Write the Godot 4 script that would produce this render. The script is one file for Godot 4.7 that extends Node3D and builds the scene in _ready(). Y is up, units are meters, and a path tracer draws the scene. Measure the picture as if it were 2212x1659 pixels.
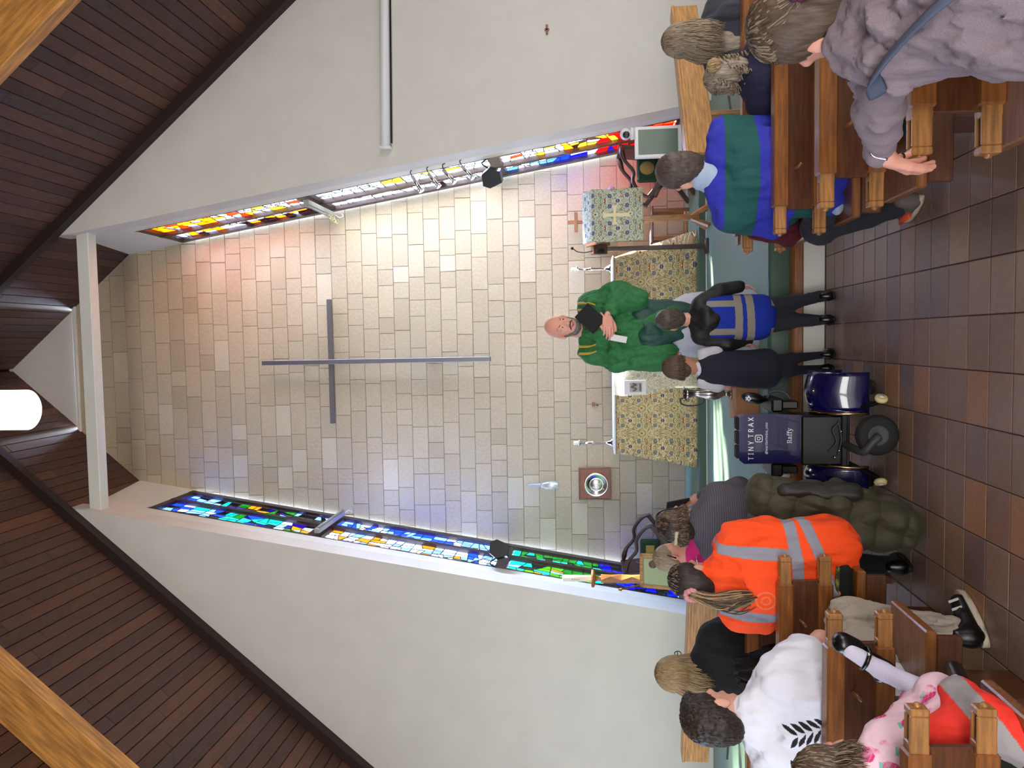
extends Node3D
# A church interior: camera, light, then the building, the furniture, the people and the small things.

const XC := -0.305        # centre line of the church
const APEX := 9.92        # inside height of the ridge
const SLOPE := 1.18       # fall of the roof for each metre sideways
const Z_ARCH := -8.53     # front face of the white chancel wall
const Z_BACK := -10.2     # face of the block wall behind the altar
const NAVE := 6.0         # half width of the nave
const FLOOR_S := 0.365    # sanctuary floor
const FLOOR_D := 0.46     # altar dais

var M := {}
var used_names := {}
var rng := RandomNumberGenerator.new()


func _ready() -> void:
	rng.seed = 7
	set_camera()
	set_light()
	make_materials()
	build_shell()
	build_block_wall()
	build_ceiling()
	build_floor()
	build_stained_windows()
	build_sanctuary()
	build_fittings()
	build_pews()
	build_wheelchair()
	build_people()
	build_small_things()


func set_camera() -> void:
	var c := Camera3D.new()
	c.name = "camera"
	# the photograph was taken with the phone turned: the picture's right is down in the church
	var side := Vector3(0.99820215, -0.01193385, -0.05873715)
	var up := Vector3(0.01799435, 0.99443968, 0.10375903)
	var back := Vector3(0.05717231, -0.10462942, 0.99286656)
	c.transform = Transform3D(Basis(-up, side, back).orthonormalized(), Vector3(0, 1.65, 0))
	c.fov = 52.97
	c.near = 0.05
	c.far = 200.0
	add_child(c)
	c.current = true


func set_light() -> void:
	var e := Environment.new()
	e.background_mode = Environment.BG_SKY
	var s := Sky.new()
	var p := ProceduralSkyMaterial.new()
	p.sky_top_color = Color(0.60, 0.72, 0.93)
	p.sky_horizon_color = Color(0.90, 0.92, 0.95)
	p.ground_bottom_color = Color(0.36, 0.37, 0.34)
	p.ground_horizon_color = Color(0.62, 0.63, 0.62)
	p.sky_energy_multiplier = 7.0
	p.ground_energy_multiplier = 4.0
	s.sky_material = p
	e.sky = s
	e.tonemap_mode = Environment.TONE_MAPPER_LINEAR
	e.tonemap_exposure = 1.1
	e.sdfgi_enabled = true
	e.ssao_enabled = true
	e.ssil_enabled = true
	var w := WorldEnvironment.new()
	w.name = "surroundings"
	w.environment = e
	add_child(w)
	var sun := DirectionalLight3D.new()
	sun.name = "sun"
	sun.light_color = Color(1.0, 0.95, 0.86)
	sun.light_energy = 32.0
	sun.light_angular_distance = 2.5
	sun.shadow_enabled = true
	sun.sky_mode = DirectionalLight3D.SKY_MODE_LIGHT_ONLY
	add_child(sun)
	sun.look_at_from_position(Vector3(8, 7.0, -12.6), Vector3(0, 0, -9.0), Vector3.UP)
	# daylight from the nave's own windows, all out of the picture
	for side in [-1, 1]:
		for k in 4:
			daylight(Vector3(XC + side * (NAVE - 0.10), 1.62, -5.9 + k * 3.4), Vector3(-side, 0, 0), Vector2(2.6, 1.35), Color(1.0, 0.99, 0.98) if side > 0 else Color(0.86, 0.92, 1.0), (1.0 if k == 0 else 3.4) if side > 0 else (1.0 if k == 0 else 3.0))
	for k in 3:
		daylight(Vector3(XC - 2.2 + 2.2 * k, 2.3, 6.88), Vector3(0, 0, -1), Vector2(1.8, 3.4), Color(1.0, 0.98, 0.96), 3.6)


func daylight(at: Vector3, towards: Vector3, size: Vector2, color: Color, energy: float) -> void:
	var a := AreaLight3D.new()
	a.name = "window_daylight"
	a.area_size = size
	a.area_normalize_energy = false
	a.light_color = color
	a.light_energy = energy
	a.area_range = 40.0
	a.shadow_enabled = true
	add_child(a, true)
	a.look_at_from_position(at, at + towards, Vector3.UP)


# ---------------------------------------------------------------- names and nodes

func numbered(called: String) -> String:
	if not used_names.has(called):
		used_names[called] = 0
		return called
	used_names[called] += 1
	return "%s_%03d" % [called, used_names[called]]


func tag(o: Node, label: String, category: String, group := "") -> Node:
	o.set_meta("label", label)
	o.set_meta("category", category)
	if group:
		o.set_meta("group", group)
	return o


func thing(called: String, label: String, category: String, at := Vector3.ZERO, turn := 0.0, group := "") -> Node3D:
	var o := Node3D.new()
	o.name = numbered(called)
	add_child(o)
	o.position = at
	o.rotation.y = turn
	tag(o, label, category, group)
	return o


func node(called: String, mesh: Mesh, material: Material, parent: Node = self) -> MeshInstance3D:
	var o := MeshInstance3D.new()
	o.name = numbered(called) if parent == self else called
	o.mesh = mesh
	if material:
		o.material_override = material
	parent.add_child(o, true)
	return o


func obj(called: String, st: SurfaceTool, material: Material, parent: Node = self) -> MeshInstance3D:
	return node(called, done(st), material, parent)


func struct(called: String, st: SurfaceTool, material: Material, parent: Node = self) -> MeshInstance3D:
	var o := obj(called, st, material, parent)
	if parent == self:
		o.set_meta("kind", "structure")
	return o


# ---------------------------------------------------------------- mesh building

func begin(smooth := false) -> SurfaceTool:
	var st := SurfaceTool.new()
	st.begin(Mesh.PRIMITIVE_TRIANGLES)
	st.set_smooth_group(0 if smooth else -1)
	return st


func done(st: SurfaceTool) -> ArrayMesh:
	st.generate_normals()
	return st.commit()


func tri(st: SurfaceTool, a: Vector3, b: Vector3, c: Vector3, inside: Vector3) -> void:
	# front faces run clockwise: the normal (c-a)x(b-a) must point away from «inside»
	if (c - a).cross(b - a).dot(a + b + c - 3.0 * inside) < 0.0:
		st.add_vertex(a); st.add_vertex(c); st.add_vertex(b)
	else:
		st.add_vertex(a); st.add_vertex(b); st.add_vertex(c)


func quad(st: SurfaceTool, a: Vector3, b: Vector3, c: Vector3, d: Vector3, inside: Vector3) -> void:
	tri(st, a, b, c, inside)
	tri(st, a, c, d, inside)


func box(st: SurfaceTool, at: Vector3, size: Vector3, bevel := 0.004, turn := Basis.IDENTITY) -> void:
	var h := size / 2.0
	var e: float = minf(bevel, minf(h.x, minf(h.y, h.z)) * 0.7)
	var m := at
	if e <= 0.0:
		for ax in 3:
			for s in [-1.0, 1.0]:
				var q: Array[Vector3] = []
				for k in [[-1.0, -1.0], [1.0, -1.0], [1.0, 1.0], [-1.0, 1.0]]:
					var v := Vector3.ZERO
					v[ax] = s * h[ax]
					v[(ax + 1) % 3] = k[0] * h[(ax + 1) % 3]
					v[(ax + 2) % 3] = k[1] * h[(ax + 2) % 3]
					q.append(m + turn * v)
				quad(st, q[0], q[1], q[2], q[3], m)
		return
	# P(ax, corner): the corner point pulled in on the two axes that are not ax
	var pt := func(ax: int, sx: float, sy: float, sz: float) -> Vector3:
		var v := Vector3(sx * h.x, sy * h.y, sz * h.z)
		for k in 3:
			if k != ax:
				v[k] -= signf(v[k]) * e
		return m + turn * v
	for ax in 3:
		var b: int = (ax + 1) % 3
		var c: int = (ax + 2) % 3
		for s in [-1.0, 1.0]:
			var q: Array[Vector3] = []
			for k in [[-1.0, -1.0], [1.0, -1.0], [1.0, 1.0], [-1.0, 1.0]]:
				var g := Vector3.ZERO
				g[ax] = s; g[b] = k[0]; g[c] = k[1]
				q.append(pt.call(ax, g.x, g.y, g.z))
			quad(st, q[0], q[1], q[2], q[3], m)
		# edges that run along ax
		for k in [[-1.0, -1.0], [1.0, -1.0], [1.0, 1.0], [-1.0, 1.0]]:
			var g0 := Vector3.ZERO
			g0[ax] = -1.0; g0[b] = k[0]; g0[c] = k[1]
			var g1 := g0
			g1[ax] = 1.0
			quad(st, pt.call(b, g0.x, g0.y, g0.z), pt.call(b, g1.x, g1.y, g1.z), pt.call(c, g1.x, g1.y, g1.z), pt.call(c, g0.x, g0.y, g0.z), m)
	for sx in [-1.0, 1.0]:
		for sy in [-1.0, 1.0]:
			for sz in [-1.0, 1.0]:
				tri(st, pt.call(0, sx, sy, sz), pt.call(1, sx, sy, sz), pt.call(2, sx, sy, sz), m)


func boxm(size: Vector3, bevel := 0.004) -> ArrayMesh:
	var st := begin()
	box(st, Vector3.ZERO, size, bevel)
	return done(st)


func bar(st: SurfaceTool, a: Vector3, b: Vector3, wide: float, thick: float, up := Vector3.UP, bevel := 0.003) -> void:
	# a square-edged bar from a to b; «thick» is its size along up
	var d := (b - a)
	var z := d.normalized()
	var x := up.cross(z)
	if x.length() < 0.01:
		x = Vector3.RIGHT.cross(z)
	x = x.normalized()
	var y := z.cross(x)
	box(st, (a + b) / 2.0, Vector3(wide, thick, d.length()), bevel, Basis(x, y, z))


func prism(st: SurfaceTool, outline: PackedVector2Array, place: Callable, inside := Vector3.INF) -> void:
	# place(p: Vector2, t: float) -> Vector3 with t 0 at one face and 1 at the other
	var ids := Geometry2D.triangulate_polygon(outline)
	var mid := Vector2.ZERO
	for p in outline:
		mid += p / outline.size()
	var c: Vector3 = (place.call(mid, 0.0) + place.call(mid, 1.0)) / 2.0
	for t in [0.0, 1.0]:
		var out: Vector3 = place.call(mid, t) + (place.call(mid, t) - place.call(mid, 1.0 - t))
		for k in range(0, ids.size(), 3):
			var a: Vector3 = place.call(outline[ids[k]], t)
			var b: Vector3 = place.call(outline[ids[k + 1]], t)
			var d: Vector3 = place.call(outline[ids[k + 2]], t)
			var n := (d - a).cross(b - a)
			if n.dot(out - c) < 0.0:
				st.add_vertex(a); st.add_vertex(d); st.add_vertex(b)
			else:
				st.add_vertex(a); st.add_vertex(b); st.add_vertex(d)
	var turn := 1.0 if Geometry2D.is_polygon_clockwise(outline) else -1.0
	for k in outline.size():
		var p := outline[k]
		var q := outline[(k + 1) % outline.size()]
		var side := Vector2(-(q - p).y, (q - p).x) * turn   # points away from the outline
		var m0: Vector3 = place.call((p + q) / 2.0, 0.5)
		var m1: Vector3 = place.call((p + q) / 2.0 + side * 0.01, 0.5)
		quad_out(st, place.call(p, 0.0), place.call(q, 0.0), place.call(q, 1.0), place.call(p, 1.0), m1 - m0)


func quad_out(st: SurfaceTool, a: Vector3, b: Vector3, c: Vector3, d: Vector3, out: Vector3) -> void:
	var n := (c - a).cross(b - a)
	if n.length_squared() < 1e-16:
		n = (d - a).cross(c - a)
	if n.dot(out) < 0.0:
		st.add_vertex(a); st.add_vertex(c); st.add_vertex(b)
		st.add_vertex(a); st.add_vertex(d); st.add_vertex(c)
	else:
		st.add_vertex(a); st.add_vertex(b); st.add_vertex(c)
		st.add_vertex(a); st.add_vertex(c); st.add_vertex(d)


func flat_prism(st: SurfaceTool, outline: PackedVector2Array, at: Transform3D, depth: float) -> void:
	# outline in the x-y plane of «at», from z 0 to z depth
	prism(st, outline, func(p: Vector2, t: float) -> Vector3: return at * Vector3(p.x, p.y, t * depth))


func lathe(st: SurfaceTool, profile: Array, at := Transform3D.IDENTITY, sides := 20, squash := 1.0) -> void:
	# profile: [radius, height] pairs from the bottom up, turned round the y axis
	for k in profile.size() - 1:
		var p: Array = profile[k]
		var q: Array = profile[k + 1]
		for s in sides:
			var a0 := TAU * s / sides
			var a1 := TAU * (s + 1) / sides
			var c0 := Vector3(cos(a0), 0, sin(a0) * squash)
			var c1 := Vector3(cos(a1), 0, sin(a1) * squash)
			var v0: Vector3 = at * (c0 * p[0] + Vector3.UP * p[1])
			var v1: Vector3 = at * (c1 * p[0] + Vector3.UP * p[1])
			var v2: Vector3 = at * (c1 * q[0] + Vector3.UP * q[1])
			var v3: Vector3 = at * (c0 * q[0] + Vector3.UP * q[1])
			# outward: turn the profile's step a quarter
			var step := Vector2(q[0] - p[0], q[1] - p[1])
			var out := at.basis * ((c0 + c1) / 2.0 * step.y + Vector3.UP * -step.x)
			if p[0] < 1e-6:
				one(st, v0, v2, v3, out)
			elif q[0] < 1e-6:
				one(st, v0, v1, v2, out)
			else:
				quad_out(st, v0, v1, v2, v3, out)


func one(st: SurfaceTool, a: Vector3, b: Vector3, c: Vector3, out: Vector3) -> void:
	if (c - a).cross(b - a).dot(out) < 0.0:
		st.add_vertex(a); st.add_vertex(c); st.add_vertex(b)
	else:
		st.add_vertex(a); st.add_vertex(b); st.add_vertex(c)


func tube(st: SurfaceTool, pts: Array, radii: Array, sides := 8, squash := 1.0, up := Vector3.UP) -> void:
	# a round tube along the points, closed at both ends; squash flattens it across «up»
	var rings := []
	var n := pts.size()
	var last_x := Vector3.ZERO
	for k in n:
		var d: Vector3 = (pts[mini(k + 1, n - 1)] - pts[maxi(k - 1, 0)]).normalized()
		var x := up.cross(d)
		if x.length() < 0.05:
			x = Vector3(0.3, 0.1, 1).cross(d) if last_x == Vector3.ZERO else last_x
		x = (x - d * x.dot(d)).normalized()
		if last_x != Vector3.ZERO and x.dot(last_x) < 0.0 and squash == 1.0:
			x = -x
		last_x = x
		var y := d.cross(x)
		var r: float = radii[mini(k, radii.size() - 1)]
		var ring := []
		for s in sides:
			var a := TAU * s / sides
			ring.append(pts[k] + x * cos(a) * r + y * sin(a) * r * squash)
		rings.append(ring)
	for k in n - 1:
		var mid: Vector3 = (pts[k] + pts[k + 1]) / 2.0
		for s in sides:
			quad(st, rings[k][s], rings[k][(s + 1) % sides], rings[k + 1][(s + 1) % sides], rings[k + 1][s], mid)
	for s in sides:
		one(st, pts[0], rings[0][s], rings[0][(s + 1) % sides], pts[0] - pts[1])
		one(st, pts[n - 1], rings[n - 1][s], rings[n - 1][(s + 1) % sides], pts[n - 1] - pts[n - 2])


func cyl(st: SurfaceTool, a: Vector3, b: Vector3, r: float, r2 := -1.0, sides := 14) -> void:
	tube(st, [a, b], [r, r if r2 < 0.0 else r2], sides)


func ball(st: SurfaceTool, at: Vector3, r: Vector3, turn := Basis.IDENTITY, rows := 8, sides := 12) -> void:
	var prof := []
	for k in rows + 1:
		var a := PI * k / rows - PI / 2
		prof.append([maxf(cos(a), 0.0 if k == 0 or k == rows else cos(a)), sin(a)])
	prof[0][0] = 0.0
	prof[rows][0] = 0.0
	lathe(st, prof, Transform3D(turn * Basis.from_scale(r), at), sides)


func catmull(p: Array, steps := 6) -> Array:
	var out := []
	for k in p.size() - 1:
		var a: Vector3 = p[maxi(k - 1, 0)]
		var b: Vector3 = p[k]
		var c: Vector3 = p[k + 1]
		var d: Vector3 = p[mini(k + 2, p.size() - 1)]
		for s in steps:
			out.append(b.cubic_interpolate(c, a, d, float(s) / steps))
	out.append(p[p.size() - 1])
	return out


func sheet(st: SurfaceTool, nu: int, nv: int, f: Callable, thick := 0.006, closed := false) -> void:
	# a cloth: f(u, v) -> Vector3 for u, v in 0..1, given real thickness; uv are laid with the cloth
	var g := []
	for i in nu + 1:
		var row := []
		for j in nv + 1:
			row.append(f.call(float(i) / nu, float(j) / nv))
		g.append(row)
	var nrm := []
	for i in nu + 1:
		var row := []
		for j in nv + 1:
			var du: Vector3 = g[mini(i + 1, nu)][j] - g[maxi(i - 1, 0)][j]
			var dv: Vector3 = g[i][mini(j + 1, nv)] - g[i][maxi(j - 1, 0)]
			row.append(du.cross(dv).normalized())
		nrm.append(row)
	for s in [1.0, -1.0]:
		for i in nu:
			for j in nv:
				var c := [[i, j], [i + 1, j], [i + 1, j + 1], [i, j + 1]]
				var order := [0, 2, 1, 0, 3, 2] if s > 0.0 else [0, 1, 2, 0, 2, 3]
				for k in order:
					var i2: int = c[k][0]
					var j2: int = c[k][1]
					st.set_uv(Vector2(float(i2) / nu, float(j2) / nv))
					st.add_vertex(g[i2][j2] + nrm[i2][j2] * thick * 0.5 * s)
	for e in [[0, 0, 1, 0], [0, nv, 1, 0], [0, 0, 0, 1], [nu, 0, 0, 1]]:
		for k in (nu if e[2] else nv):
			var a := [e[0] + e[2] * k, e[1] + e[3] * k]
			var b := [a[0] + e[2], a[1] + e[3]]
			var pa: Vector3 = g[a[0]][a[1]]
			var pb: Vector3 = g[b[0]][b[1]]
			var na: Vector3 = nrm[a[0]][a[1]] * thick * 0.5
			var nb: Vector3 = nrm[b[0]][b[1]] * thick * 0.5
			st.set_uv(Vector2(float(a[0]) / nu, float(a[1]) / nv))
			quad_out(st, pa - na, pb - nb, pb + nb, pa + na, pa - g[nu / 2][nv / 2])


# ---------------------------------------------------------------- materials

func grey_noise(freq: float, lo: float, hi: float, seed_: int, kind := FastNoiseLite.TYPE_SIMPLEX_SMOOTH, octaves := 4, side := 512) -> NoiseTexture2D:
	var n := FastNoiseLite.new()
	n.noise_type = kind
	n.frequency = freq
	n.seed = seed_
	n.fractal_octaves = octaves
	var t := NoiseTexture2D.new()
	t.width = side
	t.height = side
	t.seamless = true
	t.noise = n
	var g := Gradient.new()
	g.set_color(0, Color(lo, lo, lo))
	g.set_color(1, Color(hi, hi, hi))
	t.color_ramp = g
	return t


func mat(called: String, color: Color, rough := 0.7, metal := 0.0) -> StandardMaterial3D:
	var m := StandardMaterial3D.new()
	m.resource_name = called
	m.albedo_color = color
	m.roughness = rough
	m.metallic = metal
	M[called] = m
	return m


func grained(m: StandardMaterial3D, t: Texture2D, scale: Vector3, world := true) -> StandardMaterial3D:
	m.albedo_texture = t
	m.uv1_triplanar = true
	m.uv1_world_triplanar = world
	m.uv1_scale = scale
	m.uv1_triplanar_sharpness = 4.0
	return m


func make_materials() -> void:
	var T := {}
	T.wood = grey_noise(0.012, 0.62, 1.0, 3, FastNoiseLite.TYPE_SIMPLEX_SMOOTH, 5)
	T.fine = grey_noise(0.09, 0.80, 1.0, 5, FastNoiseLite.TYPE_SIMPLEX, 4)
	T.soft = grey_noise(0.008, 0.972, 1.0, 9)
	T.mottle = grey_noise(0.02, 0.91, 1.0, 12, FastNoiseLite.TYPE_SIMPLEX_SMOOTH, 5)
	T.cloth = grey_noise(0.25, 0.72, 1.0, 15, FastNoiseLite.TYPE_SIMPLEX, 2)
	M.T = T
	grained(mat("plaster", Color(0.83, 0.815, 0.785), 0.85), T.soft, Vector3.ONE * 0.45)
	grained(mat("white_gloss", Color(0.86, 0.86, 0.83), 0.45), T.soft, Vector3.ONE * 0.7)
	for k in 6:
		var c: Color = [Color(0.735, 0.68, 0.575), Color(0.75, 0.695, 0.59), Color(0.72, 0.665, 0.56), Color(0.79, 0.745, 0.65), Color(0.73, 0.68, 0.58), Color(0.70, 0.645, 0.54)][k]
		grained(mat("block%d" % k, c, 0.92), T.mottle, Vector3.ONE * (2.2 + 0.3 * k))
	grained(mat("mortar", Color(0.675, 0.62, 0.515), 0.95), T.fine, Vector3.ONE * 3.0)
	for k in 6:
		var c: Color = [Color(0.36, 0.215, 0.155), Color(0.395, 0.245, 0.18), Color(0.33, 0.20, 0.155), Color(0.42, 0.265, 0.19), Color(0.345, 0.235, 0.19), Color(0.45, 0.28, 0.195)][k]
		grained(mat("plank%d" % k, c, 0.6), T.wood, Vector3(7, 7, 0.5 + 0.07 * k))
	grained(mat("rafter_dark", Color(0.19, 0.105, 0.085), 0.6), T.wood, Vector3(4, 4, 6))
	grained(mat("glulam", Color(0.86, 0.60, 0.30), 0.5), T.wood, Vector3(0.35, 3.5, 3.5), false)
	for k in 7:
		var c: Color = [Color(0.56, 0.455, 0.395), Color(0.53, 0.44, 0.395), Color(0.59, 0.48, 0.405), Color(0.50, 0.41, 0.375), Color(0.58, 0.455, 0.37), Color(0.55, 0.45, 0.40), Color(0.65, 0.485, 0.355)][k]
		var m := grained(mat("tile%d" % k, c, 0.34 + 0.03 * k), T.mottle, Vector3.ONE * (1.7 + 0.2 * k))
	grained(mat("grout", Color(0.33, 0.28, 0.25), 0.9), T.fine, Vector3.ONE * 3.0)
	# close-cut carpet: dark pile with a strong sheen at a low angle
	var carpet := grained(mat("carpet", Color(0.25, 0.385, 0.325), 0.55), T.cloth, Vector3.ONE * 2.6)
	carpet.metallic_specular = 0.6
	carpet.rim_enabled = true
	carpet.rim = 1.0
	carpet.rim_tint = 0.6
	var axes := {"x": Vector3(0.7, 7, 7), "y": Vector3(7, 0.7, 7), "z": Vector3(7, 7, 0.7)}
	var woods := {"oak": Color(0.62, 0.375, 0.155), "oak_dark": Color(0.40, 0.215, 0.085), "oak_light": Color(0.74, 0.51, 0.27), "walnut": Color(0.235, 0.125, 0.09), "maroon_frame": Color(0.20, 0.085, 0.075), "pine": Color(0.80, 0.62, 0.40), "rail_oak": Color(0.86, 0.63, 0.36)}
	for w in woods:
		for a in axes:
			var m := grained(mat(w + "_" + a, woods[w], 0.38), T.wood, axes[a])
			m.clearcoat_enabled = w.begins_with("oak")
			m.clearcoat = 0.4
			m.clearcoat_roughness = 0.25
	mat("lead", Color(0.07, 0.06, 0.06), 0.6)
	mat("black", Color(0.022, 0.022, 0.025), 0.4)
	mat("black_matt", Color(0.045, 0.045, 0.05), 0.85)
	mat("steel", Color(0.82, 0.82, 0.83), 0.22, 1.0)
	mat("chrome", Color(0.9, 0.9, 0.9), 0.08, 1.0)
	mat("bronze_trim", Color(0.75, 0.62, 0.45), 0.2, 1.0)
	mat("grey_paint", Color(0.62, 0.63, 0.62), 0.5)
	mat("dark_grey", Color(0.22, 0.22, 0.23), 0.6)
	mat("white_plastic", Color(0.87, 0.87, 0.87), 0.35)
	mat("wax", Color(0.93, 0.91, 0.85), 0.5)
	mat("brass", Color(0.80, 0.60, 0.28), 0.3, 1.0)
	mat("dark_steel", Color(0.42, 0.41, 0.42), 0.4, 0.5)
	mat("pewter", Color(0.62, 0.60, 0.58), 0.25, 1.0)
	grained(mat("plaque_wood", Color(0.60, 0.29, 0.13), 0.35), T.wood, Vector3(0.7, 7, 7))
	mat("plaque_white", Color(0.85, 0.85, 0.87), 0.5)
	mat("bronze_dark", Color(0.42, 0.33, 0.30), 0.45, 0.4)
	grained(mat("cork", Color(0.72, 0.52, 0.36), 0.9), T.fine, Vector3.ONE * 2.0)
	mat("cream_felt", Color(0.88, 0.83, 0.66), 0.9)
	mat("pink_cloth", Color(0.88, 0.72, 0.84), 0.9)
	grained(mat("green_wool", Color(0.10, 0.22, 0.11), 0.95), T.cloth, Vector3.ONE * 3.0)
	grained(mat("gold_wool", Color(0.66, 0.55, 0.30), 0.95), T.cloth, Vector3.ONE * 3.0)
	grained(mat("pad_green", Color(0.72, 0.80, 0.62), 0.9), T.cloth, Vector3.ONE * 3.0)
	mat("screen_green", Color(0.37, 0.44, 0.38), 0.35)
	mat("cable_yellow", Color(0.78, 0.75, 0.52), 0.5)
	T.velvet = grey_noise(0.03, 0.74, 1.0, 41, FastNoiseLite.TYPE_SIMPLEX_SMOOTH, 3)
	mat("letter_silver", Color(0.86, 0.86, 0.88), 0.35, 0.4)
	mat("clip", Color(0.70, 0.64, 0.50), 0.3)
	mat("scrunchie", Color(0.76, 0.52, 0.54), 0.8)
	mat("scrunchie_dark", Color(0.34, 0.08, 0.22), 0.8)
	mat("strap_blue", Color(0.30, 0.335, 0.42), 0.7)
	grained(mat("fur", Color(0.10, 0.075, 0.075), 0.95), T.fine, Vector3.ONE * 4.0)
	grained(mat("green_box", Color(0.17, 0.36, 0.20), 0.9), T.cloth, Vector3.ONE * 3.0)
	var rib := Image.create(8, 64, false, Image.FORMAT_RGB8)
	for y in 64:
		rib.fill_rect(Rect2i(0, y, 8, 1), Color(1, 1, 1) * (0.72 + 0.28 * absf(sin(y * PI / 8.0))))
	grained(mat("ribbed_grey", Color(0.36, 0.34, 0.375), 0.95), ImageTexture.create_from_image(rib), Vector3.ONE * 10.0)
	for g in [["lamp_glow", 2.2], ["spot_glow", 2.0]]:
		var m := mat(g[0], Color(0.95, 0.94, 0.9), 0.5)
		m.emission_enabled = true
		m.emission = Color(1.0, 0.97, 0.93)
		m.emission_energy_multiplier = g[1]
	var fr := mat("frosted", Color(0.80, 0.80, 0.78), 0.6)
	fr.backlight_enabled = true
	fr.backlight = Color(0.36, 0.36, 0.35)
	var glass := mat("clear_glass", Color(0.92, 0.97, 0.96, 0.08), 0.04)
	glass.transparency = BaseMaterial3D.TRANSPARENCY_ALPHA
	var acrylic := mat("acrylic", Color(0.80, 0.85, 0.85, 0.13), 0.06)
	acrylic.transparency = BaseMaterial3D.TRANSPARENCY_ALPHA


func glass_pane(c: Color) -> StandardMaterial3D:
	# stained glass: light from outside comes through it in its own colour
	var key := "pane_" + c.to_html(false)
	if not M.has(key):
		var m := mat(key, c.darkened(0.35), 0.12)
		m.backlight_enabled = true
		m.backlight = c
	return M[key]


# ---------------------------------------------------------------- the building

func roof_y(x: float) -> float:
	return APEX - SLOPE * absf(x - XC)


func half_arch(y: float) -> float:
	return 2.872 - 0.16 * y


func build_shell() -> void:
	# white chancel wall: a gable with a tapering opening; two halves
	var t := 0.30
	for side in [-1, 1]:
		var o := PackedVector2Array()
		var top: float = 7.94
		for p in [[half_arch(0.0), 0.0], [NAVE + 0.2, 0.0], [NAVE + 0.2, APEX - SLOPE * (NAVE + 0.2) - 0.02], [half_arch(top) + 0.02, roof_y(XC + half_arch(top) + 0.02) - 0.06], [half_arch(7.75), 7.75]]:
			o.append(Vector2(XC + side * p[0], p[1]))
		var st := begin()
		flat_prism(st, o, Transform3D(Basis.IDENTITY, Vector3(0, 0, Z_ARCH - t)), t)
		struct("wall_left" if side < 0 else "wall_right", st, M.plaster)
		# the deep white reveal behind the wall's edge
		st = begin()
		var f := func(y: float, z: float, out: float) -> Vector3: return Vector3(XC + side * (half_arch(y) + out), y, z)
		prism(st, PackedVector2Array([Vector2(0.0, Z_ARCH - t), Vector2(7.75, Z_ARCH - t), Vector2(7.75, -9.03), Vector2(0.0, -9.03)]), func(p: Vector2, q: float) -> Vector3: return f.call(p.x, p.y, q * 0.25))
		struct("trim_%d" % (1 if side < 0 else 2), st, M.white_gloss)
		# white panel between the window head and the roof
		st = begin()
		var y1 := 8.05
		prism(st, PackedVector2Array([Vector2(7.24, -9.03), Vector2(y1 - 0.22, -9.03), Vector2(y1, Z_BACK - 0.05), Vector2(7.24, Z_BACK - 0.05)]), func(p: Vector2, q: float) -> Vector3: return f.call(p.x, p.y, q * 0.2))
		struct("trim_%d" % (3 if side < 0 else 4), st, M.white_gloss)
		# sill wall under the window
		st = begin()
		prism(st, PackedVector2Array([Vector2(0.0, -9.03), Vector2(0.62, -9.03), Vector2(0.62, Z_BACK - 0.05), Vector2(0.0, Z_BACK - 0.05)]), func(p: Vector2, q: float) -> Vector3: return f.call(p.x, p.y, q * 0.25))
		struct("trim_%d" % (5 if side < 0 else 6), st, M.plaster)
		# nave side wall with four windows
		st = begin()
		var xw: float = XC + side * (NAVE + 0.1)
		box(st, Vector3(xw, 0.45, -1.0), Vector3(0.2, 0.9, 15.6), 0.0)
		box(st, Vector3(xw, 2.62, -1.0), Vector3(0.2, 0.58, 15.6), 0.0)
		var zs := [-8.8, -7.25, -4.55, -3.85, -1.15, -0.45, 2.25, 2.95, 5.65, 7.0]
		for k in range(0, zs.size(), 2):
			box(st, Vector3(xw, 1.62, (zs[k] + zs[k + 1]) / 2.0), Vector3(0.2, 1.46, zs[k + 1] - zs[k]), 0.0)
		struct("wall_nave_left" if side < 0 else "wall_nave_right", st, M.plaster)
		st = begin()
		for k in 4:
			box(st, Vector3(xw, 1.62, -5.9 + k * 3.4), Vector3(0.008, 1.46, 2.7), 0.0)
		struct("window_%d" % (3 if side < 0 else 4), st, M.frosted)
	# tie beam across the opening
	var st := begin()
	box(st, Vector3(XC, 7.655, Z_ARCH - 0.19), Vector3(2 * half_arch(7.65) + 0.05, 0.15, 0.16), 0.008)
	struct("trim_7", st, M.white_gloss)
	# rear wall of the nave, with three tall windows
	st = begin()
	for p in [[-4.6, 2.8], [-1.1, 0.4], [1.1, 0.4], [4.6, 2.8]]:
		box(st, Vector3(XC + p[0], 2.3, 7.0), Vector3(p[1], 3.4, 0.2), 0.0)
	box(st, Vector3(XC, 0.3, 7.0), Vector3(12.0, 0.6, 0.2), 0.0)
	var g := PackedVector2Array([Vector2(XC - 6, 4.0), Vector2(XC + 6, 4.0), Vector2(XC + 5.0, 4.02), Vector2(XC, APEX), Vector2(XC - 5.0, 4.02)])
	flat_prism(st, g, Transform3D(Basis.IDENTITY, Vector3(0, 0, 6.9)), 0.2)
	struct("wall_rear", st, M.plaster)
	st = begin()
	for k in 3:
		box(st, Vector3(XC - 2.2 + 2.2 * k, 2.3, 7.0), Vector3(1.8, 3.4, 0.008), 0.0)
	struct("window_5", st, M.frosted)


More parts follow.
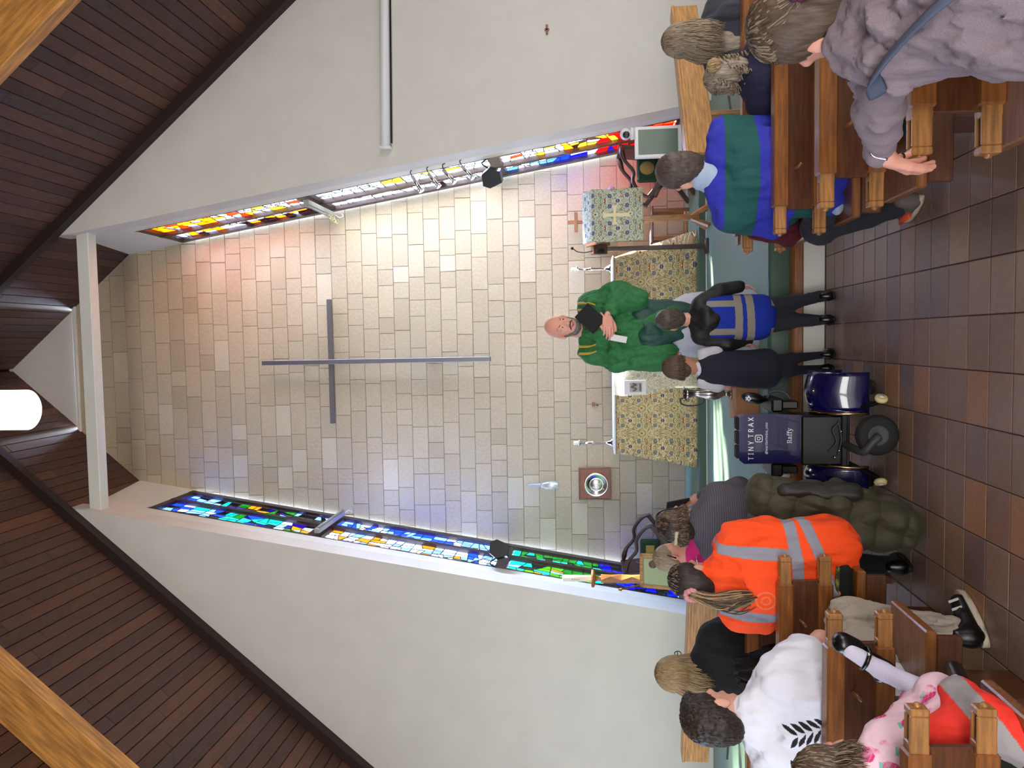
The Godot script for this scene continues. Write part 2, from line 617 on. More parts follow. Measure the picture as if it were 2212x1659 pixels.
func build_block_wall() -> void:
	# backing of mortar and, above it, the white boarded gable
	var wall := Node3D.new()
	wall.name = "wall_back"
	wall.set_meta("kind", "structure")
	add_child(wall)
	var outline := PackedVector2Array()
	var ytop := 8.90
	var ys := 8.0
	for p in [[half_arch(0.0) + 0.05, 0.0], [half_arch(7.55) + 0.05, 7.55], [(APEX - 7.78) / SLOPE, 7.78], [(APEX - ytop) / SLOPE, ytop]]:
		outline.append(Vector2(XC + p[0], p[1]))
	for k in range(3, -1, -1):
		outline.append(Vector2(2 * XC - outline[k].x, outline[k].y))
	var st := begin()
	flat_prism(st, outline, Transform3D(Basis.IDENTITY, Vector3(0, 0, Z_BACK - 0.30)), 0.292)
	obj("mortar_bed", st, M.mortar, wall)
	var course := 0.2135
	var joint := 0.006
	var pieces := []
	var row := 0
	var y := FLOOR_D
	rng.seed = 21
	while y < ytop:
		var x: float = XC - 2.9 - rng.randf() * 0.4
		while x < XC + 2.95:
			var w: float = course if rng.randf() < 0.42 else course * 2.0
			if w < course * 1.5 and rng.randf() < 0.25:
				w = course * 1.45
			var r := PackedVector2Array([Vector2(x + joint / 2, y + joint / 2), Vector2(x + w - joint / 2, y + joint / 2), Vector2(x + w - joint / 2, y + course - joint / 2), Vector2(x + joint / 2, y + course - joint / 2)])
			for q in Geometry2D.intersect_polygons(r, outline):
				var area := absf(poly_area(q))
				if area > 0.0008:
					pieces.append({"q": q, "area": area, "whole": area > absf(poly_area(r)) - 0.0002, "w": w, "mid": Vector2(x + w / 2, y + course / 2), "out": rng.randf() * 0.006, "tone": tone(row)})
			x += w
		y += course
		row += 1
	var shared := {}
	pieces.sort_custom(func(a, b): return a.area > b.area if absf(a.area - b.area) > 1e-4 else a.mid.distance_to(Vector2(XC, 4.0)) < b.mid.distance_to(Vector2(XC, 4.0)))
	var rest := {}
	for k in pieces.size():
		var p: Dictionary = pieces[k]
		var face: float = Z_BACK + p.out
		var mesh_at := Vector3.ZERO
		if k < 296:
			var me: ArrayMesh
			if p.whole:
				var key: int = roundi(p.w * 1000)
				if not shared.has(key):
					shared[key] = boxm(Vector3(p.w - joint, course - joint, 0.06), 0.003)
				me = shared[key]
				mesh_at = Vector3(p.mid.x, p.mid.y, face - 0.03)
			else:
				st = begin()
				flat_prism(st, p.q, Transform3D(Basis.IDENTITY, Vector3(0, 0, face - 0.06)), 0.06)
				me = done(st)
			var o := node("block", me, M["block%d" % p.tone], wall)
			o.position = mesh_at
		else:
			if not rest.has(p.tone):
				rest[p.tone] = begin()
			if p.whole:
				box(rest[p.tone], Vector3(p.mid.x, p.mid.y, face - 0.03), Vector3(p.w - joint, course - joint, 0.06), 0.003)
			else:
				flat_prism(rest[p.tone], p.q, Transform3D(Basis.IDENTITY, Vector3(0, 0, face - 0.06)), 0.06)
	# the blocks past the first 296, joined
	var all := ArrayMesh.new()
	for k in rest:
		rest[k].generate_normals()
		rest[k].commit(all)
		all.surface_set_material(all.get_surface_count() - 1, M["block%d" % k])
	var more := node("further_blocks", all, null, wall)
	more.set_meta("kind", "stuff")
	# white triangle at the top, a board with a lower trim
	st = begin()
	var half := (APEX - ytop) / SLOPE
	flat_prism(st, PackedVector2Array([Vector2(XC - half - 0.02, ytop + 0.06), Vector2(XC + half + 0.02, ytop + 0.06), Vector2(XC, APEX + 0.1)]), Transform3D(Basis.IDENTITY, Vector3(0, 0, Z_BACK - 0.1)), 0.08)
	struct("trim_8", st, M.plaster)
	st = begin()
	box(st, Vector3(XC, ytop, Z_BACK + 0.01), Vector3(half * 2.0 + 0.04, 0.045, 0.05), 0.004)
	struct("trim_9", st, M.white_gloss)


func tone(row: int) -> int:
	var r := rng.randf()
	return 0 if r < 0.3 else 1 if r < 0.52 else 2 if r < 0.70 else 4 if r < 0.87 else 3 if r < 0.94 else 5


func poly_area(p: PackedVector2Array) -> float:
	var a := 0.0
	for k in p.size():
		a += p[k].cross(p[(k + 1) % p.size()])
	return a / 2.0


func build_ceiling() -> void:
	rng.seed = 33
	var len1 := sqrt(1.0 + SLOPE * SLOPE)
	for side in [-1, 1]:
		var root := Node3D.new()
		root.name = "ceiling" if side < 0 else "ceiling_right"
		root.set_meta("kind", "structure")
		add_child(root)
		# slope frame: s metres down from the ridge, up-normal n
		var dir := Vector3(side, -SLOPE, 0) / len1
		var nrm := Vector3(side * SLOPE, 1, 0) / len1
		var top := Vector3(XC, APEX, 0)
		# dark backing (the roof itself), nave and chancel
		var st := begin()
		var b := Basis(dir * 1.0, nrm, Vector3(0, 0, side))
		var ln := (NAVE + 0.25) * len1
		box(st, top + dir * (ln / 2.0) + nrm * 0.13 + Vector3(0, 0, -0.8), Vector3(ln + 0.1, 0.2, 16.1), 0.0, Basis(dir, nrm, dir.cross(nrm)))
		var lc := 2.0 * len1
		box(st, top + dir * (lc / 2.0) + nrm * 0.13 + Vector3(0, 0, -9.75), Vector3(lc + 0.1, 0.2, 1.9), 0.0, Basis(dir, nrm, dir.cross(nrm)))
		obj("roof_deck", st, M.rafter_dark, root)
		var wide := 0.134
		var s := 0.02
		var shared := {}
		while s < ln - 0.1:
			var z0 := -10.25 if s < lc - 0.05 else Z_ARCH - 0.05
			var z := z0
			while z < -3.2:
				var L: float = [1.9, 2.6, 3.3, 4.1][rng.randi() % 4]
				if z == z0:
					L *= rng.randf_range(0.35, 1.0)
					L = snappedf(L, 0.25) + 0.25
				var key := roundi(L * 100)
				if not shared.has(key):
					shared[key] = boxm(Vector3(wide - 0.006, 0.02, L - 0.003), 0.004)
				var o := node("plank", shared[key], M["plank%d" % [0, 0, 1, 1, 2, 2, 3, 4, 0, 5][rng.randi() % 10]], root)
				o.transform = Transform3D(Basis(dir, nrm, dir.cross(nrm)), top + dir * (s + wide / 2) + nrm * 0.012 + Vector3(0, 0, z + L / 2))
				z += L
			s += wide
		# the ceiling behind the photographer, in wide strips
		st = begin()
		box(st, top + dir * (ln / 2.0) + nrm * 0.016 + Vector3(0, 0, 3.7), Vector3(ln, 0.018, 6.8), 0.0, Basis(dir, nrm, dir.cross(nrm)))
		obj("rear_boarding", st, M.plank0, root)
	# dark rafter against the chancel wall and a golden portal rafter in the nave, on each side
	for side in [-1, 1]:
		var st := begin()
		rafter(st, side, 0.0, NAVE, Z_ARCH + 0.0, Z_ARCH + 0.13, 0.16)
		var o := struct("rafter_dark" if side < 0 else "rafter_dark_right", st, M.rafter_dark)
		o.name = "trim_%d" % (10 if side < 0 else 11)
		for k in 2:
			# built along its own x axis so that the grain runs with the timber
			var len2 := NAVE * len1
			var g := node("portal_rafter", boxm(Vector3(len2, 0.43, 0.13), 0.006), M.glulam)
			var dir := Vector3(side, -SLOPE, 0) / len1
			var nrm := Vector3(side * SLOPE, 1, 0) / len1
			g.transform = Transform3D(Basis(dir, nrm, dir.cross(nrm)), Vector3(XC, APEX, [-5.835, 0.465][k]) + dir * (len2 / 2.0 + 0.1) - nrm * 0.215)
			g.name = "trim_%d" % (12 + (1 if side > 0 else 0) + 2 * k)
			g.set_meta("kind", "structure")


func rafter(st: SurfaceTool, side: int, x0: float, x1: float, z0: float, z1: float, drop: float) -> void:
	# a beam under the slope; drop is measured straight down
	var o := PackedVector2Array()
	for p in [[x0, 0.0], [x1, 0.0], [x1, drop], [x0, drop]]:
		o.append(Vector2(XC + side * p[0], APEX - SLOPE * p[0] - p[1]))
	flat_prism(st, o, Transform3D(Basis.IDENTITY, Vector3(0, 0, z0)), z1 - z0)


func build_floor() -> void:
	var floor_ := Node3D.new()
	floor_.name = "floor"
	floor_.set_meta("kind", "structure")
	add_child(floor_)
	var st := begin()
	box(st, Vector3(XC, -0.105, -1.7), Vector3(12.4, 0.2, 18.0), 0.0)
	obj("grout_bed", st, M.grout, floor_)
	rng.seed = 5
	var w := 0.239
	var d := 0.1895
	var me := boxm(Vector3(w - 0.005, 0.016, d - 0.005), 0.0025)
	var tiles := []
	for i in range(-24, 24):
		for j in range(0, 30):
			var x := 0.07 + (i + 0.5) * w
			var z := -5.74 + 0.047 + (j + 0.5) * d
			if j == 0:
				z = -5.74 + 0.047 + 0.5 * d
			var aisle: bool = x > -1.75 and x < 1.05
			tiles.append([absf(x + 0.3) - (0.6 if z < -2.4 else -4.0) + 0.0 * z, x, z, aisle])
	tiles.sort_custom(func(a, b): return a[0] < b[0])
	var n := 0
	var rest := {}
	for t in tiles:
		var c: int = [0, 0, 1, 2, 3, 5, 0, 1, 5, 4, 2, 0, 3, 6][rng.randi() % 14]
		if n < 298 and t[3] and t[2] < -2.0:
			var o := node("tile", me, M["tile%d" % c], floor_)
			o.position = Vector3(t[1], -0.008 + rng.randf() * 0.0012, t[2])
			n += 1
		else:
			if not rest.has(c):
				rest[c] = begin()
			box(rest[c], Vector3(t[1], -0.008, t[2]), Vector3(w - 0.005, 0.016, d - 0.005), 0.0)
	var all := ArrayMesh.new()
	for k in rest:
		rest[k].generate_normals()
		rest[k].commit(all)
		all.surface_set_material(all.get_surface_count() - 1, M["tile%d" % k])
	var more := node("further_tiles", all, null, floor_)
	more.set_meta("kind", "stuff")
	# step: white riser, wooden nosing, carpeted second riser, sanctuary floor, dais
	st = begin()
	box(st, Vector3(XC, 0.07, -5.79), Vector3(12.0, 0.148, 0.1), 0.0)
	struct("trim_16", st, M.white_gloss)
	st = begin()
	box(st, Vector3(XC, 0.182, -5.79), Vector3(12.0, 0.076, 0.14), 0.012)
	struct("trim_17", st, M.oak_x)
	st = begin(true)
	prism(st, PackedVector2Array([Vector2(-5.845, 0.0), Vector2(-5.845, FLOOR_S - 0.03), Vector2(-5.853, FLOOR_S - 0.010), Vector2(-5.875, FLOOR_S), Vector2(-5.90, FLOOR_S), Vector2(-5.90, 0.0)]), func(p: Vector2, t: float) -> Vector3: return Vector3(XC + (t - 0.5) * 12.0, p.y, p.x))
	struct("trim_18", st, M.carpet)
	st = begin()
	box(st, Vector3(XC, FLOOR_S - 0.1, -8.1), Vector3(12.0, 0.2, 4.4), 0.0)
	struct("floor_sanctuary", st, M.carpet)
	st = begin()
	box(st, Vector3(XC, FLOOR_D - 0.06, -9.58), Vector3(4.9, 0.12, 1.36), 0.012)
	struct("floor_dais", st, M.carpet)
	st = begin()
	box(st, Vector3(XC, FLOOR_S + 0.006, -8.892), Vector3(4.9, 0.012, 0.016), 0.002)
	struct("trim_19", st, M.white_gloss)


# ---------------------------------------------------------------- stained glass

func split_pane(p: PackedVector2Array, want: float, out: Array, cuts: Array) -> void:
	var a := absf(poly_area(p))
	if a < want * rng.randf_range(0.7, 1.6):
		out.append(p)
		return
	var lo := p[0]
	var hi := p[0]
	for q in p:
		lo = lo.min(q)
		hi = hi.max(q)
	var mid := lo.lerp(hi, rng.randf_range(0.38, 0.62))
	var ang: float = rng.randf_range(-0.35, 0.35)
	if rng.randf() < 0.15:
		ang *= 2.5
	# x of the outline is height, y is depth: cut across the longer way
	var along := Vector2(sin(ang), cos(ang)) if hi.x - lo.x > (hi.y - lo.y) * 0.9 else Vector2(cos(ang), sin(ang))
	var n := Vector2(-along.y, along.x)
	var pa := PackedVector2Array()
	var pb := PackedVector2Array()
	var cut := []
	for k in p.size():
		var q := p[k]
		var r := p[(k + 1) % p.size()]
		var dq := (q - mid).dot(n)
		var dr := (r - mid).dot(n)
		if dq >= 0.0:
			pa.append(q)
		if dq <= 0.0:
			pb.append(q)
		if dq * dr < 0.0:
			var x := q.lerp(r, dq / (dq - dr))
			pa.append(x)
			pb.append(x)
			cut.append(x)
	if cut.size() < 2 or absf(poly_area(pa)) < want * 0.15 or absf(poly_area(pb)) < want * 0.15:
		out.append(p)
		return
	cuts.append(cut)
	split_pane(pa, want, out, cuts)
	split_pane(pb, want, out, cuts)


func pick(list: Array) -> Color:
	return list[rng.randi() % list.size()]


func pane_color(side: int, y: float, back: bool) -> Color:
	var clear := Color(1, 1, 1, 0)
	var W := Color(0.95, 0.96, 1.0)
	if side < 0:
		var sky := Color(0.68, 0.82, 1.0)
		var blue := Color(0.26, 0.46, 0.95)
		var teal := Color(0.10, 0.75, 0.66)
		var green := Color(0.20, 0.55, 0.22)
		var dark := Color(0.13, 0.17, 0.15)
		var violet := Color(0.24, 0.10, 0.50)
		var gold := Color(0.80, 0.58, 0.15)
		if y > 6.55:
			return pick([sky, sky, W, teal, blue, dark])
		if y > 5.75:
			return pick([teal, teal, violet, dark, green, blue]) if not back else pick([dark, dark, violet, sky, green, gold])
		if y > 5.0:
			return pick([W, sky, gold, violet, W, dark, green]) if not back else pick([dark, W, sky, dark])
		if y > 2.85:
			return pick([clear, clear, W, sky, clear, gold] if y > 3.3 else [clear, sky, dark, blue]) if not back else pick([sky, blue, sky, clear, blue])
		if y > 1.6:
			return pick([green, teal, sky, green, Color(0.45, 0.72, 0.2), dark, gold]) if not back else pick([green, dark, green, teal])
		return pick([Color(0.04, 0.10, 0.85), Color(0.10, 0.06, 0.75), Color(0.05, 0.30, 0.95), dark, dark])
	var amber := Color(1.0, 0.66, 0.08)
	var orange := Color(0.95, 0.36, 0.04)
	var brown := Color(0.30, 0.08, 0.02)
	var yellow := Color(1.0, 0.86, 0.30)
	var red := Color(0.90, 0.04, 0.03)
	var purple := Color(0.36, 0.10, 0.60)
	if y > 6.3:
		return pick([amber, amber, clear, orange, yellow, clear]) if not back else pick([clear, amber, brown, W])
	if y > 5.0:
		return pick([clear, yellow, orange, clear, clear, clear, clear]) if not back else pick([clear, clear, brown, amber])
	if y > 2.85:
		return pick([clear, clear, clear, clear, clear, orange, clear, clear, yellow, clear]) if not back else pick([clear, brown, clear, clear, clear])
	if y > 2.1:
		return pick([clear, clear, yellow, clear, clear, orange]) if not back else pick([clear, Color(0.45, 0.65, 0.9), clear])
	if y > 1.6:
		return pick([yellow, amber, clear, brown]) if not back else pick([Color(0.05, 0.15, 0.9), Color(0.1, 0.35, 1.0), W])
	if y > 1.35:
		return pick([yellow, red, amber, W]) if not back else pick([Color(0.1, 0.1, 0.8), red])
	return pick([red, red, Color(0.5, 0.02, 0.02), orange]) if not back else pick([red, Color(0.35, 0.02, 0.03)])


func build_stained_windows() -> void:
	for side in [-1, 1]:
		rng.seed = 100 + side
		var root := Node3D.new()
		root.name = "window_1" if side < 0 else "window_2"
		root.set_meta("kind", "structure")
		add_child(root)
		var place := func(p: Vector2, q: float) -> Vector3: return Vector3(XC + side * (half_arch(p.x) + 0.03 + q), p.x, p.y)
		var put := func(st: SurfaceTool, y0: float, y1: float, z0: float, z1: float, in_: float, out_: float) -> void:
			prism(st, PackedVector2Array([Vector2(y0, z0), Vector2(y1, z0), Vector2(y1, z1), Vector2(y0, z1)]), func(p: Vector2, t: float) -> Vector3: return place.call(p, lerpf(in_, out_, t)))
		var ys := [0.66, 2.72, 2.86, 5.02, 5.20, 7.16]
		var zs := [-9.09, -9.58, -9.67, -10.05]
		var heavy: Material = M.maroon_frame_y
		# frame: outer posts, middle mullion, head, sill and the two transoms
		for z in [[-9.03, -9.09], [-9.58, -9.67], [-10.05, -10.17]]:
			var st := begin()
			put.call(st, 0.60, 7.24, z[0], z[1], -0.025, 0.032)
			obj("mullion", st, heavy, root)
		for y in [[0.60, 0.66], [2.72, 2.86], [5.02, 5.20], [7.16, 7.24]]:
			var st := begin()
			put.call(st, y[0], y[1], -9.03, -10.17, -0.02, 0.03)
			obj("transom", st, heavy, root)
		for part in 3:
			var lead := begin()
			for strip in 2:
				var y0: float = ys[part * 2]
				var y1: float = ys[part * 2 + 1]
				var z0: float = zs[strip * 2]
				var z1: float = zs[strip * 2 + 1]
				var panes := []
				var cuts := []
				# saddle bars: even panels first
				var n := 4
				for k in n:
					var a := lerpf(y0, y1, float(k) / n)
					var b := lerpf(y0, y1, float(k + 1) / n)
					split_pane(PackedVector2Array([Vector2(a, z0), Vector2(b, z0), Vector2(b, z1), Vector2(a, z1)]), 0.019 if side < 0 or part != 1 else 0.03, panes, cuts)
					if k:
						cuts.append([Vector2(a, z0), Vector2(a, z1)])
				for p in panes:
					var mid := Vector2.ZERO
					for q in p:
						mid += q / p.size()
					var small: Array = Geometry2D.offset_polygon(p, -0.004)
					if small.is_empty():
						continue
					var c := pane_color(side, mid.x, strip == 1)
					var st := begin()
					prism(st, small[0], func(q: Vector2, t: float) -> Vector3: return place.call(q, 0.02 + t * 0.004))
					obj("pane", st, M.clear_glass if c.a < 0.5 else glass_pane(c), root)
				for c in cuts:
					var a: Vector3 = place.call(c[0], 0.022)
					var b: Vector3 = place.call(c[1], 0.022)
					bar(lead, a, b, 0.010, 0.010, Vector3(side, 0.16, 0), 0.0)
			obj("lead_came", lead, M.lead, root)


# ---------------------------------------------------------------- printed cloth

func stamp(im: Image, x: float, y: float, rx: float, ry: float, c: Color, turn := 0.0) -> void:
	# an ellipse, repeated across the borders and mirrored left to right
	var w := im.get_width()
	var h := im.get_height()
	for mirror in [false, true]:
		var cx: float = (w - x) if mirror else x
		var a: float = -turn if mirror else turn
		var r := ceili(maxf(rx, ry))
		for j in range(-r, r + 1):
			for i in range(-r, r + 1):
				var p := Vector2(i, j).rotated(-a)
				if (p.x / rx) ** 2 + (p.y / ry) ** 2 <= 1.0:
					im.set_pixel(posmod(int(cx) + i, w), posmod(int(y) + j, h), c)


func stroke(im: Image, pts: Array, r: float, c: Color) -> void:
	var p3 := []
	for p in pts:
		p3.append(Vector3(p[0], p[1], 0))
	for p in catmull(p3, 14):
		stamp(im, p.x, p.y, r, r, c)


func floral_texture(pale: bool) -> ImageTexture:
	# a tapestry print: scrolling cream vines, navy rosettes, red tulips, on a straw ground
	var w := 232
	var h := 296
	var im := Image.create(w, h, false, Image.FORMAT_RGB8)
	var straw := Color(0.69, 0.60, 0.46) if not pale else Color(0.66, 0.68, 0.60)
	im.fill(straw)
	var r := RandomNumberGenerator.new()
	r.seed = 4
	var cream := Color(0.90, 0.85, 0.66) if not pale else Color(0.87, 0.88, 0.78)
	var olive := Color(0.30, 0.31, 0.20)
	var navy := Color(0.30, 0.31, 0.40) if not pale else Color(0.16, 0.20, 0.42)
	var brown := Color(0.46, 0.30, 0.18)
	var red := Color(0.56, 0.24, 0.13)
	var sand := Color(0.70, 0.61, 0.43) if not pale else Color(0.74, 0.76, 0.68)
	for k in 70:
		stamp(im, r.randf() * w, r.randf() * h, r.randf_range(4, 13), r.randf_range(4, 13), straw.lerp([sand, brown, olive, cream][r.randi() % 4], r.randf_range(0.2, 0.55)))
	for k in 46:
		var x := r.randf() * w
		var y := r.randf() * h
		stamp(im, x, y, 7.5, 7.0, cream)
		stamp(im, x, y, 5.2, 4.8, [olive, brown, straw, olive][k % 4])
		stamp(im, x, y, 2.0, 2.0, [cream, red, navy][k % 3])
	# scrolling vines
	for v in [[[116, 10], [96, 40], [62, 52], [40, 84], [58, 112], [86, 104], [80, 82]], [[116, 150], [92, 168], [60, 160], [34, 186], [44, 222], [78, 226], [82, 200]], [[2, 60], [18, 92], [10, 130], [26, 160], [8, 200]], [[116, 236], [90, 254], [56, 250], [28, 270], [20, 292]], [[116, 80], [104, 112], [112, 140]], [[40, 10], [22, 30], [36, 52]], [[70, 120], [50, 138], [66, 156]]]:
		stroke(im, v, 3.4, olive)
		stroke(im, v, 2.3, cream)
	# small leaves
	for k in 34:
		var x := r.randf() * w
		var y := r.randf() * h
		stamp(im, x, y, 9.0, 3.4, [olive, Color(0.20, 0.22, 0.16), brown, olive][k % 4], r.randf() * TAU)
		stamp(im, x, y, 6.0, 0.9, cream, r.randf() * TAU)
	# rosettes in pairs
	for c in [[72, 60], [72, 208]]:
		for n in 6:
			var a := TAU * n / 6 + 0.3
			stamp(im, c[0] + cos(a) * 15, c[1] + sin(a) * 15, 13.0, 9.5, cream, a)
		for n in 6:
			var a := TAU * n / 6 + 0.3
			stamp(im, c[0] + cos(a) * 14, c[1] + sin(a) * 14, 10.5, 7.2, navy, a)
			stamp(im, c[0] + cos(a) * 15, c[1] + sin(a) * 15, 6.5, 3.0, navy.lerp(cream, 0.55), a)
		stamp(im, c[0], c[1], 8, 8, navy.darkened(0.25))
		stamp(im, c[0], c[1], 5, 5, navy.lerp(cream, 0.8))
		stamp(im, c[0] + 1, c[1], 2, 2, brown)
	# tulip and violet cluster on the axis
	for y in [24]:
		stamp(im, 116, y, 15, 10, cream)
		stamp(im, 116, y - 2, 11, 6, red)
		stamp(im, 105, y - 6, 5, 8, red, 0.5)
	for n in 7:
		var a := TAU * n / 7
		stamp(im, 116 + cos(a) * 16, 128 + sin(a) * 16, 8, 6, cream, a)
		stamp(im, 116 + cos(a) * 14, 128 + sin(a) * 14, 6.4, 4.6, Color(0.27, 0.23, 0.42), a)
	stamp(im, 116, 128, 7, 7, olive)
	stamp(im, 116, 128, 3, 3, cream)
	stamp(im, 2, 236, 14, 20, cream)
	stamp(im, 2, 236, 11, 17, sand)
	stamp(im, 2, 232, 5, 8, olive)
	im.generate_mipmaps()
	return ImageTexture.create_from_image(im)


func build_sanctuary() -> void:
	M.T.floral = floral_texture(false)
	M.T.floral_pale = floral_texture(true)
	var fm := mat("frontal", Color(1, 1, 1), 0.9)
	fm.albedo_texture = M.T.floral
	var fp := mat("frontal_pale", Color(1, 1, 1), 0.9)
	fp.albedo_texture = M.T.floral_pale
	grained(mat("linen", Color(0.93, 0.92, 0.90), 0.85), M.T.cloth, Vector3.ONE * 3.0)
	# --- altar
	var x0 := -1.34
	var x1 := 0.925
	var zf := -8.985
	var zb := -9.62
	var t := thing("altar_table", "broad wooden altar table hidden under its flowered cloth", "table", Vector3((x0 + x1) / 2, FLOOR_D, (zf + zb) / 2))
	var st := begin()
	box(st, Vector3(0, 0.885, 0), Vector3(x1 - x0 - 0.03, 0.06, zf - zb - 0.03), 0.006)
	obj("table_top", st, M.oak_x, t)
	for sx in [-1, 1]:
		for sz in [-1, 1]:
			st = begin()
			box(st, Vector3(sx * 1.0, 0.4275, sz * 0.24), Vector3(0.08, 0.855, 0.08), 0.006)
			obj("leg", st, M.oak_y, t)
	# flowered cloth hanging round three sides; folds at the corners
	var W := x1 - x0
	var D := zf - zb
	var total := W + 2 * D
	var drape := func(u: float, v: float) -> Vector3:
		var s := u * total
		var p: Vector2
		var out: Vector2
		if s < D:
			p = Vector2(x0, zb + s); out = Vector2(-1, 0)
		elif s < D + W:
			p = Vector2(x0 + s - D, zf); out = Vector2(0, 1)
		else:
			p = Vector2(x1, zf - (s - D - W)); out = Vector2(1, 0)
		# near the corners the cloth swings out
		var c0: float = exp(-pow((s - D) / 0.10, 2.0))
		var c1: float = exp(-pow((s - D - W) / 0.13, 2.0))
		var flare: float = 0.012 + 0.012 * sin(s * 11.0) + 0.01 * sin(s * 27.0 + 1.0)
		var off := out * flare * v
		off += Vector2(-0.075, 0.05) * c0 * v + Vector2(0.13, 0.06) * c1 * v
		off += Vector2(0.035, 0.0) * v * sin((s - D) * 46.0) * exp(-pow((s - D - 0.03) / 0.16, 2.0))
		if s < D:
			off.x -= 0.06 * v
		if s > D + W:
			off.x += 0.145 * v
		var drop: float = v * 0.925 - 0.01 * c0 * v
		return Vector3(p.x + off.x, FLOOR_D + 0.929 - drop, p.y + off.y)
	st = begin(true)
	sheet(st, 150, 24, drape, 0.006)
	var cloth := node("altar_cloth", scaled_uv(done(st), Vector2(total / 0.29, 0.925 / 0.37)), M.frontal)
	tag(cloth, "flowered tapestry altar cloth with navy rosettes hanging to the dais", "altar cloth")
	st = begin()
	box(st, Vector3((x0 + x1) / 2, FLOOR_D + 0.946, (zf + zb) / 2), Vector3(W + 0.03, 0.024, D + 0.03), 0.008)
	tag(obj("fair_linen", st, M.linen), "thin white linen cloth lying flat on the altar top", "altar linen")
	var top := FLOOR_D + 0.958
	for c in [[-1.255, "silver candlestick with white candle at the left end of the altar"], [0.82, "silver candlestick with white candle at the right end of the altar"]]:
		t = thing("candlestick", c[1], "candlestick", Vector3(c[0], top, -9.27), 0.0, "altar candlesticks")
		st = begin(true)
		lathe(st, [[0.0, 0.0], [0.062, 0.0], [0.064, 0.012], [0.045, 0.03], [0.026, 0.062], [0.018, 0.075], [0.0, 0.076]], Transform3D.IDENTITY, 24)
		obj("foot", st, M.chrome, t)
		st = begin(true)
		lathe(st, [[0.016, 0.07], [0.0165, 0.225], [0.024, 0.235], [0.026, 0.247], [0.020, 0.258], [0.0155, 0.266], [0.0145, 0.385], [0.020, 0.392], [0.044, 0.402], [0.046, 0.410], [0.020, 0.412], [0.0, 0.412]], Transform3D.IDENTITY, 20)
		obj("stem", st, M.chrome, t)
		st = begin(true)
		lathe(st, [[0.0, 0.412], [0.024, 0.412], [0.024, 0.47], [0.020, 0.476], [0.0, 0.474]], Transform3D.IDENTITY, 18)
		obj("candle", st, M.wax, t)
	st = begin(true)
	lathe(st, [[0.0, 0.0], [0.013, 0.0], [0.014, 0.05], [0.0, 0.052]], Transform3D(Basis.IDENTITY, Vector3(0.52, top, -9.2)), 14)
	tag(obj("tealight_cup", st, M.white_plastic), "tiny white cup standing on the altar beside the right candlestick", "cup")
	# --- wall cross of square metal tube
	t = thing("wall_cross", "tall grey metal cross fixed to the block wall above the altar", "cross", Vector3(-0.25, 2.99, Z_BACK))
	st = begin()
	box(st, Vector3(0.0, 1.565, 0.12), Vector3(0.062, 3.13, 0.062), 0.004, Basis(Vector3.BACK, 0.003))
	obj("upright", st, M.dark_steel, t)
	st = begin()
	box(st, Vector3(0.0, 2.185, 0.075), Vector3(1.68, 0.062, 0.045), 0.004)
	obj("crossbar", st, M.dark_steel, t)
	for y in [0.8, 2.6]:
		st = begin()
		box(st, Vector3(0, y, 0.045), Vector3(0.04, 0.05, 0.09), 0.003)
		obj("bracket", st, M.dark_steel, t)
	# --- plaque with a silver dish
	t = thing("dish_plaque", "square wooden plaque holding a round silver dish on the block wall", "plaque", Vector3(-1.92, 1.642, Z_BACK))
	st = begin()
	box(st, Vector3(0, 0, 0.018), Vector3(0.41, 0.41, 0.024), 0.003)
	obj("board", st, M.plaque_wood, t)
	for k in 4:
		st = begin()
		box(st, Vector3([0, 0, -0.207, 0.207][k], [0.207, -0.207, 0, 0][k], 0.025), Vector3([0.43, 0.43, 0.016, 0.016][k], [0.016, 0.016, 0.40, 0.40][k], 0.036), 0.003)
		obj("frame", st, M.oak_dark_x, t)
	st = begin(true)
	lathe(st, [[0.0, 0.012], [0.078, 0.012], [0.088, 0.006], [0.094, 0.012], [0.14, 0.022], [0.158, 0.028], [0.160, 0.024], [0.10, 0.0], [0.0, 0.0]], Transform3D(Basis(Vector3.RIGHT, PI / 2), Vector3(-0.012, -0.018, 0.034)), 40)
	var dish := obj("dish", st, M.steel, t)
	var tm := TextMesh.new()
	tm.text = "IHS"
	tm.font = serif()
	tm.font_size = 48
	tm.pixel_size = 0.0021
	tm.depth = 0.006
	var mono := node("monogram", tm, M.pewter, dish)
	mono.position = Vector3(-0.012, -0.018, 0.048)
	# --- hanging glass vessel
	t = thing("glass_vessel", "clear glass oil vessel with a metal neck hung on the block wall", "glass vessel", Vector3(-1.932, 2.115, Z_BACK + 0.09))
	st = begin(true)
	lathe(st, [[0.0, 0.0], [0.052, 0.0], [0.058, 0.012], [0.058, 0.15], [0.045, 0.20], [0.024, 0.25], [0.021, 0.25], [0.042, 0.198], [0.054, 0.148], [0.054, 0.014], [0.0, 0.006]], Transform3D.IDENTITY, 24)
	obj("bowl", st, M.acrylic, t)
	st = begin(true)
	lathe(st, [[0.0, 0.0], [0.030, 0.01], [0.030, 0.10], [0.0, 0.10]], Transform3D(Basis.IDENTITY, Vector3(0, 0.01, 0)), 18)
	obj("candle", st, M.wax, t)
	st = begin(true)
	lathe(st, [[0.026, 0.24], [0.030, 0.27], [0.022, 0.29], [0.026, 0.33], [0.014, 0.37], [0.012, 0.41], [0.0, 0.44]], Transform3D.IDENTITY, 16)
	cyl(st, Vector3(0, 0.36, 0), Vector3(0, 0.38, -0.09), 0.006)
	obj("neck", st, M.grey_paint, t)
	# --- small wooden peg on the wall
	t = thing("wall_peg", "small reddish wooden peg bracket high on the wall over the altar", "wall peg", Vector3(-0.865, 1.62, Z_BACK))
	st = begin()
	box(st, Vector3(0, 0.03, 0.02), Vector3(0.05, 0.035, 0.04), 0.004)
	obj("plate", st, M.plaque_wood, t)
	st = begin()
